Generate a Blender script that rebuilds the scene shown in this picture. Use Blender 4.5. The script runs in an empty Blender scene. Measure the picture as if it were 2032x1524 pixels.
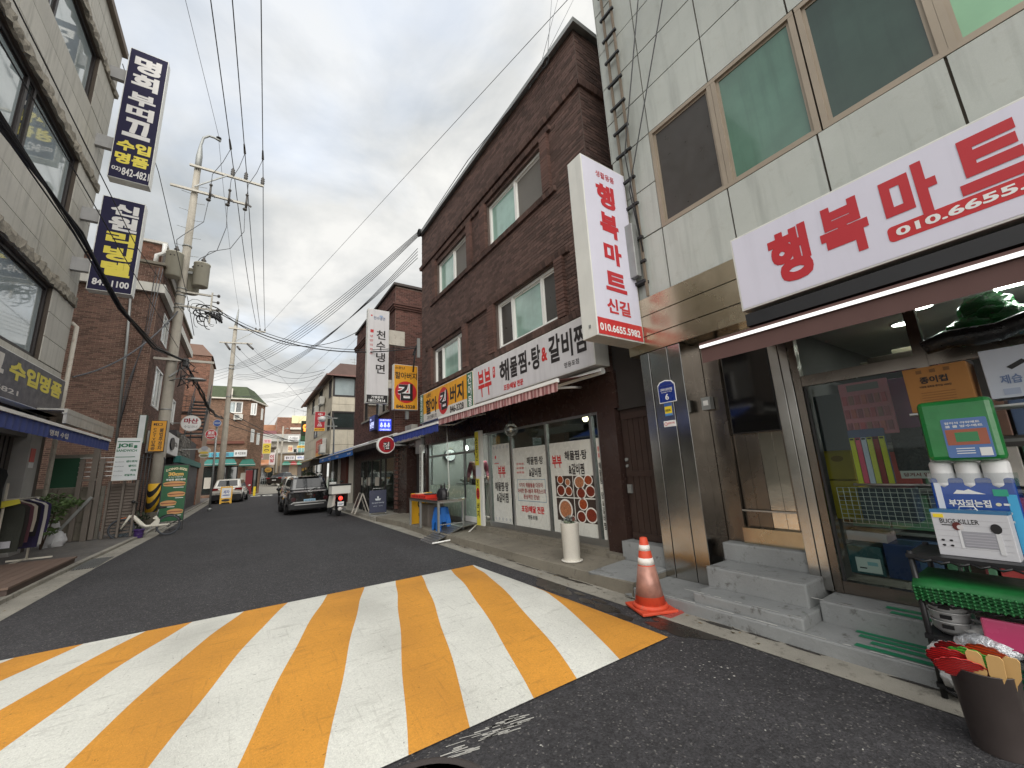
import bpy, bmesh, math, random
from mathutils import Vector, Matrix, noise
random.seed(11)
rad = math.radians
scene = bpy.context.scene
COL = scene.collection

# ---------------------------------------------------------------- camera
cd = bpy.data.cameras.new('camera')
cam = bpy.data.objects.new('camera', cd)
COL.objects.link(cam)
FPX, PCX, PCY, EYE = 780.0, 1016.0, 762.0, 1.5
_Z = Vector((830 - PCX, -2944 - PCY, FPX)).normalized()
_Y = Vector((485 - PCX, 957 - PCY, FPX))
_Y = (_Y - _Z * _Y.dot(_Z)).normalized()
_X = _Y.cross(_Z)
C2W = Matrix((_X, _Y, _Z))
cr, cu_, cf = C2W @ Vector((1, 0, 0)), C2W @ Vector((0, -1, 0)), C2W @ Vector((0, 0, 1))
m = Matrix((cr, cu_, -cf)).transposed().to_4x4()
m.translation = Vector((0, 0, EYE))
cam.matrix_world = m
cd.sensor_width = 36.0
cd.lens = FPX / 2032 * 36
cd.clip_start = 0.05
cd.clip_end = 3000
scene.camera = cam

# ---------------------------------------------------------------- sky, sun, exposure
SUN_EL, SUN_AZ = 34, 190         # azimuth measured from the street axis towards its right side
world = bpy.data.worlds.new('World')
scene.world = world
world.use_nodes = True
wn, wl = world.node_tree.nodes, world.node_tree.links
wn.clear()
def W(t, **k):
    n = wn.new(t)
    for a, b in k.items():
        setattr(n, a, b)
    return n
wo = W('ShaderNodeOutputWorld'); bg = W('ShaderNodeBackground')
sky = W('ShaderNodeTexSky', sky_type='NISHITA', sun_disc=False)
sky.sun_elevation = rad(SUN_EL); sky.sun_rotation = rad(SUN_AZ)
sky.air_density = 1.0; sky.dust_density = 2.0
tc = W('ShaderNodeTexCoord'); sx = W('ShaderNodeSeparateXYZ')
wl.new(tc.outputs['Generated'], sx.inputs[0])
def MA(op, a, b=None, clamp=False):
    n = W('ShaderNodeMath', operation=op); n.use_clamp = clamp
    for i, v in enumerate((a, b)):
        if v is None: continue
        if isinstance(v, (int, float)): n.inputs[i].default_value = v
        else: wl.new(v, n.inputs[i])
    return n.outputs[0]
zz = MA('ADD', MA('MAXIMUM', sx.outputs[2], 0.0), 0.22)
cxy = W('ShaderNodeCombineXYZ')
wl.new(MA('DIVIDE', sx.outputs[0], zz), cxy.inputs[0]); wl.new(MA('DIVIDE', sx.outputs[1], zz), cxy.inputs[1])
def NZ(scale, detail, rough, dist, off):
    mp = W('ShaderNodeMapping'); mp.inputs['Location'].default_value = (off, off * .7, off * .3)
    wl.new(cxy.outputs[0], mp.inputs[0])
    n = W('ShaderNodeTexNoise'); n.inputs['Scale'].default_value = scale; n.inputs['Detail'].default_value = detail
    n.inputs['Roughness'].default_value = rough; n.inputs['Distortion'].default_value = dist
    wl.new(mp.outputs[0], n.inputs['Vector'])
    return n.outputs['Fac']
def RAMP(fac, stops):
    n = W('ShaderNodeValToRGB'); wl.new(fac, n.inputs[0])
    e = n.color_ramp.elements
    while len(e) < len(stops): e.new(.5)
    for el, (p, c) in zip(e, stops):
        el.position = p; el.color = (*c, 1) if len(c) == 3 else c
    return n.outputs[0]
def WMIX(f, a, b):
    n = W('ShaderNodeMix', data_type='RGBA')
    wl.new(f, n.inputs[0])
    for i, v in ((6, a), (7, b)):
        if isinstance(v, tuple): n.inputs[i].default_value = (*v, 1)
        else: wl.new(v, n.inputs[i])
    return n.outputs[2]
body = RAMP(NZ(2.1, 9, .55, .25, 4.3), [(.34, (1.72, 1.82, 1.87)), (.44, (2.1, 2.17, 2.19)), (.53, (2.58, 2.6, 2.56)), (.62, (3.12, 3.1, 3.0))])
gaps = RAMP(NZ(1.5, 6, .5, .25, 17.0), [(.54, (0, 0, 0)), (.74, (.38, .38, .38))])
blue = W('ShaderNodeMix', data_type='RGBA'); blue.blend_type = 'ADD'; blue.inputs[0].default_value = 1
wl.new(sky.outputs[0], blue.inputs[6]); blue.inputs[7].default_value = (1.4, 1.5, 1.56, 1)
cloudy = WMIX(gaps, body, blue.outputs[2])
hz = MA('POWER', MA('SUBTRACT', 1.0, MA('MULTIPLY', MA('MAXIMUM', sx.outputs[2], 0.0), 2.2, True), True), 2.0)
hzs = MA('MULTIPLY', hz, .75)
wl.new(WMIX(hzs, cloudy, (3.05, 2.99, 2.78)), bg.inputs[0])
bg.inputs[1].default_value = 0.1
wl.new(bg.outputs[0], wo.inputs[0])

sd = bpy.data.lights.new('sun', 'SUN')
sd.energy = 1.5; sd.angle = rad(95); sd.color = (1.0, .965, .91)
sun = bpy.data.objects.new('sun', sd); COL.objects.link(sun)
sdir = Vector((math.sin(rad(SUN_AZ)) * math.cos(rad(SUN_EL)), math.cos(rad(SUN_AZ)) * math.cos(rad(SUN_EL)), math.sin(rad(SUN_EL))))
sun.rotation_euler = sdir.to_track_quat('Z', 'Y').to_euler()
vs = scene.view_settings
vs.view_transform = 'Standard'; vs.look = 'None'; vs.exposure = 1.62; vs.gamma = 1; vs.use_curve_mapping = False
scene.cycles.max_bounces = 6
scene.cycles.transparent_max_bounces = 12
scene.cycles.caustics_reflective = False
scene.cycles.caustics_refractive = False

# ---------------------------------------------------------------- reading points off the plan
def ray(px, py): return C2W @ Vector((px - PCX, py - PCY, FPX))
def GX(px, py, X): r = ray(px, py); return Vector((0, 0, EYE)) + r * (X / r.x)
def GY(px, py, Y): r = ray(px, py); return Vector((0, 0, EYE)) + r * (Y / r.y)
def GZ(px, py, z=0.): r = ray(px, py); return Vector((0, 0, EYE)) + r * ((z - EYE) / r.z)

# ---------------------------------------------------------------- materials
def S(r, g, b):
    f = lambda v: (v / 255 / 12.92) if v / 255 <= .04045 else ((v / 255 + .055) / 1.055) ** 2.4
    return (f(r), f(g), f(b))
class NT:
    def __init__(s, name):
        s.m = bpy.data.materials.new(name); s.m.use_nodes = True
        s.n, s.l = s.m.node_tree.nodes, s.m.node_tree.links
        s.n.clear(); s.out = s.n.new('ShaderNodeOutputMaterial')
    def add(s, t, ins=None, **k):
        n = s.n.new(t)
        for a, b in k.items(): setattr(n, a, b)
        for a, b in (ins or {}).items():
            if hasattr(b, 'is_output') or isinstance(b, bpy.types.NodeSocket): s.l.new(b, n.inputs[a])
            elif isinstance(b, tuple) and len(b) == 3 and n.inputs[a].type == 'RGBA': n.inputs[a].default_value = (*b, 1)
            else: n.inputs[a].default_value = b
        return n
    def noise(s, scale, detail=3, rough=.5, vec=None, dist=0):
        i = {'Scale': scale, 'Detail': detail, 'Roughness': rough, 'Distortion': dist}
        if vec: i['Vector'] = vec
        return s.add('ShaderNodeTexNoise', i).outputs['Fac']
    def mr(s, f, a, b, c, d):
        return s.add('ShaderNodeMapRange', {0: f, 1: a, 2: b, 3: c, 4: d}).outputs[0]
    def math(s, op, a, b=0.): return s.add('ShaderNodeMath', {0: a, 1: b}, operation=op).outputs[0]
    def mix(s, f, a, b, mode='MIX'):
        return s.add('ShaderNodeMix', {0: f, 6: a if not isinstance(a, tuple) else (*a, 1), 7: b if not isinstance(b, tuple) else (*b, 1)}, data_type='RGBA', blend_type=mode).outputs[2]
def mat(name, c, rough=.7, metal=0., var=.12, vs=2.5, bump=0., bs=60, streak=0., spots=0., spotcol=None, rnd=0., spec=.5, coat=0., emit=0., grain=0.):
    t = NT(name)
    co = t.add('ShaderNodeTexCoord').outputs['Object']
    f = t.mr(t.noise(vs, 5, .6, co), .25, .75, 1 - var, 1 + var)
    if rnd:
        isl = t.add('ShaderNodeNewGeometry').outputs['Random Per Island']
        orn = t.add('ShaderNodeObjectInfo').outputs['Random']
        r = t.math('FRACT', t.math('ADD', isl, orn))
        f = t.math('MULTIPLY', f, t.mr(r, 0, 1, 1 - rnd, 1 + rnd))
    if grain:
        f = t.math('MULTIPLY', f, t.mr(t.noise(260, 2, .7, co), .3, .7, 1 - grain, 1 + grain))
    col = t.mix(1., c, t.add('ShaderNodeCombineColor', {0: f, 1: f, 2: f}).outputs[0], 'MULTIPLY')
    if streak:
        mp = t.add('ShaderNodeMapping', {0: co, 3: (5., 5., .35)}).outputs[0]
        sf = t.mr(t.noise(1.6, 5, .62, mp), .5, .75, 0, streak)
        col = t.mix(sf, col, tuple(v * .42 for v in c))
    if spots:
        sf = t.mr(t.noise(9, 6, .72, co), .56, .68, 0, spots)
        col = t.mix(sf, col, spotcol or tuple(v * .4 for v in c))
    ins = {'Base Color': col, 'Roughness': rough, 'Metallic': metal, 'Specular IOR Level': spec, 'Coat Weight': coat}
    if rough < .6 and not metal:
        ins['Roughness'] = t.mr(t.noise(7, 3, .6, co), .3, .7, max(.02, rough * .75), rough * 1.25)
    if emit: ins['Emission Color'] = col; ins['Emission Strength'] = emit
    if bump:
        ins['Normal'] = t.add('ShaderNodeBump', {'Height': t.noise(bs, 4, .65, co), 'Strength': bump, 'Distance': .02}).outputs[0]
    b = t.add('ShaderNodeBsdfPrincipled', ins)
    t.l.new(b.outputs[0], t.out.inputs[0])
    return t.m
def tracks(t, co):                      # worn wheel paths along the street, broken up by noise
    x = t.add('ShaderNodeSeparateXYZ', {0: co}).outputs[0]
    w = t.math('POWER', t.math('ADD', t.math('MULTIPLY', t.math('COSINE', t.math('MULTIPLY', t.math('ADD', x, t.math('MULTIPLY', t.noise(.35, 2, .5, co), .6)), 4.2)), .5), .5), 3.)
    return t.math('MULTIPLY', w, t.mr(t.noise(.9, 5, .65, co), .3, .7, .2, 1.))
def asphalt(name, c):
    t = NT(name); co = t.add('ShaderNodeTexCoord').outputs['Object']
    f = t.math('MULTIPLY', t.mr(t.noise(.45, 4, .6, co), .3, .7, .86, 1.14), t.mr(t.noise(7, 6, .65, co), .3, .7, .84, 1.16))
    v = t.add('ShaderNodeTexVoronoi', {'Vector': co, 'Scale': 95.}); sp = t.add('ShaderNodeSeparateColor', {0: v.outputs['Color']}).outputs[0]
    f = t.math('MULTIPLY', f, t.mr(sp, 0, 1, .62, 1.4))
    v2 = t.add('ShaderNodeTexVoronoi', {'Vector': co, 'Scale': 34.}); s2 = t.add('ShaderNodeSeparateColor', {0: v2.outputs['Color']}).outputs[1]
    f = t.math('MULTIPLY', f, t.mr(s2, 0, 1, .86, 1.16))
    f = t.math('MULTIPLY', f, t.math('ADD', 1., t.math('MULTIPLY', tracks(t, co), .13)))
    col = t.mix(1., c, t.add('ShaderNodeCombineColor', {0: f, 1: f, 2: f}).outputs[0], 'MULTIPLY')
    col = t.mix(t.math('MULTIPLY', t.mr(sp, .95, .98, 0, 1), .35), col, S(150, 147, 140))
    col = t.mix(t.mr(t.noise(1.3, 6, .7, co), .6, .75, 0, .5), col, tuple(q * .6 for q in c))
    h = t.math('ADD', t.math('MULTIPLY', v.outputs['Distance'], .6), t.noise(160, 3, .6, co))
    nb = t.add('ShaderNodeBump', {'Height': h, 'Strength': .55, 'Distance': .012}).outputs[0]
    b = t.add('ShaderNodeBsdfPrincipled', {'Base Color': col, 'Roughness': .82, 'Normal': nb, 'Specular IOR Level': .35}); t.l.new(b.outputs[0], t.out.inputs[0]); return t.m
def roadpaint(name, c, dirt):
    t = NT(name); co = t.add('ShaderNodeTexCoord').outputs['Object']
    f = t.math('MULTIPLY', t.mr(t.noise(1.6, 5, .6, co), .3, .7, .9, 1.08), t.mr(t.noise(70, 3, .7, co), .3, .7, .86, 1.12))
    col = t.mix(1., c, t.add('ShaderNodeCombineColor', {0: f, 1: f, 2: f}).outputs[0], 'MULTIPLY')
    mp = t.add('ShaderNodeMapping', {0: co, 2: (0, 0, .28), 3: (34., 2.2, 1.)}).outputs[0]
    col = t.mix(t.mr(t.noise(1., 5, .7, mp), .58, .74, 0, .5), col, dirt)
    mp2 = t.add('ShaderNodeMapping', {0: co, 3: (1., 5., 1.)}).outputs[0]
    col = t.mix(t.mr(t.noise(3.2, 7, .72, mp2), .56, .72, 0, .55), col, dirt)
    col = t.mix(t.math('MULTIPLY', tracks(t, co), .38), col, dirt)
    col = t.mix(t.mr(t.noise(42, 4, .75, co), .645, .7, 0, .85), col, tuple(q * .45 for q in dirt))
    col = t.mix(t.mr(t.noise(15, 7, .75, co), .67, .71, 0, .8), col, S(78, 76, 76))
    nb = t.add('ShaderNodeBump', {'Height': t.noise(130, 4, .7, co), 'Strength': .5, 'Distance': .012}).outputs[0]
    b = t.add('ShaderNodeBsdfPrincipled', {'Base Color': col, 'Roughness': .75, 'Normal': nb, 'Specular IOR Level': .3}); t.l.new(b.outputs[0], t.out.inputs[0]); return t.m
def glass(name, tint=(.8, .86, .84), lo=.06, hi=.75, rough=.02, dirt=0.):
    t = NT(name)
    fr = t.add('ShaderNodeLayerWeight', {'Blend': .35}).outputs['Fresnel']
    f = t.mr(fr, 0, 1, lo, hi)
    tr = t.add('ShaderNodeBsdfTransparent', {0: tint}).outputs[0]
    gl = t.add('ShaderNodeBsdfGlossy', {0: (.9, .93, .93), 'Roughness': rough}).outputs[0]
    sh = t.add('ShaderNodeMixShader', {0: f, 1: tr, 2: gl}).outputs[0]
    if dirt:
        co = t.add('ShaderNodeTexCoord').outputs['Object']
        d = t.mr(t.noise(3, 5, .6, co), .35, .8, dirt * .4, dirt)
        sh = t.add('ShaderNodeMixShader', {0: d, 1: sh, 2: t.add('ShaderNodeBsdfDiffuse', {0: (.42, .43, .41)}).outputs[0]}).outputs[0]
    t.l.new(sh, t.out.inputs[0])
    return t.m
def steel(name, c, rough=.22, wave=.25):
    t = NT(name)
    co = t.add('ShaderNodeTexCoord').outputs['Object']
    mp = t.add('ShaderNodeMapping', {0: co, 3: (2., 2., 120.)}).outputs[0]
    br = t.noise(4, 2, .5, mp)
    f = t.mr(t.noise(2.2, 5, .6, co), .3, .7, .8, 1.12)
    col = t.mix(1., c, t.add('ShaderNodeCombineColor', {0: f, 1: f, 2: f}).outputs[0], 'MULTIPLY')
    h = t.math('ADD', t.math('MULTIPLY', t.noise(2.6, 2, .5, co), wave), t.math('MULTIPLY', br, .004))
    nb = t.add('ShaderNodeBump', {'Height': h, 'Strength': .35, 'Distance': .06}).outputs[0]
    b = t.add('ShaderNodeBsdfPrincipled', {'Base Color': col, 'Metallic': 1., 'Roughness': t.mr(t.noise(1.7, 4, .6, co), .3, .7, rough * .7, rough * 1.4), 'Normal': nb})
    t.l.new(b.outputs[0], t.out.inputs[0])
    return t.m
def emitter(name, c, s):
    t = NT(name)
    t.l.new(t.add('ShaderNodeEmission', {0: c, 1: s}).outputs[0], t.out.inputs[0])
    return t.m
_mc = {}
def paint(r, g, b, rough=.5, **k):          # plain painted / plastic colour given as it reads in daylight
    key = (r, g, b, rough, tuple(sorted(k.items())))
    if key not in _mc:
        _mc[key] = mat('paint_%02x%02x%02x' % (r, g, b), S(r, g, b), rough, var=k.pop('var', .07), **k)
    return _mc[key]

# ---------------------------------------------------------------- mesh helpers
LOCAL = set()
WM = {}
class Face:                                   # a flat face seen from outside: u to the viewer's right, v up, n towards the viewer
    def __init__(s, o, u, v=(0, 0, 1)):
        s.o, s.u, s.v = Vector(o), Vector(u).normalized(), Vector(v).normalized()
        s.n = s.u.cross(s.v)
    def p(s, x, y, d=0.): return s.o + s.u * x + s.v * y + s.n * d
    def at(s, x, y, d=0.): return Face(s.p(x, y, d), s.u, s.v)
def east(X, Y0, z0=0.): return Face((X, Y0, z0), (0, -1, 0))      # right-hand side of the street, looking at -X faces; x runs from Y0 down
def west(X, Y0, z0=0.): return Face((X, Y0, z0), (0, 1, 0))
def south(Y, X0, z0=0.): return Face((X0, Y, z0), (1, 0, 0))
class MB:
    def __init__(s): s.v, s.f, s.mi, s.sm = [], [], [], []
    def add(s, vs, fs, mi=0, smooth=False):
        k = len(s.v); s.v += [Vector(v) for v in vs]
        for f in fs: s.f.append([i + k for i in f]); s.mi.append(mi); s.sm.append(smooth)
        return s
    def hexa(s, p, mi=0, skip=()):            # 8 points: bottom ring 0-3, top ring 4-7
        fs = [(3, 2, 1, 0), (4, 5, 6, 7), (0, 1, 5, 4), (1, 2, 6, 5), (2, 3, 7, 6), (3, 0, 4, 7)]
        return s.add(p, [f for i, f in enumerate(fs) if i not in skip], mi)
    def box(s, x0, y0, z0, x1, y1, z1, mi=0):
        if x0 > x1: x0, x1 = x1, x0
        if y0 > y1: y0, y1 = y1, y0
        if z0 > z1: z0, z1 = z1, z0
        return s.hexa([(x0, y0, z0), (x1, y0, z0), (x1, y1, z0), (x0, y1, z0), (x0, y0, z1), (x1, y0, z1), (x1, y1, z1), (x0, y1, z1)], mi)
    def fbox(s, F, x0, y0, x1, y1, d0, d1, mi=0, back=True):
        p = F.p
        vs = [p(x0, y0, d1), p(x1, y0, d1), p(x1, y1, d1), p(x0, y1, d1), p(x0, y0, d0), p(x1, y0, d0), p(x1, y1, d0), p(x0, y1, d0)]
        fs = [(0, 1, 2, 3), (5, 1, 0, 4), (2, 6, 7, 3), (4, 0, 3, 7), (1, 5, 6, 2)]
        if back: fs.append((7, 6, 5, 4))
        return s.add(vs, fs, mi)
    def quad(s, F, x0, y0, x1, y1, d=0., mi=0):
        return s.add([F.p(x0, y0, d), F.p(x1, y0, d), F.p(x1, y1, d), F.p(x0, y1, d)], [(0, 1, 2, 3)], mi)
    def fpoly(s, F, pts, d0, d1, mi=0):       # prism of a 2-D outline (counter-clockwise) on a face
        n = len(pts)
        vs = [F.p(x, y, d1) for x, y in pts] + [F.p(x, y, d0) for x, y in pts]
        return s.add(vs, [list(range(n)), list(range(2 * n - 1, n - 1, -1))] + [(i, i + n, (i + 1) % n + n, (i + 1) % n) for i in range(n)], mi)
    def ell(s, F, cx, cy, rx, ry, d0, d1, n=28, mi=0):
        return s.fpoly(F, [(cx + rx * math.cos(2 * math.pi * i / n), cy + ry * math.sin(2 * math.pi * i / n)) for i in range(n)], d0, d1, mi)
    def tube(s, pts, r, n=6, mi=0, caps=True, smooth=True):
        pts = [Vector(p) for p in pts]; rs = r if isinstance(r, (list, tuple)) else [r] * len(pts)
        k = len(s.v); prev = None
        for i, p in enumerate(pts):
            d = (pts[min(i + 1, len(pts) - 1)] - pts[max(i - 1, 0)]).normalized()
            a = d.cross(Vector((0, 0, 1)))
            if a.length < .05: a = d.cross(Vector((0, 1, 0)))
            if prev is not None:
                a = prev - d * prev.dot(d)
            a.normalize(); prev = a; b = d.cross(a)
            for j in range(n):
                t = 2 * math.pi * j / n
                s.v.append(p + a * (math.cos(t) * rs[i]) + b * (math.sin(t) * rs[i]))
        for i in range(len(pts) - 1):
            for j in range(n):
                s.f.append([k + i * n + j, k + i * n + (j + 1) % n, k + (i + 1) * n + (j + 1) % n, k + (i + 1) * n + j]); s.mi.append(mi); s.sm.append(smooth)
        if caps:
            s.f.append([k + j for j in range(n)][::-1]); s.mi.append(mi); s.sm.append(False)
            s.f.append([k + (len(pts) - 1) * n + j for j in range(n)]); s.mi.append(mi); s.sm.append(False)
        return s
    def bar(s, a, b, w, h, mi=0):             # square bar from a to b
        a, b = Vector(a), Vector(b); d = (b - a).normalized()
        x = d.cross(Vector((0, 0, 1)))
        if x.length < .05: x = Vector((1, 0, 0))
        x.normalize(); y = x.cross(d).normalized() if abs(d.z) < .95 else d.cross(x).normalized()
        x *= w / 2; y *= h / 2
        return s.hexa([a - x - y, a + x - y, b + x - y, b - x - y, a - x + y, a + x + y, b + x + y, b - x + y], mi)
    def lathe(s, c, prof, n=20, mi=0, axis=(0, 0, 1), smooth=True):
        c = Vector(c); ax = Vector(axis).normalized()
        a = ax.cross(Vector((0, 1, 0)))
        if a.length < .1: a = ax.cross(Vector((1, 0, 0)))
        a.normalize(); b = ax.cross(a); k = len(s.v)
        for r, h in prof:
            for j in range(n):
                t = 2 * math.pi * j / n
                s.v.append(c + ax * h + a * (r * math.cos(t)) + b * (r * math.sin(t)))
        for i in range(len(prof) - 1):
            for j in range(n):
                s.f.append([k + i * n + j, k + i * n + (j + 1) % n, k + (i + 1) * n + (j + 1) % n, k + (i + 1) * n + j]); s.mi.append(mi); s.sm.append(smooth)
        closed = abs(prof[0][0] - prof[-1][0]) + abs(prof[0][1] - prof[-1][1]) < 1e-5
        for i, fl in ((0, True), (len(prof) - 1, False)):
            if prof[i][0] > 1e-4 and not closed:
                r = [k + i * n + j for j in range(n)]
                s.f.append(r[::-1] if fl else r); s.mi.append(mi); s.sm.append(False)
        return s
    def sphere(s, c, r, n=12, mi=0, sq=(1, 1, 1)):
        k = len(s.v); c = Vector(c); m_ = n // 2
        for i in range(m_ + 1):
            th = math.pi * i / m_
            for j in range(n):
                t = 2 * math.pi * j / n
                s.v.append(c + Vector((r * sq[0] * math.sin(th) * math.cos(t), r * sq[1] * math.sin(th) * math.sin(t), -r * sq[2] * math.cos(th))))
        for i in range(m_):
            for j in range(n):
                s.f.append([k + i * n + j, k + i * n + (j + 1) % n, k + (i + 1) * n + (j + 1) % n, k + (i + 1) * n + j]); s.mi.append(mi); s.sm.append(True)
        return s
    def lump(s, c, r, n=18, mi=0, amp=.2, seed=1, fr=2.6, flat=None):    # crumpled blob: a sphere pushed in and out by folded noise
        k = len(s.v); c = Vector(c); m_ = n // 2; of = Vector((seed * 3.7, seed * 1.3, seed * 2.1))
        for i in range(m_ + 1):
            th = math.pi * i / m_
            for j in range(n):
                t = 2 * math.pi * j / n
                d = Vector((math.sin(th) * math.cos(t), math.sin(th) * math.sin(t), -math.cos(th)))
                e = 1 + amp * (1 - 2 * abs(noise.noise(d * fr + of))) + amp * .5 * noise.noise(d * fr * 2.7 + of)
                p = Vector((d.x * r[0], d.y * r[1], d.z * r[2])) * e + c
                if flat is not None: p.z = max(p.z, flat)
                s.v.append(p)
        for i in range(m_):
            for j in range(n):
                s.f.append([k + i * n + j, k + i * n + (j + 1) % n, k + (i + 1) * n + (j + 1) % n, k + (i + 1) * n + j]); s.mi.append(mi); s.sm.append(True)
        return s
    def build(s, name, mats, parent=None, bevel=0., label=None, cat=None, group=None, kind=None, solid=0.):
        me = bpy.data.meshes.new(name)
        me.from_pydata([tuple(v) for v in s.v], [], s.f)
        for mm in (mats if isinstance(mats, (list, tuple)) else [mats]): me.materials.append(mm)
        me.polygons.foreach_set('material_index', s.mi)
        me.polygons.foreach_set('use_smooth', s.sm)
        me.update()
        o = link(name, me, parent)
        if bevel:
            b = o.modifiers.new('bevel', 'BEVEL'); b.width = bevel; b.segments = 2; b.limit_method = 'ANGLE'; b.angle_limit = rad(40)
        if solid:
            b = o.modifiers.new('thickness', 'SOLIDIFY'); b.thickness = solid; b.offset = 0
        tag(o, label, cat, group, kind)
        return o
def link(name, me, parent=None):
    o = bpy.data.objects.new(name, me); COL.objects.link(o)
    if parent is not None:
        o.parent = parent
        if parent in LOCAL: LOCAL.add(o)
        elif parent in WM: o.matrix_parent_inverse = WM[parent].inverted()
    return o
def tag(o, label=None, cat=None, group=None, kind=None):
    for k, v in (('label', label), ('category', cat), ('group', group), ('kind', kind)):
        if v: o[k] = v
    return o
def thing(name, label, cat, loc, rz=0., group=None, local=False):
    o = bpy.data.objects.new(name, None); COL.objects.link(o)
    o.empty_display_size = .2
    o.location = loc; o.rotation_euler = (0, 0, rz)
    mw = Matrix.Translation(Vector(loc)) @ Matrix.Rotation(rz, 4, 'Z')
    if local: LOCAL.add(o)
    else: WM[o] = mw
    return tag(o, label, cat, group)
def copy_tree(o, parent=None):
    c = o.copy(); COL.objects.link(c)
    if parent is not None: c.parent = parent
    if o in LOCAL: LOCAL.add(c)
    if o in WM: WM[c] = WM[o]
    for ch in list(o.children): copy_tree(ch, c)
    return c
def dup(o, loc, rz=None, label=None, group=None):
    c = copy_tree(o); c.location = loc
    if rz is not None: c.rotation_euler = (0, 0, rz)
    return tag(c, label, None, group)
_cu = bpy.data.curves.new('lettering', 'FONT')
_co = bpy.data.objects.new('lettering', _cu)
_tc = {}
def glyphs(body, bold, space, line):
    key = (body, bold, space, line)
    if key not in _tc:
        _cu.body = body; _cu.offset = min(bold, .012); _cu.space_character = space; _cu.space_line = line; _cu.align_x = 'CENTER'; _cu.resolution_u = 3
        me = _co.to_mesh()
        vs = [v.co.copy() for v in me.vertices]; fs = [list(p.vertices) for p in me.polygons]
        _co.to_mesh_clear()
        ex = bold - .012; n = len(vs); v0, f0 = list(vs), list(fs)
        if ex > .002:                          # heavier strokes: the thin letter repeated round a small square, each a hair above the last
            for k in range(8 if ex > .02 else 4):
                ca, sa = ((1, 1), (-1, 1), (-1, -1), (1, -1), (1, 0), (0, 1), (-1, 0), (0, -1))[k]
                vs += [v + Vector((ca * ex, sa * ex, (k + 1) * 1e-4)) for v in v0]; fs += [[i + n * (k + 1) for i in f] for f in f0]
        _tc[key] = (vs, fs)
    return _tc[key]
def text(body, F, x0, y0, x1, y1, m_, parent, bold=.02, d=.003, keep=False, slant=0., space=1., line=1., arc=0., mb=None, name='lettering', mirror=False):
    vs, fs = glyphs(body, bold, space, line)
    if not vs: return None
    ax, bx = min(v.x for v in vs), max(v.x for v in vs); ay, by = min(v.y for v in vs), max(v.y for v in vs)
    sx_, sy_ = (x1 - x0) / max(bx - ax, 1e-6), (y1 - y0) / max(by - ay, 1e-6)
    ox = x0
    if keep:
        sx_ = min(sx_, sy_); sy_ = sx_; ox = (x0 + x1) / 2 - (bx - ax) * sx_ / 2
    out = []
    for v in vs:
        x, y = ox + (v.x - ax) * sx_, y0 + (v.y - ay) * sy_
        if mirror: x = x0 + x1 - x
        x += (y - y0) * slant
        if arc: y += arc * (1 - ((x - (x0 + x1) / 2) / ((x1 - x0) / 2)) ** 2)
        out.append(F.p(x, y, d + v.z))
    t = mb or MB()
    if mb is not None: return t.add(out, fs, m_)
    return t.add(out, fs).build(name, m_, parent)
def sheet(pts, z=None, name='sheet', m_=None, **k):
    t = MB(); t.add([(p[0], p[1], z) if z is not None else p for p in pts], [list(range(len(pts)))])
    return t.build(name, m_, **k)
def sag(p0, p1, s, n=12):
    p0, p1 = Vector(p0), Vector(p1)
    return [p0.lerp(p1, i / n) + Vector((0, 0, -s * 4 * (i / n) * (1 - i / n))) for i in range(n + 1)]
# ---------------------------------------------------------------- shared materials
ASPH = asphalt('asphalt', S(58, 57, 59))
GROUND = mat('ground_concrete', S(120, 117, 110), .9, var=.15, vs=.2)
CONC = mat('concrete', S(146, 142, 132), .9, var=.25, vs=1.4, grain=.25, bump=.3, bs=70, spots=.75, spotcol=S(80, 75, 67))
CONCD = mat('concrete_dark', S(122, 116, 104), .9, var=.25, vs=1.8, grain=.2, bump=.3, bs=60, spots=.6, spotcol=S(62, 57, 50))
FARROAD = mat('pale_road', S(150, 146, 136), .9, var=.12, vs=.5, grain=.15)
PAVEL = mat('left_pavement', S(96, 93, 90), .9, var=.3, vs=1.1, grain=.3, spots=.7, spotcol=S(136, 124, 108))
GREYP = mat('grey_floor_paint', S(136, 138, 138), .6, var=.16, vs=2.2, bump=.3, bs=25, spots=.8, spotcol=S(80, 78, 74), grain=.1)
WPAINT = roadpaint('white_road_paint', S(214, 214, 206), S(150, 148, 140))
YPAINT = roadpaint('yellow_road_paint', S(210, 147, 58), S(150, 104, 50))
def brick_mat(n, c): return mat(n, c, .85, var=.2, vs=1.2, rnd=.36, grain=.25, bump=.4, bs=90, streak=.25)
BRK1 = brick_mat('dark_brown_brick', S(90, 69, 62)); MOR1 = mat('dark_mortar', S(96, 84, 78), .95, var=.2, grain=.15)
BRK2 = brick_mat('red_brown_brick', S(98, 66, 58)); MOR2 = mat('pale_mortar', S(140, 122, 112), .95, var=.15)
BRK3 = brick_mat('brown_brick', S(112, 86, 75)); MOR3 = mat('sand_mortar', S(180, 162, 142), .95, var=.15)
BRK4 = brick_mat('orange_brick', S(124, 88, 72)); MOR4 = mat('grey_mortar', S(160, 140, 125), .95)
BRK5 = brick_mat('tan_brick', S(126, 98, 80)); MOR5 = mat('beige_mortar', S(168, 146, 126), .95)
PANEL = mat('grey_stone_panel', S(176, 180, 174), .45, var=.1, vs=1.2, rnd=.06, streak=.38, grain=.06, spots=.15, spotcol=S(130, 120, 104))
PANELD = mat('panel_joint', S(84, 76, 68), .95)
PANELL = mat('left_panel', S(184, 181, 172), .75, var=.12, vs=1.1, rnd=.05, streak=.55, grain=.05, spots=.12)
LEDGE = mat('stained_ledge', S(140, 134, 122), .95, var=.3, vs=5, grain=.3, bump=.8, bs=18, spots=.9, spotcol=S(66, 58, 48))
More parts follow.
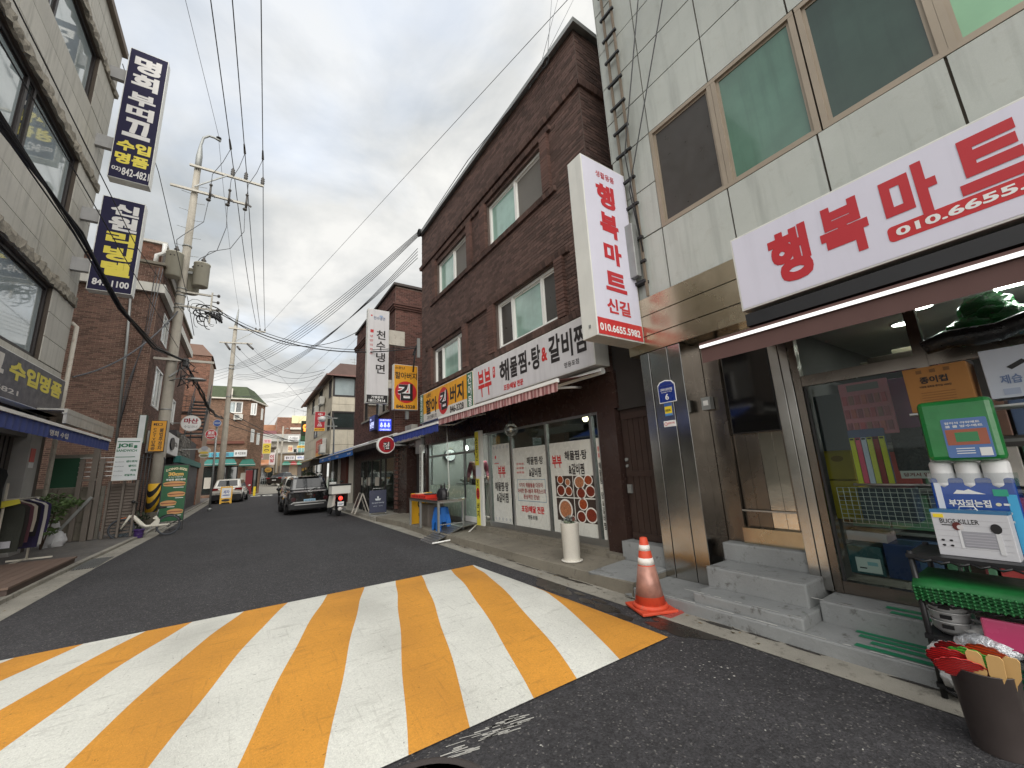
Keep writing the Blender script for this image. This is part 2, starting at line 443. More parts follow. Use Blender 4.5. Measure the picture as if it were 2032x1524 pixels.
TANAL = mat('tan_aluminium', S(158, 146, 130), .45, .3, var=.1)
STEEL = steel('stainless_steel', S(186, 184, 180), .17, .08)
STEELG = steel('gold_stainless', S(196, 182, 156), .26, .15)
STEELD = steel('dark_stainless', S(128, 120, 112), .25, .12)
MIRROR = steel('mirror_steel', S(214, 208, 198), .05, .1)
ALU = mat('aluminium', S(176, 176, 174), .35, .9, var=.08)
GALV = mat('galvanised', S(150, 152, 150), .5, .6, var=.12, vs=4)
WHITEF = mat('white_pvc', S(226, 226, 222), .4, var=.04)
TEAL = mat('teal_pane', S(140, 172, 160), .08, var=.35, vs=.9, streak=.25, spec=.8, coat=.6)  # mottling and streaks paint in reflections and smears, also on the next two panes
GREEN = mat('green_pane', S(80, 112, 98), .1, var=.4, vs=.8, streak=.35, spec=.7, coat=.4)
DGREEN = mat('dark_green_pane', S(50, 70, 62), .1, var=.45, vs=.7, streak=.3, spec=.7, coat=.4)
LGREEN = mat('light_green_pane', S(140, 186, 150), .1, var=.15, vs=1.1, spec=.7, coat=.4)
SCREEN = mat('insect_screen', S(104, 100, 94), .6, var=.08)
SCREEND = mat('dark_screen', S(66, 63, 60), .35, var=.1)
SKYG = mat('reflecting_pane', S(160, 172, 174), .06, var=.25, vs=.8, spec=.8, coat=.7)
DARKG = mat('dark_pane', S(40, 50, 50), .05, var=.3, vs=1.2, spec=.8, coat=.6)
GRANITE = mat('red_granite', S(56, 42, 38), .25, var=.15, vs=3, grain=.55, spec=.4, spots=.4, spotcol=S(40, 28, 26))
BROWNW = mat('brown_door_wood', S(52, 38, 33), .45, var=.15, vs=4)
BLACKM = mat('black_metal', S(34, 34, 36), .45, var=.1)
BLACKP = mat('black_plastic', S(26, 26, 28), .4, var=.12)
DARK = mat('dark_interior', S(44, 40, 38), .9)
GLASS = glass('shop_glass', lo=.03, hi=.2)
GLASSM = glass('mart_glass', lo=.012, hi=.12); GLASSC = glass('clear_glass', lo=.05, hi=.7)
FROST = mat('frosted_film', S(158, 178, 164), .25, var=.06, vs=.8, spec=.6)
FILM = mat('white_film', S(214, 214, 206), .28, var=.04, spec=.6)
SIGNW = mat('white_sign_face', S(206, 204, 217), .5, var=.03, emit=.02, streak=.1)
SIGNW2 = mat('white_sign_weathered', S(208, 206, 207), .45, var=.05, streak=.25)
SIGNS = mat('sign_case', S(212, 212, 206), .4, var=.06, streak=.25)
RED = paint(190, 40, 44, .45); REDL = mat('red_letter_film', S(184, 42, 50), .4, var=.03)
BLK = paint(28, 26, 28, .5); WHT = paint(228, 228, 226, .5); YEL = paint(232, 204, 50, .5)
ORANGEY = mat('orange_yellow_face', S(222, 156, 36), .5, var=.08, streak=.25)
NAVY = mat('navy_face', S(38, 36, 62), .75, var=.08, streak=.2, spec=.2)
RUSTY = mat('rusty_white', S(190, 184, 172), .7, var=.15, spots=.6, spotcol=S(120, 80, 54))
LAMPW = emitter('lamp_white', (1, .97, .92), 14.); LAMPY = emitter('lamp_warm', (1, .86, .5), 5.); LED = emitter('led_strip', (1, .98, .94), .5)
CEIL = mat('shop_ceiling', S(200, 200, 196), .9); WALLW = mat('shop_wall', S(160, 160, 154), .9)

# ---------------------------------------------------------------- ground
sheet([(-1500, -1500), (1500, -1500), (1500, 1500), (-1500, 1500)], -.06, 'ground', GROUND, kind='structure')
LEDGE_L = [(-2.35, -14), (-2.3, 7.7), (-2.27, 10), (-2.22, 12.2), (-2.08, 16.3), (-2.0, 24), (-1.95, 34), (-1.95, 49)]
sheet([(3.45, -14), (3.45, 12), (3.47, 17.1), (3.3, 30), (3.9, 53)] + LEDGE_L[::-1], 0., 'road', ASPH, kind='structure')
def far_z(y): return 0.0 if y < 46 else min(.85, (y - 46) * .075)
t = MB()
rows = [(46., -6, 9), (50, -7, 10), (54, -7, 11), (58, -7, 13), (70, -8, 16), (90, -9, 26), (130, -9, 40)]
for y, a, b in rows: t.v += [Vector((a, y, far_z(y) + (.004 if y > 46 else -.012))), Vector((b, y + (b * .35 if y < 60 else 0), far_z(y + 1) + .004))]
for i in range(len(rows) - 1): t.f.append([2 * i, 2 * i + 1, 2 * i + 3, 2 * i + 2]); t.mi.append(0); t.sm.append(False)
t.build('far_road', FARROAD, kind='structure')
# speed hump with its slanted stripes
HP = [(2.42, 0), (2.62, .035), (2.9, .06), (3.4, .085), (3.9, .098), (4.3, .1), (4.7, .09), (5.1, .068), (5.5, .036), (5.95, 0)]
def hump_z(x, y):
    for (a, za), (b, zb) in zip(HP, HP[1:]):
        if a <= y <= b:
            z = za + (zb - za) * (y - a) / (b - a); break
    else: z = 0
    return z * min(1, max(0, (3.14 - x) / .22), max(0, (x + 2.22) / .22))
ys = [2.42 + i * (5.95 - 2.42) / 24 for i in range(25)]
def hump_sheet(fl, fr, up, name, m_, **k):
    t = MB(); n = 6
    for y in ys:
        for j in range(n + 1):
            x = fl(y) + (fr(y) - fl(y)) * j / n
            t.v.append(Vector((x, y, hump_z(x, y) + up)))
    for i in range(len(ys) - 1):
        for j in range(n):
            t.f.append([i * (n + 1) + j, i * (n + 1) + j + 1, (i + 1) * (n + 1) + j + 1, (i + 1) * (n + 1) + j]); t.mi.append(0); t.sm.append(True)
    return t.build(name, m_, **k)
hump = hump_sheet(lambda y: -2.2, lambda y: 3.14, .004, 'speed_hump', ASPH, kind='structure')
bounds = [4.4, 2.51, 2.07, 1.68, 1.22, .84, .41, -.04, -.49, -.94, -1.4, -1.79, -2.24, -2.68, -3.4]
for i, (b, a) in enumerate(zip(bounds, bounds[1:])):
    sl = lambda y, q: max(-2.17, min(3.12, q + .295 * (y - 2.42) + .006 * math.sin(y * 5 + q * 9)))
    hump_sheet(lambda y: sl(y, a), lambda y: sl(y, b), .0085, 'stripe', YPAINT if i % 2 == 0 else WPAINT, parent=hump)
# chips of paint and specks lying on the asphalt
t = MB()
for k in range(110):
    q = random.random()
    if q < .35:
        y = 2.36 - random.random() * .12; x = 1.05 + random.random() * .45
        l, w = .015 + random.random() * .07, .002 + random.random() * .003; a = rad(-12 + random.uniform(-6, 6))
    elif q < .5:
        x, y = 2.75 + random.random() * .3, 1.75 + random.random() * .25; l = w = .002 + random.random() * .005; a = random.random() * 3
    else:
        x, y = random.uniform(-1.8, 3.3), random.uniform(.6, 2.3) if random.random() < .6 else random.uniform(6.1, 13); l, w, a = .0025 + random.random() * .005, .002 + random.random() * .004, random.random() * 3
    c, s_ = math.cos(a), math.sin(a)
    t.add([(x + c * u * l - s_ * v * w, y + s_ * u * l + c * v * w, .004) for u, v in ((-1, -1), (1, -1), (1, 1), (-1, 1))], [(0, 1, 2, 3)])
t.build('paint_chips', mat('chip_paint', S(176, 174, 168), .8, var=.25, vs=20), kind='stuff')
t = MB()
for k in range(70):
    x, y = (random.uniform(3.5, 3.72), random.uniform(-.3, 9)) if k < 45 else (random.uniform(-2.6, -2.3), random.uniform(7, 16))
    s_ = random.uniform(.006, .02); a = random.random() * 6
    t.add([(x + s_ * math.cos(a + i * 2.1), y + s_ * 1.4 * math.sin(a + i * 2.1), .008 + .004 * (i == 1)) for i in range(3)], [(0, 1, 2)])
t.build('litter', mat('leaf_litter', S(112, 96, 72), .9, rnd=.6), kind='stuff')
# tar-dark patches and the seam of the new surfacing on the right
t = MB()
for k in range(26):
    x, y = random.uniform(3.2, 3.44), random.uniform(2.2, 4.6)
    r = random.uniform(.03, .11); n = 9
    t.add([(x + r * 1.6 * (.7 + random.random() * .5) * math.cos(6.283 * i / n) * .6, y + r * 2.2 * (.7 + random.random() * .5) * math.sin(6.283 * i / n), .0035 + k * .00002) for i in range(n)], [list(range(n))])
for k in range(46):  # slivers along the kerb base: dirt that also paints in contact shadow
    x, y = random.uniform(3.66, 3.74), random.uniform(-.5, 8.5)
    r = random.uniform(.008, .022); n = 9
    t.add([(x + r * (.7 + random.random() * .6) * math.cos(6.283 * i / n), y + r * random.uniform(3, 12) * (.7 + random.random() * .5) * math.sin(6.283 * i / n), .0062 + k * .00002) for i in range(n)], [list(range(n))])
t.build('stains_and_kerb_shade', mat('dirt_and_kerb_shade', S(48, 44, 40), .3, var=.3, vs=6), kind='stuff')
# SLOW-type lettering far down the lane (two white round strokes)
t = MB()
for cx, cy in ((.95, 45.2), (1.9, 44.7), (.0, 44.2)):
    n = 20
    ro, ri = [(cx + .42 * math.cos(6.283 * i / n), cy + 1.5 * math.sin(6.283 * i / n)) for i in range(n)], [(cx + .22 * math.cos(6.283 * i / n), cy + .75 * math.sin(6.283 * i / n)) for i in range(n)]
    t.add([(x, y, .004) for x, y in ro + ri], [(i, (i + 1) % n, n + (i + 1) % n, n + i) for i in range(n)])
t.build('road_lettering', WPAINT, kind='structure')
# manhole cover at the bottom edge
mh = thing('manhole_cover', 'round dark iron manhole cover at the near edge of the striped hump', 'manhole cover', (.78, 2.02, 0))
t = MB(); t.lathe((.78, 2.02, -.03), [(.0, .036), (.3, .036)], 40, smooth=False); t.build('lid', mat('rusty_iron', S(62, 54, 52), .6, .4, var=.2, grain=.3, bump=.6, bs=60), mh)
t = MB(); t.lathe((.78, 2.02, -.03), [(.305, .034), (.34, .036), (.355, .032)], 40, smooth=False); t.build('rim', mat('iron_rim', S(78, 72, 70), .6, .4, grain=.3), mh)
vs_, fs_ = glyphs('GOVERNMENT', .02, 1.1, 1.)
ax_, bx_ = min(v.x for v in vs_), max(v.x for v in vs_)
t = MB()
tv = []
for v in vs_:
    a = rad(128) - (v.x - ax_) / (bx_ - ax_) * rad(74); r = .235 + v.y * .045
    tv.append((.78 + math.cos(a) * r, 2.04 + math.sin(a) * r, .009))
t.add(tv, fs_); t.build('lettering', mat('iron_letter', S(104, 96, 92), .5, .4), mh)
# right-hand gutter, kerb platform in front of the restaurants, mart platform and steps
sheet([(3.45, -14), (3.86, -14), (3.86, 30), (3.3, 30), (3.47, 17.1), (3.45, 12)], .004, 'gutter', CONC, kind='structure')
t = MB()
xs = [(3.3, 3.74), (3.98, 3.74), (5, 3.72), (7.6, 3.73), (9, 3.66), (11.5, 3.76), (13.5, 3.6)]
for y, x in xs: t.v += [Vector((x + random.uniform(-.01, .01), y, -.02)), Vector((x, y, .135)), Vector((x + .03, y, .145)), Vector((4.62, y, .165))]
for i in range(len(xs) - 1):
    for j in range(3): t.f.append([i * 4 + j, i * 4 + j + 1, (i + 1) * 4 + j + 1, (i + 1) * 4 + j][::-1]); t.mi.append(0); t.sm.append(False)
t.f += [[0, 1, 2, 3][::-1]]; t.mi.append(0); t.sm.append(False)
t.build('pavement', CONCD, kind='structure')
t = MB(); t.box(3.58, 13.5, -.02, 4.62, 29, .11); t.build('far_pavement', CONC, kind='structure')
t = MB()
t.hexa([(3.72, 3.32, .0), (4.4, 3.32, .0), (4.4, 4.0, .0), (3.8, 4.0, .0), (3.78, 3.3, .15), (4.4, 3.3, .19), (4.4, 3.98, .19), (3.72, 4.0, .148)])
t.build('cement_ramp', GREYP, bevel=.012, kind='structure')
t = MB()
t.box(3.72, -5, -.02, 4.4, 3.28, .11)
t.build('mart_platform', GREYP, bevel=.012, kind='structure')
t = MB(); t.box(4.1, -5, .1, 4.5, 1.62, .275); t.build('upper_platform', GREYP, bevel=.012, kind='structure')
GTAPE = mat('green_tape', S(22, 120, 84), .5, var=.1)
for nm, xa, ya, l, z in (('tape_strip', 4.05, 1.39, .9, .1135), ('tape_strip', 3.97, 1.35, .85, .1135), ('tape_strip', 3.88, 1.26, .75, .1135), ('tape_strip', 3.77, 1.32, .8, .1135), ('tape_strip', 4.25, 1.23, .6, .2785), ('tape_strip', 4.14, 1.18, .6, .2785)):
    t = MB(); t.add([(xa, ya - l, z), (xa + .06, ya - l, z), (xa + .06, ya, z), (xa, ya, z)], [(0, 1, 2, 3)]); t.build(nm, GTAPE, bpy.data.objects['mart_platform' if z < .2 else 'upper_platform'])
EDGEW = mat('worn_edge_paint', S(188, 188, 184), .8, var=.25, vs=25)
def worn_edge(parent, x, y0, y1, z):
    t = MB(); y = y0
    while y < y1:
        l = random.uniform(.03, .3); w = random.uniform(.006, .022)
        t.add([(x + .012, y, z), (x + .012 + w, y + .02, z), (x + .012 + w * .7, y + l - .01, z), (x + .012, y + l, z)], [(0, 1, 2, 3)])
        y += l + random.uniform(.0, .12)
    t.build('worn_edge', EDGEW, parent)
worn_edge(bpy.data.objects['mart_platform'], 3.72, -.3, 3.2, .1135); worn_edge(bpy.data.objects['upper_platform'], 4.1, -.3, 1.6, .2785)
st = thing('entrance_steps', 'grey painted concrete steps up to the mirror-steel doorway', 'steps', (4.1, 2.1, .11))
for x, y0, y1, z0, z1 in ((3.78, 1.63, 2.58, .1, .2), (4.06, 1.68, 2.58, .19, .39), (4.46, 1.78, 2.6, .38, .57)):
    t = MB(); t.box(x, y0, z0, 4.64, y1, z1); t.build('step', GREYP, st, bevel=.015)
for x, y0, y1, z in ((3.78, 1.64, 2.5, .2035), (4.06, 1.7, 2.5, .3935)): worn_edge(st, x, y0, y1, z)
# left-hand gutter, kerb and pavement
t = MB(); t.add([(x, y, .003) for x, y in LEDGE_L] + [(x - .36, y, .003) for x, y in LEDGE_L[::-1]], [list(range(16))]); t.build('left_gutter', CONC, kind='structure')
t = MB()
pv = [(x - .36, y) for x, y in LEDGE_L]
for x, y in pv: t.v += [Vector((x, y, -.02)), Vector((x, y, .06)), Vector((x - .1, y, .065)), Vector((-12, y, .07))]
for i in range(len(pv) - 1):
    for j, mi_ in ((0, 1), (1, 1), (2, 0)): t.f.append([i * 4 + j, i * 4 + j + 1, (i + 1) * 4 + j + 1, (i + 1) * 4 + j]); t.mi.append(mi_); t.sm.append(False)
t.build('left_pavement', [PAVEL, CONC], kind='structure')
gr = thing('drain_grate', 'steel drain grate in the pale gutter beside the left kerb', 'drain grate', (-2.4, 11.9, .01))
t = MB(); t.box(-2.58, 11.2, .0, -2.26, 12.5, .009); t.build('pit', DARK, gr)
for k in range(9):
    t = MB(); t.box(-2.58 + k * .038, 11.2, .006, -2.565 + k * .038, 12.5, .02); t.build('bar', GALV, gr)

# ---------------------------------------------------------------- walls, bricks, windows
def cells(Wd, Hh, ops):
    """the rectangles of a Wd x Hh wall that lie outside its openings"""
    ysx = sorted({0, Hh} | {min(max(v, 0), Hh) for o in ops for v in (o[1], o[3])})
    out = []
    for y0, y1 in zip(ysx, ysx[1:]):
        ym = (y0 + y1) / 2; x = 0.
        for o in sorted([o for o in ops if o[1] < ym < o[3]]) + [(Wd, 0, Wd, 0)]:
            if o[0] - x > 1e-4: out.append((x, y0, o[0], y1))
            x = max(x, o[2])
    return out
_bm = {}
def brickwork(parent, F, Wd, Hh, ops, bm, mm, bw=.19, bh=.057, j=.011, proud=.01, back=.25, single=300, focus=(0, 0), wall_name='wall'):
    t = MB()
    for x0, y0, x1, y1 in cells(Wd, Hh, ops): t.fbox(F, x0, y0, x1, y1, -back, 0)
    t.build(wall_name, mm, parent)
    todo = []; k = 0; y = j / 2
    while y + bh <= Hh + .001:
        ym = y + bh / 2; gaps_ = []; x = 0.
        for o in sorted([o for o in ops if o[1] - .01 < ym < o[3] + .01]) + [(Wd, 0, Wd, 0)]:
            if o[0] - x > .03: gaps_.append((x, o[0]))
            x = max(x, o[2])
        for a, b in gaps_:
            s0 = math.floor(a / (bw + j)) * (bw + j) - (k % 2) * (bw + j) / 2
            while s0 < b:
                p, q = max(s0 + j / 2, a + .002), min(s0 + j / 2 + bw, b - .002)
                if q - p > .025: todo.append((p, y, q - p))
                s0 += bw + j
        y += bh + j; k += 1
    todo.sort(key=lambda b: (b[0] - focus[0]) ** 2 + (b[1] - focus[1]) ** 2)
    t = MB()
    for i, (x, y, w) in enumerate(todo):
        d = proud + random.uniform(-.003, .003)
        if i < single:
            key = (bm.name, round(w, 2), bh)
            if key not in _bm:
                q = MB(); q.fbox(Face((0, 0, 0), (1, 0, 0)), 0, 0, round(w, 2) if w < bw - .01 else bw, bh, -.002, proud, back=False)
                o = q.build('brick', bm); _bm[key] = o.data; bpy.data.objects.remove(o)
            o = bpy.data.objects.new('brick', _bm[key]); COL.objects.link(o); o.parent = parent
            M4 = Matrix((F.u, F.n * -1, F.v)).transposed().to_4x4(); M4.translation = F.p(x, y, d - proud)
            o.matrix_parent_inverse = WM[parent].inverted(); o.matrix_basis = M4
        else: t.fbox(F, x, y, x + w, y + bh, -.002, d, back=False)
    if t.v: t.build('brickwork', bm, parent, kind='stuff')
def window(parent, F, x0, y0, x1, y1, split, panes, d=-.06, fw=.055, fm=None, depth=.07, name='window', sash=.03):
    """frame with mullions at the given fractions; each pane has its own sash and glass"""
    fm = fm or WHITEF
    t = MB()
    t.fbox(F, x0, y0, x1, y0 + fw, d - depth, d); t.fbox(F, x0, y1 - fw, x1, y1, d - depth, d)
    xs = [x0] + [x0 + (x1 - x0) * s for s in split] + [x1]
    for i, x in enumerate(xs):
        a, b = (x, x + fw) if i == 0 else ((x - fw, x) if i == len(xs) - 1 else (x - fw / 2, x + fw / 2))
        t.fbox(F, a, y0 + fw, b, y1 - fw, d - depth, d - .0015)
    w = t.build(name, fm, parent)
    for i, (a, b) in enumerate(zip(xs, xs[1:])):
        pa, pb = a + (fw if i == 0 else fw / 2), b - (fw if i == len(xs) - 2 else fw / 2)
        dd = d - .03 - (i % 2) * .014
        if sash:
            q = MB()
            for r in ((pa, y0 + fw, pb, y0 + fw + sash), (pa, y1 - fw - sash, pb, y1 - fw), (pa, y0 + fw + sash, pa + sash, y1 - fw - sash), (pb - sash, y0 + fw + sash, pb, y1 - fw - sash)):
                q.fbox(F, *r, dd - .02, dd)
            q.build('sash', fm, w)
        q = MB(); q.fbox(F, pa + sash * .9, y0 + fw + sash * .9, pb - sash * .9, y1 - fw - sash * .9, dd - .016, dd - .01); q.build('pane', panes[i % len(panes)], w)
    return w

# ---------------------------------------------------------------- brick house with the seafood restaurant
BH = thing('brick_house', 'three storey dark brown brick house with white framed windows above the seafood restaurant', 'building', (4.5, 7.9, 0))
F1 = east(4.5, 11.75, 2.85)
def fl(y): return 11.75 - y
ops = [(fl(7.36), 3.88, fl(5.15), 4.97), (fl(10.45), 3.85, fl(8.38), 4.91), (fl(7.15), 1.23, fl(4.99), 2.3), (fl(10.8), 1.15, fl(8.75), 2.23)]
brickwork(BH, F1, 7.72, 6.62, ops, BRK1, MOR1, focus=(7.2, 2.5))
brickwork(BH, south(4.026, 4.504, 2.85), 1.5, 6.62, [], BRK1, MOR1, focus=(0, 1), single=40, wall_name='side_wall')
t = MB(); t.box(4.755, 4.28, 2.86, 9, 11.74, 9.4); t.build('core', MOR1, BH)
t = MB(); t.box(4.4, 3.93, 9.47, 4.78, 11.8, 9.52); t.box(4.42, 3.95, 9.52, 9, 4.2, 9.53); t.box(4.38, 3.91, 9.42, 4.40, 11.8, 9.52); t.box(4.38, 3.89, 9.42, 6.5, 3.91, 9.52); t.build('coping', GALV, BH)
def band(parent, F, x0, x1, y, m_, h=.12, out=.09, name='brick_band'):
    """soldier course of stretcher bricks standing proud, slightly tilted top"""
    t = MB(); x = x0
    while x < x1 - .02:
        w = min(.095, x1 - x); e = random.uniform(-.004, .004)
        t.hexa([F.p(x, y, 0), F.p(x, y, out * .7 + e), F.p(x + w - .009, y, out * .7 + e), F.p(x + w - .009, y, 0), F.p(x, y + h, 0), F.p(x, y + h * .8, out + e), F.p(x + w - .009, y + h * .8, out + e), F.p(x + w - .009, y + h, 0)][::-1])
        x += w
    t.fbox(F, x0, y + .01, x1, y + h * .75, -.01, out * .62)
    return t.build(name, m_, parent)
for x0, x1, y in ((fl(11.8), fl(3.99), 5.3), (fl(10.75), fl(4.83), 5.06), (fl(10.95), fl(4.81), 3.69), (fl(11.3), fl(4.61), 2.32), (fl(11.35), fl(4.3), 1.05)): band(BH, F1, x0, x1, y, BRK1)
band(BH, south(4.03, 4.5, 2.85), -.06, 1.4, 5.3, BRK1)
def stack(parent, F, x0, x1, y0, y1, m_):
    t = MB(); y = y0
    while y < y1 - .03:
        e = random.uniform(-.003, .003)
        t.fbox(F, x0, y + .005, x1, min(y + .062, y1), -.01, .085 + e); y += .067
    t.fbox(F, x0 + .01, y0, x1 - .01, y1, -.01, .07)
    t.build('brick_pier', m_, parent)
for a, b, y0, y1 in ((5.14, 4.92, 3.81, 5.05), (7.62, 7.38, 3.81, 5.05), (8.37, 8.15, 3.81, 5.05), (10.7, 10.47, 3.81, 5.05), (4.98, 4.76, 1.17, 2.31), (7.42, 7.17, 1.17, 2.31), (8.74, 8.52, 1.17, 2.31), (11.07, 10.82, 1.17, 2.31)):
    stack(BH, F1, fl(a), fl(b), y0, y1, mat('pier_brick', S(92, 67, 59), .85, var=.15, rnd=.25, grain=.15) if 'pier_brick' not in bpy.data.materials else bpy.data.materials['pier_brick'])
window(BH, F1, *ops[0], (.5,), (TEAL, SCREEN)); window(BH, F1, *ops[1], (.5,), (TEAL, SCREEN))
window(BH, F1, *ops[2], (.26, .74), (SCREEND, TEAL, SCREEND)); window(BH, F1, *ops[3], (.25, .76), (SCREEND, TEAL, SCREEND))
# ground floor of the house: granite piers and lintel, glazed fronts
Fg = east(4.55, 11.75, .165)
t = MB(); t.fbox(Fg, fl(11.75), 2.12, fl(3.96), 2.69, -.3, 0); t.build('granite_lintel', GRANITE, BH)
for a, b in ((4.38, 4.02),):
    t = MB(); t.fbox(Fg, fl(a), 0, fl(b), 2.12, -.5, .0); t.build('granite_pier', GRANITE, BH)
t = MB(); t.fbox(Fg, fl(8.45), 0, fl(4.38), .09, -.5, .1); t.fbox(Fg, fl(8.2), -.03, fl(3.98), 0.055, -.4, .16); t.build('threshold', CONCD, BH)
# interior of the two shops
t = MB(); t.box(8.4, 4.3, .1, 8.5, 11.6, 2.6); t.box(4.75, 4.29, .1, 8.4, 4.35, 2.6); t.box(4.75, 11.55, .1, 8.4, 11.6, 2.6); t.box(4.95, 8.05, .2, 8.4, 8.1, 2.6); t.build('inner_wall', WALLW, BH)
t = MB(); t.box(4.72, 4.3, .1, 8.45, 11.6, .22); t.build('inner_floor', CONC, BH)
t = MB(); t.box(4.6, 4.3, 2.56, 8.45, 11.6, 2.62); t.build('inner_ceiling', CEIL, BH)
def shop_frame(parent, F, xs, y0, y1, tr, m_, w=.05, d=.06, rail=.1):
    t = MB()
    for x in xs: t.fbox(F, x - w / 2, y0, x + w / 2, y1, -d, 0)
    for a, b in zip(xs, xs[1:]):
        t.fbox(F, a + w / 2, y0, b - w / 2, y0 + rail, -d + .004, -.002); t.fbox(F, a + w / 2, y1 - w, b - w / 2, y1, -d + .004, -.002)
        if tr: t.fbox(F, a + w / 2, tr, b - w / 2, tr + w, -d + .004, -.002)
    f = t.build('shopfront', m_, parent)
    for a, b in zip(xs, xs[1:]):
        q = MB(); q.fbox(F, a + w / 2, y0 + rail, b - w / 2, y1 - w, -d / 2 - .004, -d / 2 + .002); q.build('pane', GLASS, f)
    return f
Fs = Fg.at(0, 0, -.03)
shop_frame(BH, Fs, [fl(7.86), fl(6.92), fl(5.75), fl(4.58), fl(4.40)], .09, 2.13, 0, ALU)
shop_frame(BH, Fs, [fl(11.42), fl(9.1), fl(8.34)], .07, 2.13, 1.72, GALV)
t = MB(); t.fbox(Fs, fl(11.39), .17, fl(9.13), .93, -.025, -.02); t.fbox(Fs, fl(9.07), .17, fl(8.37), .95, -.025, -.02); t.build('frosted_film', FROST, BH)
t = MB(); t.fbox(Fs, fl(9.07), .1, fl(8.37), .22, -.015, .012); t.build('kick_plate', WHITEF, BH)
t = MB(); t.bar(Fs.p(fl(9.02), .65, .03), Fs.p(fl(9.02), 1.15, .03), .025, .025); t.build('handle', BLACKM, BH)
# posters behind the glass are films stuck on the panes
def film(y0, y1, z0, z1): 
    t = MB(); t.fbox(Fs, fl(y0), z0 - .165, fl(y1), z1 - .165, -.03 + .003, -.03 + .006); return t.build('poster', FILM, BH)
PF = Fs.at(0, -.165, -.03 + .0062)
p1 = film(7.74, 7.03, .34, 2.0); p2 = film(6.89, 5.79, .33, 1.87); p3 = film(5.69, 4.6, .33, 1.88); p4 = film(4.51, 4.42, .34, 1.88)
BRUSH = paint(36, 30, 30, .5); BRED = paint(196, 44, 44, .5); PGREY = paint(180, 182, 182, .5)
def ptext(s, y0, z0, y1, z1, m_, p, **k): return text(s, PF, fl(y0), z0, fl(y1), z1, m_, p, **k)
ptext('부부', 7.5, 1.28, 7.2, 1.53, BRED, p1, slant=-.1, bold=.03); ptext('해물찜·탕', 7.66, 1.0, 7.12, 1.19, BRUSH, p1, bold=.025); ptext('&갈비찜', 7.6, .77, 7.14, .97, BRUSH, p1, bold=.025)
t = MB(); t.fbox(PF, fl(7.63), 1.6, fl(7.47), 1.62, 0, .001); t.fbox(PF, fl(7.72), .38, fl(7.05), .385, 0, .001)
for k in range(5):
    for z in (.43, 1.93): t.ell(PF, fl(7.67 - k * .14), z, .035, .035, 0, .001, 10)
t.build('print', PGREY, p1); t = MB(); t.ell(PF, fl(7.6), 1.72, .03, .04, 0, .001, 12); t.fbox(PF, fl(7.66), 1.575, fl(7.47), 1.592, 0, .0012); t.build('print', BRED, p1)
ptext('해물찜·탕', 6.42, 1.52, 5.9, 1.67, BRUSH, p2); ptext('&갈비찜', 6.36, 1.29, 5.98, 1.46, BRUSH, p2)
for k in range(9):
    ptext('부부', 6.78 + (-.09) * (k % 3), 1.52 - .085 * (k // 3), 6.71 + (-.09) * (k % 3), 1.57 - .085 * (k // 3), BRED, p2)
t = MB()
for r in ((6.78, .83, 5.87, .838), (6.78, 1.24, 5.87, 1.248), (6.78, .83, 6.772, 1.24), (5.878, .83, 5.87, 1.24)): t.fbox(PF, fl(r[0]), r[1], fl(r[2]), r[3], 0, .001)
t.build('print', paint(70, 120, 150, .5), p2)
for s, z in (('9가지 해물들을 다모아', 1.13), ('아삭한 콩나물과 특제소스의', 1.02), ('환상적인 만남!', .91)):
    n = len(s) * .032; ptext(s, 6.33 + n, z - .04, 6.33 - n, z + .05, paint(150, 48, 46, .5), p2)
ptext('포장/배달 전문', 6.68, .62, 5.95, .75, BRED, p2, bold=.035); ptext('영등포점', 6.48, .5, 6.18, .58, BRUSH, p2)
ptext('부부', 5.62, 1.44, 5.36, 1.66, BRED, p3, bold=.035, slant=-.08); ptext('해물찜·탕', 5.28, 1.56, 4.74, 1.72, BRUSH, p3, bold=.025); ptext('&갈비찜', 5.2, 1.32, 4.82, 1.5, BRUSH, p3, bold=.025)
# four printed photographs of stew dishes
BROTH = [mat('stew_orange', S(140, 62, 30), .5, var=.5, vs=55, rnd=.2, grain=.5, spots=.5, spotcol=S(206, 130, 70)), mat('stew_red', S(112, 44, 28), .5, var=.6, vs=45, rnd=.2, grain=.5), mat('stew_pale', S(180, 120, 84), .5, var=.6, vs=40, rnd=.2, grain=.5)]
TABLEP = paint(62, 50, 44, .5); DISH = paint(224, 220, 212, .4)
for (a, b, z0, z1), dishes in zip(((5.58, 5.13, .95, 1.3), (5.11, 4.63, .95, 1.3), (5.58, 5.13, .56, .93), (5.11, 4.63, .56, .93)), (((.3, .82, .2, 0), (.72, .7, .16, 2), (.3, .3, .26, 1), (.75, .28, .22, 0)), ((.3, .7, .28, 2), (.74, .8, .22, 0), (.35, .2, .24, 1), (.8, .3, .25, 1)), ((.5, .5, .42, 2), (.88, .12, .12, 1)), ((.4, .78, .24, 0), (.28, .24, .24, 1), (.76, .34, .3, 1)))):
    q = MB(); q.fbox(PF, fl(a), z0, fl(b), z1, 0, .001); ph = q.build('photo_print', TABLEP, p3)
    w, h = a - b, z1 - z0
    for cx, cy, r, k in dishes:
        q = MB(); q.ell(PF, fl(a) + cx * w, z0 + cy * h, r * w * .95, r * h * 1.1, .001, .0016, 20); q.build('dish_print', DISH, p3)
        q = MB(); q.ell(PF, fl(a) + cx * w, z0 + cy * h, r * w * .78, r * h * .9, .0016, .0022, 20); q.build('dish_print', BROTH[k], p3)
ptext('부\n부', 4.49, 1.55, 4.45, 1.75, BRED, p4); ptext('해\n물\n찜\n·\n탕\n&\n갈\n비\n찜', 4.495, .5, 4.445, 1.5, BRUSH, p4)
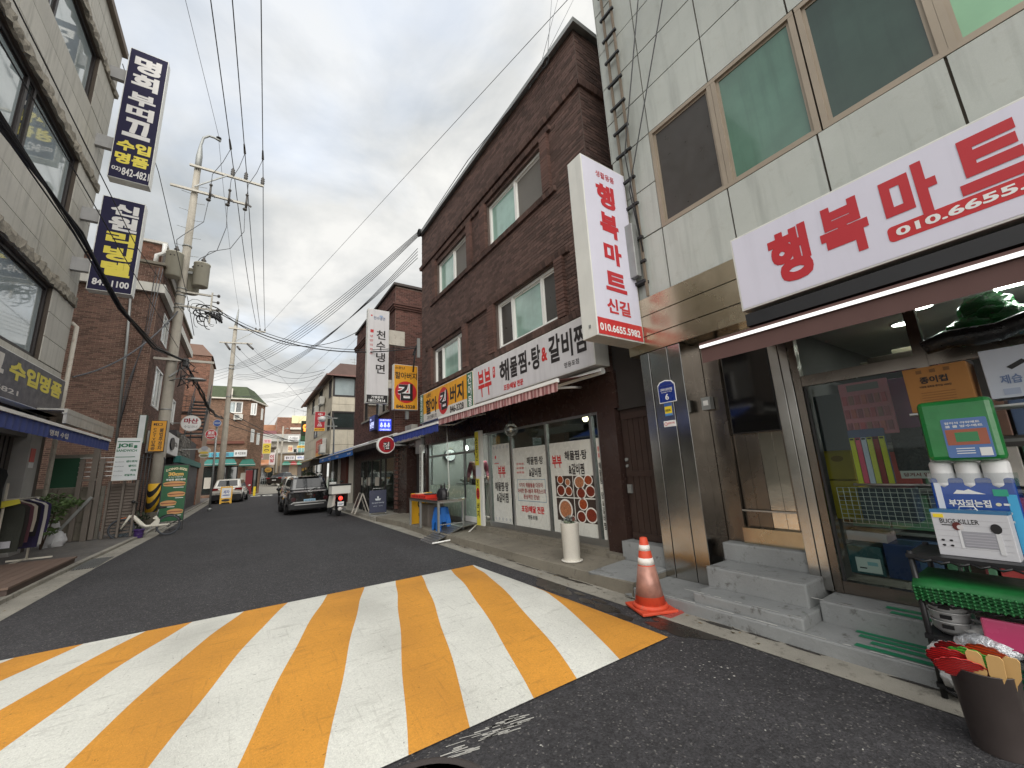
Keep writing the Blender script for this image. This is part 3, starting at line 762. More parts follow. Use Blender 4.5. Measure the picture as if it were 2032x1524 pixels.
# brown side door in the passage between the house and the mart
BD = thing('side_door', 'dark brown plank door in the narrow passage beside the granite pier', 'door', (4.62, 3.7, .4))
Fd = east(4.62, 3.98, 0)
for k in range(6):
    t = MB(); t.fbox(Fd, .03 + k * .098, .42, .12 + k * .098, 2.2, -.04, .0); t.build('plank', BROWNW, BD)
t = MB(); t.fbox(Fd, -.02, .36, .68, 2.26, -.08, -.03); t.fbox(Fd, .02, .44, .63, .52, 0, .02); t.fbox(Fd, .02, 1.28, .63, 1.36, 0, .02); t.fbox(Fd, .02, 2.1, .63, 2.19, 0, .02); t.build('rail', BROWNW, BD)
t = MB(); t.lathe(Fd.p(.05, 1.52, .0), [(.025, 0), (.025, .03)], 10, axis=Fd.n); t.lathe(Fd.p(.05, 1.43, .0), [(.02, 0), (.02, .03)], 10, axis=Fd.n); t.fbox(Fd, .02, 1.05, .09, 1.17, 0, .03); t.build('lock', GALV, BD)
t = MB(); t.box(4.42, 3.32, .1, 4.9, 4.01, .42); t.build('door_plinth', GREYP, kind='structure')
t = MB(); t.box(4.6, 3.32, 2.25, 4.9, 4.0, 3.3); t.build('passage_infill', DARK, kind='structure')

# ---------------------------------------------------------------- mart building
MT = thing('mart_building', 'grey panel clad mart building with tan window strip and stainless steel ground floor', 'building', (4.4, 0, 0))
Fm = east(4.4, 3.42, 0)
def ml(y): return 3.42 - y
t = MB(); t.fbox(Fm, 0.004, 3.66, ml(-5), 4.52, -.5, -.022); t.fbox(Fm, .004, 6.02, ml(-5), 14, -.5, -.022); t.fbox(Fm, .004, 4.52, ml(2.76), 6.02, -.5, -.022); t.box(4.9, -5, 3.0, 12, 3.42, 13.9); t.box(4.42, 3.1, 3.0, 4.9, 3.415, 3.7); t.build('core', PANELD, MT)
vj = [3.42, 2.74, 1.865, .985, .12, -.75, -1.62, -2.5, -3.4, -4.4]
rows_ = [(3.66, 4.53), (6.02, 6.71), (6.71, 7.4), (7.4, 8.1), (8.1, 8.9), (8.9, 9.8), (9.8, 10.8), (10.8, 11.8), (11.8, 12.8), (12.8, 13.9)]
for a, b in zip(vj, vj[1:]):
    for z0, z1 in rows_ + ([(4.53, 5.25), (5.25, 6.02)] if a > 3 else []):
        if z0 > 9 and a < 1: continue
        if z1 == 4.53 and b < -2: continue
        t = MB(); t.fbox(Fm, ml(a) + .009, z0 + .009, ml(b) - .009, z1 - .009, -.02, random.uniform(-.002, .002)); t.build('panel', PANEL, MT)
for k, (z0, z1) in enumerate(rows_): 
    t = MB(); t.box(4.405, 3.42, z0 + .006, 6.2, 3.435, z1 - .006); t.build('panel', PANEL, MT)
window(MT, Fm, ml(2.74), 4.53, ml(.945), 6.02, (.485, .515), (SCREEND, TANAL, GREEN), d=.0, fw=.05, fm=TANAL, sash=.03)
window(MT, Fm, ml(.93), 4.53, ml(-.8), 6.02, (.47, .5), (DGREEN, TANAL, LGREEN), d=.0, fw=.05, fm=TANAL, sash=.03)
window(MT, Fm, ml(-.82), 4.53, ml(-2.4), 6.02, (.5,), (GREEN, DGREEN), d=.0, fw=.07, fm=TANAL, sash=.03)
# stainless fascia in three courses and the three-fold pillar
for z0, z1 in ((2.9, 3.12), (3.12, 3.4), (3.4, 3.65)):
    for a, b in ((3.46, 1.2), (1.2, -2)):
        t = MB(); t.fbox(Fm, ml(a) + .002, z0 + .006, ml(b) - .002, z1 - .006, -.3, .055); t.build('fascia_panel', STEELG, MT)
for a, b in ((3.3, 3.155), (3.155, 2.88), (2.88, 2.7)):
    t = MB(); t.fbox(Fm, ml(a) + .004, .11, ml(b) - .004, 2.895, -.22, .05); t.build('pillar_panel', STEEL, MT, bevel=.006)
Fr = east(4.62, 2.72, 0)
def rl(y): return 2.72 - y
t = MB(); t.fbox(Fr, 0, .38, .12, 2.9, -.06, .02); t.fbox(Fr, .125, .38, .27, 2.9, -.06, .01); t.fbox(Fr, .275, .38, .33, 2.9, -.06, .03); t.fbox(Fr, rl(1.86), .6, rl(1.8), 2.9, -.06, .03); t.build('jamb_panel', STEELD, MT)
for a, b in ((1.78, 1.69), (1.685, 1.61)):
    t = MB(); t.fbox(Fm, ml(a), .28, ml(b), 2.895, -.22, -.02); t.build('jamb_panel', STEEL, MT, bevel=.004)
t = MB(); t.fbox(Fr, .32, .57, rl(1.8), .73, -.2, .06); t.build('door_sill', STEELG, MT)
for k in range(4):
    t = MB(); a = .34 + k * .135; t.fbox(Fr, a, .73, a + .13, 2.9, -.05, -.02 + (k % 2) * .003); t.build('door_panel', MIRROR if k > 1 else STEELD, MT)
t = MB(); t.fbox(Fr, rl(2.42), .9, rl(1.83), .915, 0, .02); t.build('door_rail', ALU, MT)
t = MB(); t.fbox(Fr, .09, 2.05, .2, 2.2, .02, .1); t.build('doorbell_box', GALV, MT)
t = MB(); t.fbox(Fr, .115, 2.1, .175, 2.16, .1, .106); t.build('doorbell_plate', WHITEF, MT)
tv = thing('wall_screen', 'black flat screen hung above the mirror steel entrance door', 'screen', (4.6, 2.08, 1.72))
t = MB(); t.fbox(Fr, rl(2.33), 1.73, rl(1.83), 2.63, .02, .075); t.build('housing', BLACKP, tv, bevel=.006)
t = MB(); t.fbox(Fr, rl(2.315), 1.745, rl(1.845), 2.615, .075, .078); t.build('glass', mat('black_glass', S(14, 14, 16), .06, spec=.7), tv)
# shop front: sliding glass door, transom, second light on the right
Fw = east(4.42, 1.6, 0)
def wl_(y): return 1.6 - y
t = MB()
for a, b, z0, z1 in ((1.6, 1.54, .28, 2.9), (.74, .67, .28, 2.9), (-.9, -.96, .28, 2.9)): t.fbox(Fw, wl_(a), z0, wl_(b), z1, -.09, 0)
for a, b in ((1.54, .74), (.67, -.9)): t.fbox(Fw, wl_(a), .28, wl_(b), .38, -.08, -.01); t.fbox(Fw, wl_(a), 2.12, wl_(b), 2.22, -.08, -.01); t.fbox(Fw, wl_(a), 2.8, wl_(b), 2.9, -.08, -.01)
sf = t.build('shopfront', STEELD, MT)
for a, b in ((1.54, .74),):
    q = MB(); q.fbox(Fw, wl_(a), .38, wl_(b), 2.12, -.045, -.04); q.build('pane', GLASSM, sf); q = MB(); q.fbox(Fw, wl_(a), 2.22, wl_(b), 2.8, -.045, -.04); q.build('pane', GLASSM, sf)
q = MB(); q.fbox(Fw, wl_(.67), 2.22, wl_(-.9), 2.8, -.045, -.04); q.build('pane', GLASSM, sf)
t = MB(); t.bar((4.38, 1.5, .4), (4.38, 1.5, 2.1), .02, .02); t.build('door_edge', BLACKM, MT)
# inside of the mart
t = MB(); t.box(8.2, -3, .2, 8.3, 2.5, 3.2); t.box(4.66, 1.66, .2, 8.2, 1.72, 3.2); t.box(4.6, -3, .2, 8.2, -2.9, 3.2); t.build('inner_wall', mat('mart_wall', S(96, 94, 92), .9), MT)
t = MB(); t.box(4.5, -3, .2, 8.2, 1.66, .29); t.build('inner_floor', CONC, MT)
t = MB(); t.box(4.52, -3, 2.78, 8.2, 1.66, 2.85); t.build('inner_ceiling', CEIL, MT)
for x, y in ((5.6, .96), (5.1, .72), (6.8, .9), (6.8, .1)):
    dl = thing('ceiling_downlight', 'lit round downlight in the mart ceiling, %s' % {(5.6, .96): 'the left one seen over the door', (5.1, .72): 'just right of the door mullion', (6.8, .9): 'deep in the shop', (6.8, .1): 'deep in the shop'}[(x, y)], 'ceiling light', (x, y, 2.78), group='mart ceiling downlights')
    t = MB(); t.lathe((x, y, 2.755), [(.075, 0), (.075, .03)], 18); t.build('lens', LAMPW, dl)
    t = MB(); t.lathe((x, y, 2.757), [(.076, 0), (.095, 0), (.095, .025), (.076, .025)], 18); t.build('trim_ring', WHITEF, dl)
tl = thing('ceiling_tube_light', 'lit white tube light on the mart ceiling at the right', 'ceiling light', (5, -.1, 2.76))
t = MB(); t.box(4.95, -.9, 2.745, 5.05, .3, 2.778); t.build('housing', WHITEF, tl); t = MB(); t.box(4.97, -.88, 2.715, 5.03, .28, 2.744); t.build('tube', LAMPW, tl)
# ladder-like cable rack and conduits on the left edge of the mart wall
lad = thing('cable_ladder', 'rusty brown cable ladder running up the corner of the grey mart wall', 'cable ladder', (4.36, 3.12, 3.7))
for y in (3.22, 3.05):
    t = MB(); t.box(4.33, y - .012, 3.66, 4.37, y + .012, 14); t.build('rail', mat('brown_rail', S(124, 112, 98), .7, .3, var=.2) if 'brown_rail' not in bpy.data.materials else bpy.data.materials['brown_rail'], lad)
for k in range(22):
    z = 4.1 + k * .45 + random.uniform(-.05, .05); t = MB(); t.box(4.31, 3.0, z, 4.35, 3.27, z + .035); t.build('rung', BLACKM, lad)
cb = thing('junction_box', 'grey junction box on the mart wall behind the projecting sign', 'junction box', (4.34, 3.18, 4.2))
t = MB(); t.box(4.22, 3.08, 3.95, 4.32, 3.28, 4.75); t.build('box', GALV, cb, bevel=.01); t = MB(); t.box(4.3, 3.04, 3.86, 4.4, 3.3, 3.9); t.build('bracket', BLACKM, cb)
# ---------------------------------------------------------------- signs
def signbox(name, label, F, w, h, depth, fm, cm=SIGNS, group=None, rim=.018, cat='sign'):
    s_ = thing(name, label, cat, F.p(w / 2, 0, -depth / 2), 0, group)
    t = MB(); t.fbox(F, 0, 0, w, h, -depth, 0); t.build('case', cm, s_, bevel=.006)
    t = MB(); t.fbox(F, rim, rim, w - rim, h - rim, 0, .003); t.build('panel', fm, s_)
    return s_, F.at(0, 0, .003)
def patch(F, x0, y0, x1, y1, m_, p, d=.0025, name='print'):
    t = MB(); t.fbox(F, x0, y0, x1, y1, 0, d); return t.build(name, m_, p)
def disc(F, cx, cy, rx, ry, m_, p, d=.0025, name='print', n=32):
    t = MB(); t.ell(F, cx, cy, rx, ry, 0, d, n); return t.build(name, m_, p)
def rbox(F, x0, y0, x1, y1, r, m_, p, d=.0025):
    pts = []
    for cx, cy, a0 in ((x1 - r, y0 + r, -90), (x1 - r, y1 - r, 0), (x0 + r, y1 - r, 90), (x0 + r, y0 + r, 180)):
        pts += [(cx + r * math.cos(rad(a0 + k * 18)), cy + r * math.sin(rad(a0 + k * 18))) for k in range(6)]
    t = MB(); t.fpoly(F, pts, 0, d); return t.build('print', m_, p)
# big mart fascia sign
g, F = signbox('mart_fascia_sign', 'long white sign with large red lettering above the brown mart awning', east(3.9, 1.72, 2.86), 3.6, .76, .16, SIGNW)
for s, y0, y1, z0, z1 in (('행', 1.4, 1.09, 2.975, 3.47), ('복', 1.01, .7, 3.02, 3.49), ('마', .6, .31, 3.09, 3.52), ('트', .22, -.1, 3.13, 3.52), ('신', -.18, -.5, 3.0, 3.52), ('길', -.58, -.9, 3.0, 3.52)):
    text(s, F, 1.72 - y0, z0 - 2.86, 1.72 - y1, z1 - 2.86, REDL, g, bold=.045)
rbox(F, 1.105, .135, 2.1, .255, .03, RED, g); text('010.6655.5982', F, 1.15, .165, 2.06, .23, WHT, g, bold=.03, d=.004)
# projecting mart sign
g, F = signbox('mart_projecting_sign', 'tall white box sign with red vertical lettering sticking out at the mart corner', south(3.2, 3.47, 3.03), .88, 2.6, .26, SIGNW)
def pj(s, x0, z0, x1, z1, m_=REDL, **k): text(s, F, x0 - 3.47, z0 - 3.03, x1 - 3.47, z1 - 3.03, m_, g, **k)
pj('생활용품', 3.73, 5.38, 4.1, 5.48, bold=.01); pj('행', 3.71, 4.92, 4.07, 5.29, bold=.045); pj('복', 3.72, 4.47, 4.08, 4.84, bold=.045); pj('마', 3.74, 4.07, 4.08, 4.39, bold=.045); pj('트', 3.71, 3.68, 4.11, 3.96, bold=.045); pj('신길', 3.69, 3.36, 4.13, 3.57, bold=.03)
patch(F, .02, .02, .86, .24, RED, g); pj('010.6655.5982', 3.52, 3.1, 4.28, 3.2, WHT, bold=.03, d=.004)
t = MB(); t.box(4.352, 3.27, 3.3, 4.42, 3.35, 3.4); t.build('bracket', GALV, g); t = MB(); t.box(4.352, 3.27, 5.2, 4.42, 3.35, 5.3); t.build('bracket', GALV, g)
t = MB(); t.box(3.462, 3.3, 3.15, 3.469, 3.33, 3.19); t.build('switch_plate', GALV, g)
# restaurant fascia sign, kim shop sign with green side strips
g, F = signbox('restaurant_sign', 'long white restaurant sign with brushed black and red lettering over the striped awning', east(4.2, 7.77, 2.92), 3.8, .83, .3, SIGNW2)
def q(s, y0, z0, y1, z1, m_, **k): text(s, F, 7.77 - y0, z0 - 2.92, 7.77 - y1, z1 - 2.92, m_, g, **k)
q('부부', 7.52, 3.02, 6.95, 3.62, BRED, bold=.03, slant=-.08); rbox(F, 7.77 - 6.9, .42, 7.77 - 6.81, .66, .03, RED, g); q('우\n리', 6.88, 3.4, 6.83, 3.54, WHT, d=.004)
for s, a, b, z0, z1 in (('해', 6.63, 6.28, 3.17, 3.62), ('물', 6.24, 5.98, 3.2, 3.6), ('찜', 5.95, 5.68, 3.2, 3.62), ('탕', 5.52, 5.26, 3.18, 3.62), ('갈', 5.02, 4.72, 3.18, 3.66), ('비', 4.68, 4.42, 3.18, 3.64), ('찜', 4.38, 4.12, 3.18, 3.64)): q(s, a, z0, b, z1, BRUSH, bold=.03)
disc(F, 7.77 - 5.6, .42, .035, .035, BRUSH, g); q('&', 5.23, 3.27, 5.07, 3.52, BRED, bold=.03); q('포장/배달 전문', 6.5, 2.99, 5.82, 3.11, BRED, bold=.035); q('영등포점', 4.66, 3.02, 4.31, 3.11, BRUSH, bold=.01)
g, F = signbox('seaweed_shop_sign', 'weathered yellow shop sign with black lettering, red disc and green ends', east(4.2, 11.16, 2.87), 3.37, .85, .2, ORANGEY)
def q(s, y0, z0, y1, z1, m_, **k): text(s, F, 11.16 - y0, z0 - 2.87, 11.16 - y1, z1 - 2.87, m_, g, **k)
GSTRIP = paint(48, 104, 78, .5); OFFW = paint(206, 200, 188, .5)
patch(F, .02, .02, .29, .83, GSTRIP, g); patch(F, 3.06, .02, 3.35, .83, GSTRIP, g); patch(F, .295, .02, 3.055, .24, OFFW, g)
q('돌\n김\n파\n래\n김', 11.1, 2.92, 10.93, 3.66, WHT, d=.004); q('건\n어\n물', 8.04, 2.92, 7.86, 3.66, WHT, d=.004)
q('할아', 10.68, 3.06, 9.87, 3.5, BRUSH, bold=.03); disc(F, 11.16 - 9.45, .42, .33, .36, RED, g, d=.003); q('김', 9.67, 3.05, 9.2, 3.55, WHT, bold=.09, d=.0036); q('김', 9.67, 3.05, 9.2, 3.55, BRUSH, bold=.04, d=.005)
q('버지', 9.03, 3.13, 8.27, 3.58, BRUSH, bold=.03); q('846-3328', 9.05, 2.9, 8.28, 3.07, BRUSH, bold=.03, d=.004); q('소문난', 10.63, 3.55, 10.3, 3.66, BRUSH); q('고향 전통의 맛', 10.6, 2.92, 9.9, 3.03, BRUSH, d=.004)
# awnings
def awning(label, pts, zb, zf, vh, m_top, m_val, m_bar, stripes=0, scallop=False, pleat=1., back_z=None, name='awning', parts=True):
    """pts: front edge (x,y) start and end, and depth behind it; valance hangs from the front bar"""
    (xa, ya), (xb, yb), dx = pts
    a_ = thing(name, label, 'awning', ((xa + xb) / 2 + dx, (ya + yb) / 2, zb))
    n = max(2, int(abs(yb - ya) / .12)); t = MB()
    for i in range(n + 1):
        f = i / n; x, y = xa + (xb - xa) * f, ya + (yb - ya) * f
        t.v += [Vector((x, y, zf)), Vector((x + dx * .5, y, (zf + zb) / 2 - .015)), Vector((x + dx, y, zb))]
    for i in range(n):
        for j in range(2): t.f.append([i * 3 + j, (i + 1) * 3 + j, (i + 1) * 3 + j + 1, i * 3 + j + 1]); t.mi.append(i % 2 if stripes else 0); t.sm.append(True)
    mt = m_top if isinstance(m_top, list) else [m_top, m_top]
    t.build('canopy', mt, a_, solid=.006)
    w = stripes or .07; n = int(abs(yb - ya) / w); t = MB()
    for i in range(n):
        f0, f1 = i / n, (i + 1) / n
        for k in range(4):
            for f in (f0 + (f1 - f0) * k / 4, f0 + (f1 - f0) * (k + 1) / 4):
                x, y = xa + (xb - xa) * f, ya + (yb - ya) * f
                ph = math.sin(f * n * 2.1) * .012 * pleat
                d = vh + (.03 * abs(math.sin(math.pi * f * n / 2)) if scallop else 0)
                t.v += [Vector((x - .002, y, zf - .02)), Vector((x - .004 + ph, y, zf - d))]
            b = len(t.v) - 4; t.f.append([b, b + 1, b + 3, b + 2]); t.mi.append(i % 2); t.sm.append(True)
    mv = m_val if isinstance(m_val, list) else [m_val, m_val]
    t.build('valance', mv, a_)
    t = MB(); t.bar((xa, ya, zf), (xb, yb, zf), .045, .05); t.build('front_bar', m_bar, a_)
    t = MB()
    for f in (.12, .88):
        x, y = xa + (xb - xa) * f, ya + (yb - ya) * f
        t.tube([(x + .02, y, zf - .03), (x + dx * .5, y + .25 * (1 if f < .5 else -1), zf - .02), (x + dx, y, zb - .16)], .018, 6)
    t.build('folding_arm', m_bar, a_)
    t = MB(); t.tube([(xa + dx + .0, ya, zb), (xb + dx, yb, zb)], .05, 10); t.build('roller', m_bar, a_)
    return a_
PST = [paint(176, 140, 138, .8), paint(132, 84, 84, .8)]
DST = [paint(96, 56, 54, .8), paint(74, 44, 44, .8)]
awning('striped maroon and pink awning under the white restaurant sign', ((3.45, 8.02), (3.45, 3.98), .9), 2.84, 2.62, .15, DST, PST, WHITEF, stripes=.045)
awning('blue scalloped awning under the yellow seaweed shop sign', ((3.45, 11.25), (3.45, 8.06), .9), 2.84, 2.53, .17, paint(44, 62, 132, .8), paint(40, 56, 128, .8), WHITEF, scallop=True)
MB_ = paint(92, 66, 62, .75)
aw = awning('long plain brown awning with a white light bar over the mart entrance', ((3.32, 1.86), (3.32, -1.9), .95), 2.74, 2.47, .155, MB_, MB_, MB_, pleat=.1)
t = MB(); t.box(3.9, -1.9, 2.7, 4.3, 1.7, 2.82); t.build('cassette', BLACKM, aw)
t = MB(); t.box(3.284, -1.88, 2.446, 3.296, 1.85, 2.47); t.build('light_strip', LED, aw)
# second brick house front: signs on it
g, F = signbox('noodle_sign', 'tall white projecting noodle shop sign with black brushed lettering and black foot', south(13.5, 3.19, 3.84), .74, 3.38, .24, SIGNW2)
def pj(s, x0, z0, x1, z1, m_, **k): text(s, F, x0 - 3.19, z0 - 3.84, x1 - 3.19, z1 - 3.84, m_, g, **k)
for s, z in (('천', 6.12), ('수', 5.72), ('냉', 5.3), ('면', 4.88)): pj(s, 3.49, z, 3.8, z + .33, BRUSH, bold=.02)
PINKR = paint(190, 100, 100, .5); BLUEL = paint(96, 110, 140, .5)
pj('천수냉면', 3.38, 6.83, 3.78, 6.96, BLUEL); disc(F, .45, 3.14, .07, .04, paint(150, 170, 200, .5), g); patch(F, .09, 2.5, .2, 2.61, RED, g); disc(F, .12, 3.13, .03, .03, RED, g)
for s, z in (('냉', 6.16), ('면', 6.0), ('의', 5.84), ('정', 5.68), ('수', 5.52)): pj(s, 3.27, z, 3.37, z + .09, PINKR)
patch(F, .018, .018, .722, .28, BLK, g); pj('가맹문의', 3.36, 4.0, 3.76, 4.09, WHT, d=.004, bold=.03); pj('1811-7414', 3.28, 3.88, 3.83, 3.975, WHT, d=.004, bold=.03)
t = MB(); t.box(3.93, 13.55, 6.0, 4.52, 13.7, 6.55); t.build('bracket', RUSTY, g); t = MB(); t.box(3.93, 13.55, 4.4, 4.52, 13.7, 4.7); t.build('bracket', RUSTY, g)
g, F = signbox('seaweed_projecting_sign', 'yellow projecting box sign with a red disc and black phone number', south(13.2, 4.03, 3.6), .86, 1.6, .22, ORANGEY)
def pj(s, x0, z0, x1, z1, m_, **k): text(s, F, x0 - 4.03, z0 - 3.6, x1 - 4.03, z1 - 3.6, m_, g, **k)
pj('소문난', 4.07, 5.03, 4.42, 5.12, BRUSH); pj('할아버지', 4.07, 4.68, 4.85, 4.93, BRUSH, bold=.02); disc(F, .43, .62, .385, .385, RED, g); pj('김', 4.17, 3.92, 4.7, 4.52, WHT, bold=.09, d=.0035); pj('김', 4.17, 3.92, 4.7, 4.52, BRUSH, bold=.035, d=.0045); pj('846-3328', 4.12, 3.65, 4.78, 3.77, BRUSH, bold=.03)
t = MB(); t.box(4.5, 13.3, 3.3, 4.6, 13.4, 3.62); t.build('bracket', GALV, g)
# small signs along this side
BLUES = mat('blue_lit_panel', S(48, 66, 196), .4, var=.03, emit=.5); BLUEW = paint(198, 206, 240, .4, emit=.4)
g, F = signbox('blue_square_sign', 'square blue sign with three white flask figures between two lines of lettering', south(14.4, 3.86, 2.98), .48, .46, .12, BLUES, paint(60, 66, 110))
text('CHEONSU', F, .05, .37, .43, .43, BLUEW, g, bold=.03); text('CHEONSU', F, .05, .03, .43, .09, BLUEW, g, bold=.03)
for k in range(3):
    disc(F, .11 + k * .13, .2, .05, .055, BLUEW, g); disc(F, .11 + k * .13, .28, .03, .035, BLUEW, g)
    text('w', F, .085 + k * .13, .17, .135 + k * .13, .21, BLUES, g, d=.004)
g, F = signbox('blue_slanted_sign', 'small blue sign with white lettering on the brick wall above the dark awning', east(4.28, 17.35, 3.26), .82, .62, .14, paint(70, 92, 180, .4), paint(40, 46, 90))
text('천수', F, .1, .42, .34, .52, BLUEW, g); text('냉면', F, .1, .1, .7, .36, BLUEW, g, bold=.03)
g = thing('round_seaweed_sign', 'round red sign with a black and white character hanging under the sign row', 'sign', (3.95, 13.6, 2.2))
F = south(13.6, 3.92, 2.44); t = MB(); t.ell(F, 0, 0, .3, .29, -.14, 0, 36); t.build('case', WHITEF, g); disc(F, .015, 0, .265, .26, mat('deep_red_face', S(150, 22, 34), .4), g, d=.004)
text('김', F, -.1, -.17, .14, .1, WHT, g, bold=.08, d=.0045); text('김', F, -.1, -.17, .14, .1, BLK, g, bold=.03, d=.006)
t = MB(); t.box(4.2, 13.62, 2.4, 4.62, 13.7, 2.46); t.build('bracket', GALV, g)
g, F = signbox('vertical_yellow_strip', 'narrow yellow strip sign with black vertical lettering between the two shop fronts', east(4.46, 8.27, .22), .3, 2.14, .05, SIGNS)
YS = paint(218, 206, 66, .5); patch(F, .0, 1.35, .17, 2.12, YS, g); patch(F, .0, .02, .17, 1.05, YS, g); disc(F, .085, .72, .075, .13, RED, g, d=.004)
text('소\n문\n난', F, .03, 1.45, .14, 2.0, BRUSH, g, d=.004); text('할\n아', F, .03, .87, .14, 1.03, BRUSH, g, d=.004); text('버\n지', F, .03, .2, .14, .52, BRUSH, g, d=.004); text('김', F, .045, .65, .125, .78, BLK, g, d=.005); patch(F, .02, 1.1, .26, 1.3, paint(210, 214, 222, .5), g)
g, F = signbox('vertical_white_strip', 'narrow white strip sign with black vertical lettering at the left of the seaweed shop', east(4.44, 11.86, .85), .2, 1.45, .05, SIGNS)
text('건\n어\n물\n도\n매\n시\n장\n수\n협', F, .05, .08, .14, 1.38, BRUSH, g)
# address plates on the steel pillar
g, F = signbox('address_plate', 'small blue pentagon house number plate 6 on the steel pillar', east(4.348, 3.085, 2.19), .25, .23, .008, paint(32, 52, 126, .35), WHT, rim=.012, cat='plate')
t = MB(); t.fpoly(Face(F.p(0, .225), F.u, F.v), [(0, 0), (.25, 0), (.21, .045), (.125, .065), (.04, .045)], -.006, .002); t.build('plate_top', WHT, g); t = MB(); t.fpoly(Face(F.p(0, .22), F.u, F.v), [(.014, 0), (.236, 0), (.2, .04), (.125, .055), (.05, .04)], 0, .0035); t.build('plate_top', paint(32, 52, 126, .35), g)
text('6', F, .1, .035, .15, .11, WHT, g, bold=.02); text('가마산로77길', F, .04, .15, .21, .185, WHT, g); text('Gamasan-ro 77-gil', F, .05, .125, .2, .142, WHT, g)
g, F = signbox('yellow_sticker', 'small yellow and blue sticker under the house number plate', east(4.348, 3.025, 2.02), .115, .165, .003, YEL, paint(60, 90, 150), rim=.008, cat='sticker')
patch(F, .008, .125, .107, .157, paint(60, 96, 160, .4), g); patch(F, .008, .008, .107, .035, paint(90, 140, 190, .4), g); text('NSOK', F, .02, .06, .095, .09, BLK, g, d=.004)
g, F = signbox('white_sticker', 'small white sticker with red lettering, lowest on the steel pillar', east(4.348, 3.06, 1.89), .17, .075, .003, WHT, WHT, rim=.004, cat='sticker')
disc(F, .035, .037, .022, .022, RED, g); disc(F, .035, .037, .015, .015, WHT, g, d=.003); text('금연구역', F, .065, .03, .155, .055, RED, g)

# ---------------------------------------------------------------- things in front of the mart
def rnd_box(t, x0, y0, z0, x1, y1, z1, mi=0): return t.box(x0, y0, z0, x1, y1, z1, mi)
rk = thing('storage_rack', 'black plastic shelf rack full of goods at the mart entrance', 'shelf rack', (3.85, .5, 0))
for x in (3.63, 4.02):
    for y in (.86, -.1):
        t = MB(); t.tube([(x, y, 0), (x, y, .84)], .016, 8); t.build('post', BLACKP, rk)
for z in (.06, .33, .55, .80):
    t = MB(); t.box(3.61, -.12, z, 4.04, .88, z + .025)
    for k in range(12): t.tube([(3.6, .84 - k * .08, z + .005), (3.6, .8 - k * .08, z - .012), (3.6, .76 - k * .08, z + .005)], .008, 5)
    t.build('shelf', BLACKP, rk)
# fly-killer box
g = thing('appliance_box', 'white carton with insect killer print and black lettering on the rack top', 'box', (3.76, .57, .825))
F = Face((3.7, .735, .826), (0, -1, 0), (.05, 0, 1))
t = MB(); t.fbox(F, 0, 0, .32, .27, -.14, 0); t.build('carton', paint(196, 196, 200, .5), g, bevel=.003); t = MB(); t.fbox(F, -.002, .255, .322, .273, -.142, .001); t.build('edge', paint(56, 110, 150, .5), g)
text('BUGS-KILLER', F, .035, .192, .2, .22, BLK, g, bold=.004); patch(F, .04, .18, .1, .185, BLK, g); patch(F, .01, .225, .055, .247, YEL, g, d=.004)
for k in range(6): patch(F, .012, .05 + k * .033, .31, .051 + k * .033, paint(170, 168, 172, .5), g, d=.0012)
GP = paint(150, 150, 156, .4)
patch(F, .105, .05, .117, .17, paint(216, 216, 218, .4), g); patch(F, .117, .06, .26, .15, GP, g, d=.003); disc(F, .105, .178, .02, .024, paint(92, 34, 30, .4), g, d=.004); disc(F, .118, .172, .014, .014, paint(200, 196, 196, .4), g, d=.005); patch(F, .255, .03, .275, .17, paint(206, 206, 208, .4), g, d=.004); disc(F, .262, .175, .022, .028, BLK, g, d=.005)
for k in range(5): patch(F, .125, .068 + k * .016, .25, .0715 + k * .016, paint(176, 172, 182, .4), g, d=.004)
for k in range(4): disc(F, .03 + (k % 2) * .035, .06 + (k // 2) * .03, .008, .006, BLK, g, n=10)
t = MB(); t.tube([F.p(.12, .27, -.05), F.p(.13, .295, -.05), F.p(.19, .295, -.05), F.p(.2, .27, -.05)], .004, 6); t.build('handle', WHITEF, g)
# toilet paper pack
g = thing('tissue_roll_pack', 'blue and white plastic wrapped pack of paper rolls standing on the rack', 'tissue pack', (3.93, .53, .825))
F = Face((3.86, .735, .826), (0, -1, 0), (.04, 0, 1)); BLUEP = mat('blue_wrap', S(24, 70, 150), .18, var=.25, vs=5, coat=.8)
t = MB(); t.fbox(F, .003, .0, .367, .46, -.2, 0); t.build('wrap', BLUEP, g, bevel=.012)
t = MB()
for i in range(3):
    t.lathe(F.p(.065 + i * .118, .4, -.05), [(.05, 0), (.056, .02), (.056, .15), (.05, .165), (.02, .165)], 16, axis=F.v); t.lathe(F.p(.065 + i * .118, .4, -.15), [(.05, 0), (.056, .02), (.056, .15), (.05, .165), (.02, .165)], 16, axis=F.v)
t.build('roll', paint(226, 226, 226, .7), g)
t = MB(); t.fbox(F, .0, .43, .37, .49, -.205, .006); t.build('clear_film', glass('cling_film', (.95, .96, .97), lo=.1, hi=.5, rough=.12), g)
text('부자되는집', F, .07, .28, .25, .325, WHT, g, bold=.03); text('데코', F, .14, .245, .19, .268, WHT, g); patch(F, .02, .05, .05, .43, paint(210, 216, 226, .4), g); patch(F, .27, .35, .33, .39, paint(52, 160, 130, .4), g)
t = MB(); t.fpoly(F, [(.1, .36), (.24, .36), (.2, .375), (.17, .39), (.15, .38), (.12, .385)], 0, .002); t.build('print', WHT, g); patch(F, .32, 0.02, .36, .36, paint(70, 168, 214, .4), g)
for k in range(3): disc(F, .28, .3 - k * .05, .012, .01, paint(222, 214, 180, .4), g, n=12); patch(F, .3, .295 - k * .05, .325, .307 - k * .05, WHT, g)
t = MB(); t.fpoly(F, [(.05, .12), (.28, .17), (.3, .2), (.05, .2)], 0, .0015); t.build('print', paint(40, 138, 170, .4), g)
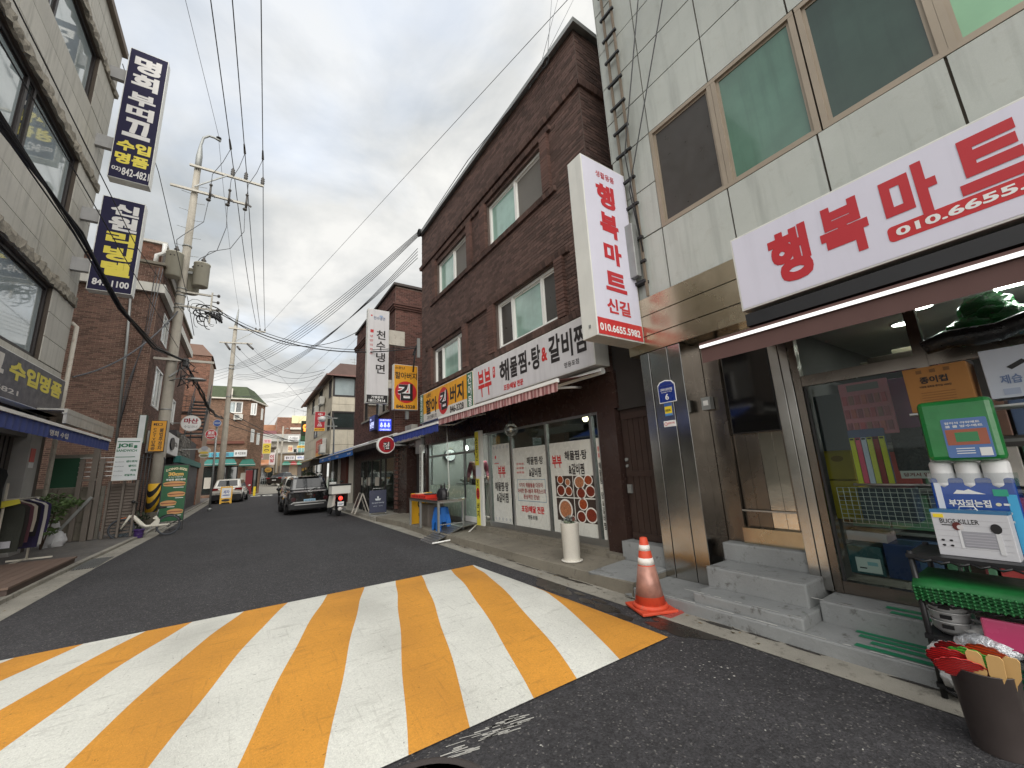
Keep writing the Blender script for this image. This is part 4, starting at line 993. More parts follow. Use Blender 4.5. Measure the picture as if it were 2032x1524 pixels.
# green folding mat pack on top
g = thing('cushion_pack', 'green folded seat mat in clear wrap lying against the cardboard box', 'cushion', (3.9, .52, 1.37))
F = Face((3.82, .7, 1.395), (0, -1, 0), (.06, 0, 1)); GRN = mat('green_nylon', S(26, 120, 54), .35, var=.2, vs=5, coat=.5, bump=.25, bs=12)
t = MB(); t.fbox(F, 0, 0, .34, .4, -.1, 0); t.build('mat', GRN, g, bevel=.03)
q_ = rbox(F, .1, .02, .3, .27, .01, paint(86, 118, 172, .4), g, d=.003); patch(F, .11, .1, .29, .2, paint(160, 92, 70, .4, spots=.8, spotcol=S(90, 70, 60)), g, d=.004); patch(F, .15, .12, .25, .18, paint(60, 130, 84, .4), g, d=.005); patch(F, .24, .03, .29, .08, WHT, g, d=.005)
text('접이식 야외매트', F, .115, .235, .27, .25, WHT, g, d=.004); text('쿨 쿨 방수매트', F, .115, .212, .28, .228, WHT, g, d=.004)
for k in range(3): patch(F, .14, .045 + k * .015, .22, .05 + k * .015, WHT, g, d=.004)
# cardboard box
g = thing('cardboard_box', 'brown cardboard box with black lettering on top behind the green pack', 'box', (4.2, .6, 1.72))
F = Face((4.05, .76, 1.74), (0, -1, 0), (0, 0, 1)); t = MB(); t.fbox(F, 0, 0, .32, .32, -.3, 0); t.build('carton', mat('cardboard', S(166, 116, 64), .8, var=.08), g, bevel=.003)
text('종이컵', F, .08, .2, .22, .25, BRUSH, g, bold=.03); text('식당용 일회용 종이컵 1000입', F, .07, .17, .23, .185, BRUSH, g)
for k in range(5): patch(F, .07, .06 + k * .018, .24, .0625 + k * .018, paint(110, 76, 44, .7), g)
for k in range(3): patch(F, .07 + k * .07, .275, .1 + k * .07, .3, paint(120, 84, 48, .7), g)
g = thing('white_carton', 'large white carton with blue print at the right edge of the mart front', 'box', (4.2, .2, 1.7))
F = Face((4.1, .38, 1.78), (0, -1, 0), (0, 0, 1)); t = MB(); t.fbox(F, 0, 0, .6, .33, -.25, 0); t.build('carton', paint(198, 204, 216, .5), g, bevel=.004)
text('제습 선풍기', F, .06, .09, .3, .15, paint(110, 130, 170, .5), g); 
for k in range(4): patch(F, .06 + k * .09, .02, .13 + k * .09, .06, paint(168, 178, 200, .5), g)
t = MB(); t.fpoly(F, [(.1, .2), (.17, .24), (.19, .22), (.12, .18)], 0, .002); t.build('print', BLK, g)
t = MB(); t.box(4.06, -.5, 1.725, 4.5, .78, 1.738); t.tube([(4.06, .78, 1.72), (4.06, -.5, 1.72)], .006); t.build('wire_shelf', ALU, rk)
for y in (.77, -.45):
    t = MB(); t.tube([(4.48, y, .28), (4.48, y, 1.73)], .012, 6); t.tube([(4.3, y, .28), (4.3, y, 1.73)], .012, 6); t.build('wire_post', ALU, rk)
# black sheet rolled above, green nets hanging
g = thing('black_tarp_roll', 'black tarpaulin rolled along the mart ceiling above the cartons', 'tarpaulin', (4.1, .1, 2.2))
t = MB(); pts = [(4.08, .62 - k * .12, 2.2 + .02 * math.sin(k * 1.7) + k * .012) for k in range(14)]; t.tube(pts, [.05 + .02 * abs(math.sin(k * 2.3)) for k in range(14)], 8); t.build('tarpaulin', mat('black_film', S(24, 24, 26), .3, bump=.8, bs=14), g)
g = thing('green_net_bundle', 'shiny green plastic bundle hanging under the mart ceiling light', 'hanging goods', (4.9, .35, 2.35))
t = MB()
for k in range(4): t.lump((4.85 + .02 * k, .33 + (-.1, .1, 0, .02)[k], (2.42, 2.42, 2.5, 2.58)[k]), (.08, .13, .09), 22, amp=.35, seed=k, fr=3.5)
t.build('bundle', mat('green_film', S(20, 110, 44), .15, coat=1., bump=.9, bs=18), g)
# green mesh mats hanging over the second shelf
g = thing('green_mesh_mats', 'stack of dark green mesh mats drooping over the middle rack shelf', 'mat stack', (3.8, .5, .56))
for k in range(5):
    t = MB(); z = .6 + k * .019; n = 14
    for i in range(n + 1):
        y = .87 - i * .075
        for x, dz in ((3.56 - k * .004, -.03 + .006 * math.sin(i * 1.3 + k)), (3.6, 0), (3.98, .004)): t.v.append(Vector((x, y, z + dz)))
    for i in range(n):
        for j in range(2): t.f.append([i * 3 + j, i * 3 + j + 1, (i + 1) * 3 + j + 1, (i + 1) * 3 + j]); t.mi.append(0); t.sm.append(True)
    for i in range(38): t.sphere((3.556 - k * .004, .86 - i * .027, z - .03), .006, 5)
    t.build('mesh_mat', mat('green_mesh', S(22, 98, 46), .55, var=.25, vs=20) if 'green_mesh' not in bpy.data.materials else bpy.data.materials['green_mesh'], g, solid=.006)
# pots
for k in range(3):
    g = thing('steel_pot', ['lowest', 'middle', 'topmost'][k] + ' nested steel pot on the lower rack shelf', 'pot', (3.74, .77, .36 + k * .05), group='nested steel pots on the rack')
    t = MB(); z = .358 + k * .055; t.lathe((3.74, .77, z), [(.06, 0), (.085, .03), (.09, .07), (.098, .075), (.098, .08), (.086, .078), (.08, .04), (.02, .012)], 24); t.build('bowl', paint(196, 196, 196, .3, metal=.3), g)
    t = MB(); t.box(3.635, .745, z + .045, 3.65, .795, z + .065); t.build('handle', BLACKP, g)
g = thing('foil_packs', 'crumpled silver wrapped packs piled on the lower rack shelves', 'packs', (3.8, .4, .36)); GLBAG = mat('pale_wrap', S(206, 206, 206), .2, coat=.8, var=.25, vs=16, bump=.8, bs=24); FOIL = mat('silver_wrap', S(190, 192, 196), .2, .5, var=.3, vs=14, bump=1., bs=24)
for k, (x, y, z, sx_, sy_, sz) in enumerate(((3.72, .5, .40, .08, .18, .04), (3.72, .44, .46, .07, .2, .03), (3.64, .76, .15, .07, .09, .08), (3.62, .66, .22, .06, .1, .1), (3.6, .74, .27, .05, .11, .06), (3.6, .62, .36, .04, .1, .05))):
    t = MB(); t.lump((x, y, z), (sx_, sy_, sz), 20, amp=.35, seed=k + 5, fr=3.2); t.build('pack', FOIL if k % 2 else GLBAG, g)
g = thing('pink_pack', 'flat glossy pink pack on the rack behind the plastic fans', 'pack', (3.62, .5, .36))
t = MB(); F = Face((3.58, .62, .37), (0, -1, 0), (.1, 0, 1)); t.fbox(F, 0, 0, .3, .15, -.04, 0); t.build('pack', mat('pink_wrap', S(186, 70, 110), .25, coat=.6, var=.1), g, bevel=.01)
# bin with fans and paddles
bn = thing('dark_bin', 'round dark brown bin holding plastic fans and wooden paddles at the right edge', 'bin', (3.25, .6, 0))
t = MB(); t.lathe((3.25, .6, 0), [(.1, 0), (.103, .004), (.128, .368), (.132, .37), (.124, .372), (.1, .02), (0, .02)], 36); t.build('shell', mat('bin_plastic', S(76, 68, 66), .5, var=.06), bn)
for k, (dx, dy, c, lean, tw) in enumerate(((-.03, .07, (196, 36, 40), .5, .2), (.02, .06, (176, 30, 36), .3, -.2), (-.05, .02, (90, 196, 66), .2, .1), (.03, -.02, (200, 74, 34), .1, -.1), (-.06, .06, (206, 44, 44), .75, .4))):
    g = thing('plastic_fan', ['red scalloped plastic fan at the back of the bin', 'dark red plastic fan leaning in the bin', 'bright green plastic fan in the middle of the bin', 'orange red plastic fan at the right of the bin', 'large red plastic fan hanging over the bin front'][k], 'fan', (3.25 + dx, .6 + dy, .3), group='plastic fans in the bin')
    F = Face((3.25 + dx, .6 + dy, .3), (tw, -1, 0), (-lean, .15 - k * .06, 1))
    pts = [(.1 * math.cos(6.283 * i / 78) * (.93 + .09 * abs(math.sin(6.5 * 6.283 * i / 78))), .1 + .075 * math.sin(6.283 * i / 78) * (.93 + .09 * abs(math.sin(6.5 * 6.283 * i / 78)))) for i in range(78)]
    t = MB(); t.fpoly(F, pts, 0, .003); t.build('blade', paint(*c, .35), g)
    t = MB()
    for i in range(11): t.tube([F.p(-.1 * math.sqrt(max(0, 1 - ((i - 5) / 5.6) ** 2)), .1 + (i - 5) * .0135, .004), F.p(.1 * math.sqrt(max(0, 1 - ((i - 5) / 5.6) ** 2)), .1 + (i - 5) * .0135, .004)], .002, 4)
    t.tube([F.p(x * .97, .1 + (y - .1) * .97, .003) for x, y in pts], .0028, 4)
    t.build('rib', paint(*[int(v * .6) for v in c], .35), g); t = MB(); t.tube([F.p(0, -.2, 0), F.p(0, .05, 0)], .006, 6); t.build('handle', paint(*c, .35), g)
for k, (dx, dy, a) in enumerate(((-.06, -.02, .05), (-.06, -.05, -.06), (-.02, -.07, -.14))):
    g = thing('wooden_paddle', ['wooden paddle standing at the left of the bin', 'wooden paddle standing upright in the bin centre', 'broad wooden paddle at the right rim of the bin'][k], 'paddle', (3.25 + dx, .6 + dy, .3), group='wooden paddles in the bin')
    F = Face((3.25 + dx, .6 + dy, .1), (0, -1, 0), (-.12, a, 1)); t = MB(); t.fpoly(F, [(-.01, 0), (.01, 0), (.012, .24), (.028, .28), (.028, .36), (.018, .375), (-.018, .375), (-.028, .36), (-.028, .28), (-.012, .24)], 0, .008); t.build('paddle', mat('pale_wood', S(206, 166, 108), .6, var=.1) if 'pale_wood' not in bpy.data.materials else bpy.data.materials['pale_wood'], g)
# seen through the glass door: goods on a stand
g = thing('wire_basket', 'white wire grid basket hanging inside the glass door', 'basket', (4.56, 1.15, .9))
t = MB(); F = Face((4.5, 1.46, .87), (0, -1, 0))
for k in range(16): t.tube([F.p(k * .045, 0), F.p(k * .045, .3)], .0022, 4)
for k in range(9): t.tube([F.p(0, k * .0375), F.p(.675, k * .0375)], .0022, 4)
t.build('grid', WHITEF, g); t = MB(); t.tube([(4.46, 1.32, 1.2), (4.46, .7, 1.2)], .009, 8); t.build('push_bar', ALU, sf)
def goods(name, label, X, y0, y1, z0, z1, dpt, m_, cat='goods'):
    g = thing(name, label, cat, (X, (y0 + y1) / 2, z0)); F = Face((X, y0, z0), (0, -1, 0)); t = MB(); t.fbox(F, 0, 0, y0 - y1, z1 - z0, -dpt, 0); t.build('body', m_, g, bevel=.006); return g, F
g, F = goods('blister_card', 'pink card of small blister packs hanging behind the door glass', 4.5, 1.29, .95, 1.62, 2.09, .02, paint(214, 120, 140, .5), 'blister card')
for i in range(7):
    for j in range(3): patch(F, .015 + i * .045, .03 + j * .12, .045 + i * .045, .11 + j * .12, paint((150, 176, 196)[(i + j) % 3], 50 + 30 * (i % 2), 76, .3), g, d=.012)
patch(F, .06, .39, .28, .45, paint(120, 110, 110, .5), g)
g, F = goods('marker_card', 'card of yellow, pink and white marker pens behind the door glass', 4.48, 1.29, 1.04, 1.21, 1.67, .01, paint(74, 84, 130, .5), 'pen card')
for k, c in enumerate(((206, 206, 60), (220, 90, 120), (196, 200, 220), (206, 206, 90), (140, 40, 44), (200, 200, 50))): patch(F, .008 + k * .04, .0, .043 + k * .04, .39, paint(*c, .4), g, d=.015); patch(F, .013 + k * .04, .37, .038 + k * .04, .385, BLK, g, d=.017)
g, F = goods('purple_card', 'magenta card of packs behind the glass, right of the pink card', 4.75, 1.0, .8, 1.55, 2.1, .03, paint(130, 56, 110, .5), 'blister card')
g, F = goods('black_bag_row', 'row of dark plastic bags hanging behind the glass under the cards', 4.7, 1.06, .78, 1.3, 1.66, .06, mat('black_bag', S(40, 44, 50), .25, bump=1, bs=20, var=.3), 'bags')
g, F = goods('price_note', 'white paper note with red handwriting inside the door glass', 4.47, 1.0, .72, 1.25, 1.31, .003, paint(220, 214, 214, .5), 'note'); text('당겨서 밀어 문', F, .02, .015, .25, .045, paint(130, 30, 40), g)
for z, lb in ((.85, 'yellow carton low in the shop behind the wire basket'), (1.22, 'yellow carton stacked on another behind the door frame')):
    g, F = goods('yellow_carton', lb, 4.85, 1.62, 1.4, z, z + .36, .3, paint(196, 170, 50, .6), 'box'); disc(F, .1, .2, .05, .03, paint(150, 120, 30), g)
for y0, y1, z0, z1, c, lb in ((1.52, 1.28, .42, .66, (46, 84, 90), 'teal wrapped pack with white label low behind the door glass'), (1.26, 1.05, .42, .7, (40, 60, 110), 'dark blue pack low behind the door glass'), (1.5, 1.22, .7, .78, (190, 170, 176), 'pale pink flat pack behind the door glass'), (1.35, 1.0, .88, 1.16, (46, 62, 80), 'slate blue packs in the wire basket')):
    g, F = goods('wrapped_pack', lb, 4.62, y0, y1, z0, z1, .25, paint(*c, .3, var=.2), 'pack')
    if z0 == .42 and y0 > 1.5: patch(F, .05, .02, .22, .14, WHT, g); patch(F, .07, .05, .12, .06, BLK, g, d=.004); patch(F, .13, .08, .2, .11, paint(150, 190, 200), g, d=.004)
g, F = goods('grey_bag', 'large dark grey bag hanging in the mart behind the left of the glass', 4.8, 1.6, 1.28, 1.5, 2.05, .12, paint(84, 86, 90, .5), 'bag')
for k, (y, z, w_, h_, c) in enumerate(((1.3, 2.35, .5, .12, (70, 60, 52)), (1.1, 2.32, .2, .2, (150, 142, 120)), (.9, 2.3, .25, .16, (96, 80, 66)), (1.4, 2.3, .3, .16, (120, 112, 100)))):
    g, F = goods('stored_bundle', ('long dark bundle', 'pale round bundle', 'brown bundle', 'grey bundle')[k] + ' on the high shelf inside the mart', 5.6 + k * .05, y, y - w_, z, z + h_, .2, paint(*c, .8), 'bundle')
t = MB(); t.box(5.5, .6, 2.26, 6., 1.6, 2.3); t.build('inner_shelf', DARK, MT)
for z in (.7, 1.1, 1.5, 1.9):
    for k in range(8):
        c = random.choice(((60, 74, 96), (120, 50, 50), (150, 146, 140), (60, 90, 70), (90, 70, 60), (40, 44, 54)))
        lb_ = {(60, 74, 96): 'slate blue', (120, 50, 50): 'dull red', (150, 146, 140): 'pale grey', (60, 90, 70): 'moss green', (90, 70, 60): 'brown', (40, 44, 54): 'dark'}[c]
        g, F = goods('shelf_goods', '%s pack, %s from the left on the %s back shelf of the mart' % (lb_, ('first', 'second', 'third', 'fourth', 'fifth', 'sixth', 'seventh', 'eighth')[k], {.7: 'lowest', 1.1: 'second', 1.5: 'third', 1.9: 'top'}[z]), 5.15, 1.6 - k * .3, 1.32 - k * .3, z - .35, z - .04, .3, paint(*[min(255, int(v * 1.5)) for v in c], .4, var=.25), 'goods'); g['group'] = 'goods on the back shelves'
t = MB()
for z in (.32, .7, 1.1, 1.5, 1.9): t.box(5.13, -1.1, z - .4, 5.5, 1.62, z - .375)
t.build('inner_shelf', GALV, MT)
# traffic cone
cn = thing('traffic_cone', 'worn orange traffic cone with white bands beside the striped hump', 'traffic cone', (3.56, 2.93, 0))
CO = mat('cone_orange', S(204, 74, 46), .6, var=.18, vs=9, spots=.6, spotcol=S(150, 100, 84)); CW = mat('cone_band', S(226, 222, 216), .5, var=.1); CS = mat('cone_worn', S(168, 122, 108), .35, .2, var=.35, vs=9)
c0 = (3.56, 2.93, 0)
def cr_(z): return .155 - (z - .05) * .182
t = MB(); t.lathe(c0, [(cr_(.05), .05), (cr_(.3), .3), (cr_(.49), .49), (cr_(.58), .58), (cr_(.7), .7), (.02, .705)], 28); t.build('body', CO, cn)
t = MB(); t.lathe(c0, [(cr_(.44) + .002, .44), (cr_(.505) + .002, .505)], 28); t.build('band', CW, cn); t = MB(); t.lathe(c0, [(cr_(.58) + .002, .575), (cr_(.63) + .002, .63)], 28); t.build('band', CW, cn)
t = MB(); t.lathe(c0, [(cr_(.1) + .0015, .09), (cr_(.43) + .0015, .43)], 28); t.build('worn_sleeve', CS, cn)
t = MB(); a = rad(22); pts = [Vector((c0[0] + math.cos(a + i * math.pi / 2) * .27, c0[1] + math.sin(a + i * math.pi / 2) * .27, 0)) for i in range(4)]
t.hexa([p + Vector((0, 0, .012)) for p in pts] + [p * 1 + Vector((0, 0, .04)) for p in pts]); t.build('base', CO, cn, bevel=.008); t = MB(); t.lathe(c0, [(.18, .038), (.165, .07), (.15, .075)], 28); t.build('collar', CO, cn)
t = MB()
for k in range(3):
    t.box(3.5 + k * .05, 2.66 + k * .01, .002 + k * .006, 3.78 - k * .02, 2.8, .007 + k * .006)
t.build('torn_scrap', mat('dull_red_scrap', S(172, 82, 74), .7, var=.2), None, label='flattened torn red scraps under the traffic cone edge', cat='scrap')
# white bin in front of the restaurant
wb = thing('white_planter_bin', 'white cylindrical bin with a clear bag on top in front of the menu photos', 'bin', (3.96, 4.55, .145)); WB = mat('speckled_white', S(214, 210, 200), .6, var=.04, grain=.2)
t = MB(); t.lathe((3.96, 4.55, .165), [(.115, 0), (.118, .004), (.132, .5), (.136, .505), (.128, .507), (.12, .47), (0, .46)], 30); t.build('shell', WB, wb); t = MB(); t.lathe((3.96, 4.55, .146), [(.125, 0), (.15, .014), (.152, .024), (.12, .024)], 30); t.build('saucer', WB, wb)
t = MB()
for k in range(16): t.sphere((3.96 + random.uniform(-.07, .07), 4.55 + random.uniform(-.07, .07), .655 + random.uniform(0, .03)), .025, 6)
t.build('litter', paint(96, 104, 86, .6), wb)
t = MB(); random.seed(3); pts = [Vector((3.96 + random.uniform(-.1, .1), 4.55 + random.uniform(-.1, .1), .66 + random.uniform(0, .11))) for k in range(26)]
for k in range(22): a, b, c = random.sample(pts, 3); t.add([a, b, c], [(0, 1, 2)])
t.build('clear_bag', glass('clear_bag', (.92, .93, .93), lo=.2, hi=.8, rough=.15), wb)
# seaweed shop front: steel table, crates, bag, stools, ramp
tb = thing('steel_table', 'stainless steel table in front of the seaweed shop window', 'table', (3.98, 9.4, .15))
TX0, TX1, TY0, TY1, TZ = 3.62, 4.3, 8.55, 10.45, .84
t = MB(); t.box(TX0, TY0, TZ - .03, TX1, TY1, TZ); t.build('top', STEEL, tb, bevel=.004); t = MB(); t.box(TX0 + .02, TY0 + .02, TZ - .07, TX0 + .04, TY1 - .02, TZ - .03); t.box(TX0 + .02, TY0 + .02, TZ - .07, TX1 - .02, TY0 + .04, TZ - .03); t.build('apron', ALU, tb)
for x in (TX0 + .04, TX1 - .04):
    for y in (TY0 + .04, (TY0 + TY1) / 2 + .2, TY1 - .04): t = MB(); t.box(x - .022, y - .022, .15, x + .022, y + .022, TZ - .03); t.build('leg', GALV, tb)
t = MB(); t.box(TX0 + .06, TY0 + .03, .3, TX1 - .06, TY0 + .05, .32); t.build('stretcher', GALV, tb)
REDP = mat('red_plastic', S(206, 50, 36), .4, var=.08)
for k, (y0, y1) in enumerate(((10.4, 9.82), (9.8, 9.35))):
    g = thing('red_tray', ['red plastic tray with a pale carton on it, left on the steel table', 'red plastic tray under the dark lids on the steel table'][k], 'tray', (3.85, (y0 + y1) / 2, TZ), group='red trays on the steel table')
    t = MB(); t.box(3.66, y1, TZ + .002, 4.1, y0, TZ + .015)
    for r in ((3.66, y1, 3.68, y0), (4.08, y1, 4.1, y0), (3.68, y1, 4.08, y1 + .02), (3.68, y0 - .02, 4.08, y0)): t.box(r[0], r[1], TZ + .015, r[2], r[3], TZ + .085)
    t.build('tray', REDP, g, bevel=.004)
    for j in range(4): t = MB(); t.box(3.653, y1 + .04 + j * .11, TZ + .03, 3.66, y1 + .1 + j * .11, TZ + .07); t.build('slot', paint(150, 30, 24), g)
t = MB(); t.box(3.7, 9.95, TZ + .09, 3.95, 10.2, TZ + .11); t.build('pale_carton', paint(210, 180, 150, .7), None, label='flat pale carton lying on the left red tray', cat='carton')
t = MB(); t.lathe((3.88, 9.55, TZ + .09), [(.17, 0), (.18, .02), (.1, .035), (0, .04)], 20); t.build('round_tray_cover', paint(60, 52, 50, .4), None, label='round dark cover resting on the right red tray', cat='cover')
g = thing('black_plastic_bag', 'knotted black plastic bag standing on the steel table', 'bag', (3.95, 9.0, TZ))
t = MB(); n = 18
for i, (r, z) in enumerate(((.14, 0), (.17, .05), (.165, .13), (.14, .2), (.11, .24))):
    for j in range(n): a = 6.283 * j / n; rr = r * (1 + .1 * math.sin(j * 2.7 + i) + .05 * math.sin(j * 5)); t.v.append(Vector((3.95 + rr * .8 * math.cos(a), 9.0 + rr * 1.1 * math.sin(a), TZ + z)))
for i in range(4):
    for j in range(n): t.f.append([i * n + j, i * n + (j + 1) % n, (i + 1) * n + (j + 1) % n, (i + 1) * n + j]); t.mi.append(0); t.sm.append(True)
t.f.append([4 * n + j for j in range(n)]); t.mi.append(0); t.sm.append(False); t.build('sack', mat('bag_black', S(26, 24, 28), .35, bump=1, bs=16), g)
for dy, h in ((.1, .14), (.05, .12), (-.1, .17)): t = MB(); t.fpoly(Face((3.95, 9 + dy, TZ + .2), (0, -1, 0)), [(-.03, 0), (.035, 0), (.02, h * .8), (-.005, h), (-.02, h * .7)], -.012, .012); t.build('ear', bpy.data.materials['bag_black'], g)
YB = paint(226, 170, 40, .5)
g = thing('yellow_sign_board', 'yellow advertising board leaning behind the steel table legs', 'sign board', (4.1, 10.6, .15))
F = Face((3.72, 10.52, .15), (1, .12, 0)); t = MB(); t.fbox(F, 0, 0, .62, .78, -.05, 0); t.build('board', YB, g, bevel=.01); t = MB(); t.ell(F, .3, .5, .12, .12, 0, .003, 24); t.build('print', BLK, g); disc(F, .3, .5, .09, .09, YB, g, d=.004); text('환영', F, .2, .18, .42, .27, BLK, g)
g = thing('grey_crate_stack', 'grey metal cabinet under the steel table', 'cabinet', (4.05, 10.0, .15)); t = MB(); t.box(3.85, 9.65, .15, 4.25, 10.25, .68); t.build('cabinet', mat('taupe_metal', S(112, 104, 98), .5, .2, var=.1), g, bevel=.01); t = MB(); t.box(3.842, 9.7, .2, 3.85, 10.2, .63); t.build('door', paint(104, 98, 92, .5), g)
bs = thing('blue_stools', 'stack of blue plastic stools under the end of the steel table', 'stool stack', (3.88, 8.95, .15)); BLU = mat('blue_plastic', S(38, 108, 190), .4, var=.08)
for k in range(6):
    t = MB(); z0, z1 = .155 + k * .035, .48 + k * .035
    w0, w1 = .165, .115; p = lambda w, z: [Vector((3.88 + sx_ * w, 8.95 + sy_ * w, z)) for sx_, sy_ in ((-1, -1), (1, -1), (1, 1), (-1, 1))]
    a, b = p(w0, z0), p(w1, z1)
    for i in range(4):
        i2 = (i + 1) % 4
        for s0, s1 in ((0, .28), (.72, 1)):
            q0, q1, r0, r1 = a[i].lerp(a[i2], s0), a[i].lerp(a[i2], s1), b[i].lerp(b[i2], s0), b[i].lerp(b[i2], s1); t.add([q0, q1, r1, r0], [(0, 1, 2, 3)])
        u0, u1 = a[i].lerp(b[i], .55), a[i2].lerp(b[i2], .55); t.add([u0, u1, b[i2], b[i]], [(0, 1, 2, 3)])
    t.add(b, [(0, 1, 2, 3)]); t.build('stool', BLU, bs, solid=.008)
rp = thing('aluminium_ramp', 'ribbed aluminium ramp bridging the gutter to the seaweed shop door', 'ramp', (3.8, 8.5, .1))
A0, A1, B0, B1 = Vector((3.33, 8.85, .02)), Vector((3.31, 8.18, .02)), Vector((4.05, 9.0, .25)), Vector((4.1, 8.33, .25))
t = MB(); t.hexa([A0 + Vector((0, 0, -.02)), A1 + Vector((0, 0, -.02)), B1 + Vector((0, 0, -.02)), B0 + Vector((0, 0, -.02)), A0, A1, B1, B0]); t.hexa([B0 + Vector((0, 0, -.02)), B1 + Vector((0, 0, -.02)), Vector((4.5, 8.4, .25)), Vector((4.5, 9, .25)), B0, B1, Vector((4.5, 8.4, .27)), Vector((4.5, 9, .27))]); t.build('plate', ALU, rp)
for k in range(10):
    f = (k + .5) / 10; t = MB(); t.bar(A0.lerp(B0, f) + Vector((0, 0, .006)), A1.lerp(B1, f) + Vector((0, 0, .006)), .016, .012); t.build('rib', ALU, rp)
t = MB(); t.tube([(3.32, 8.14, .03), (3.7, 8.1, .05), (4.1, 8.1, .12), (4.48, 8.3, .27)], .016, 8); t.build('edge_tube', WHITEF, rp)
# lights and small fittings under the awning
for y, X, m_, lb in ((6.55, 4.35, GLASSC, 'clear round glass lamp under the striped awning'),):
    g = thing('globe_lamp', lb, 'lamp', (X, y, 2.2)); t = MB(); t.sphere((X, y, 2.22), .14, 20); t.build('globe', glass('globe_glass', (.8, .8, .76), lo=.1, hi=.6), g); t = MB(); t.lathe((X, y, 2.18), [(.02, 0), (.03, .05), (.02, .09)], 10); t.build('bulb', paint(226, 216, 190, .3), g); t = MB(); t.lathe((X, y, 2.34), [(.05, 0), (.04, .05), (.012, .08), (.012, .42)], 12); t.build('mount', BLACKM, g)
g = thing('ceiling_bulb', 'glowing yellow bulb behind the restaurant glass above the menu photos', 'bulb', (4.85, 4.95, 2.25)); t = MB(); t.sphere((4.85, 4.95, 2.25), .05, 12); t.build('bulb', LAMPY, g); t = MB(); t.lathe((4.85, 4.95, 2.3), [(.02, 0), (.02, .26)], 8); t.build('socket', BLACKM, g)
g = thing('shop_fluorescent', 'glowing round lamp inside the seaweed shop window', 'lamp', (5.6, 11, 2.3)); t = MB(); t.sphere((5.3, 10.4, 2.1), .07, 12); t.build('bulb', LAMPW, g); t = MB(); t.box(5.3, 9.0, 2.5, 5.42, 11.2, 2.55); t.build('tube', emitter('tube_lamp', (.96, 1, .98), 14.), g)
g = thing('wall_clock', 'round wall clock inside the seaweed shop', 'clock', (8.3, 11, 2.2)); F = south(11.5, 5.3, 1.95); t = MB(); t.ell(F, 0, 0, .2, .2, 0, .04, 24); t.build('case', BLACKM, g); disc(F.at(0, 0, .04), 0, 0, .17, .17, WHT, g); t = MB(); t.fbox(F.at(0, 0, .0435), -.005, 0, .005, .12, 0, .002); t.fbox(F.at(0, 0, .0435), 0, -.005, .09, .005, 0, .002); t.build('hand', BLK, g)
g = thing('door_pull_cord', 'bent white pull rod hanging from the awning beside the shop door', 'rod', (4.0, 8.5, 1.2)); t = MB(); t.tube([(3.95, 8.72, 2.5), (3.97, 8.68, 1.1), (4.0, 8.84, 1.0), (4.0, 8.84, .85)], .012, 6); t.build('rod', WHITEF, g)
# ---------------------------------------------------------------- left panel building with the clothes shop
LB = thing('grey_panel_building', 'stained grey panel building on the left with dark framed windows over a clothes shop', 'building', (-4.3, 8, 0))
Fl = west(-4.3, 0, 0)
Y1 = 15.15
BRONZE = mat('bronze_frame', S(50, 46, 46), .45, .3)
t = MB(); t.box(-9, 6, 3.2, -4.5, Y1 - .02, 15.1); t.build('core', PANELD, LB)
wins = [(4.55, 6.4), (8.35, 10.05), (11.85, 13.45)]
ops = [(8.3, a, 13.72, b) for a, b in wins]
t = MB()
for a, y0, b, y1 in cells(9.14, 15.1, [(x0 - 6, z0, x1 - 6, z1) for x0, z0, x1, z1 in ops] + [(0, 0, 9.14, 3.3)]): t.fbox(Fl, a + 6, y0, b + 6, y1, -.25, -.02)
t.build('joint_backing', PANELD, LB)
rows_ = [(3.32, 3.95), (3.95, 4.53), (6.42, 7.05), (7.05, 7.7), (7.7, 8.33), (10.07, 10.65), (10.65, 11.24), (11.24, 11.83), (13.47, 14.0), (14.0, 14.55), (14.55, 15.1)]
for z0, z1 in rows_:
    y = Y1
    while y > 6.1:
        t = MB(); t.fbox(Fl, max(y - 2.6, 6) + .006, z0 + .006, y - .006, z1 - .006, -.02, random.uniform(-.004, .004)); t.build('panel', PANELL, LB); y -= 2.6
for z0, z1 in wins:
    n = 3
    for k in range(n):
        a, b = z0 + (z1 - z0) * k / n, z0 + (z1 - z0) * (k + 1) / n
        t = MB(); t.fbox(Fl, 13.74, a + .006, Y1 - .006, b - .006, -.02, random.uniform(-.003, .003)); t.build('panel', PANELL, LB)
    window(LB, Fl, 8.3, z0, 13.7, z1, (.27, .5, .56), (SKYG, SKYG, DARKG, SKYG), d=-.08, fw=.09, fm=BRONZE, sash=.035)
def rough_ledge(F, x0, x1, y0, y1, d, name, m_, p):
    t = MB(); n = int((x1 - x0) / .12); ring = []
    for i in range(n + 1):
        x = x0 + (x1 - x0) * i / n; e = lambda s=.02: random.uniform(-s, s)
        t.v += [F.p(x, y0 + e(), -.02), F.p(x, y0 + e(.03), d + e(.03)), F.p(x, (y0 + y1) / 2 + e(), d * 1.1 + e(.035)), F.p(x, y1 + e(), d * .6 + e(.03)), F.p(x, y1, -.02)]
    for i in range(n):
        for j in range(4): t.f.append([i * 5 + j, (i + 1) * 5 + j, (i + 1) * 5 + j + 1, i * 5 + j + 1]); t.mi.append(0); t.sm.append(False)
    k = n * 5; t.f += [[0, 1, 2, 3, 4][::-1], [k, k + 1, k + 2, k + 3, k + 4]]; t.mi += [0, 0]; t.sm += [False, False]
    return t.build(name, m_, p)
for z in (6.42, 10.06, 13.46): rough_ledge(Fl, 6, Y1 + .03, z, z + .3, .05, 'ledge', LEDGE, LB)
t = MB(); t.fbox(Fl, 6, 15.1, Y1 + .06, 15.3, -.3, .12); t.build('coping', mat('brown_coping', S(112, 102, 92), .8, var=.2, spots=.4), LB)
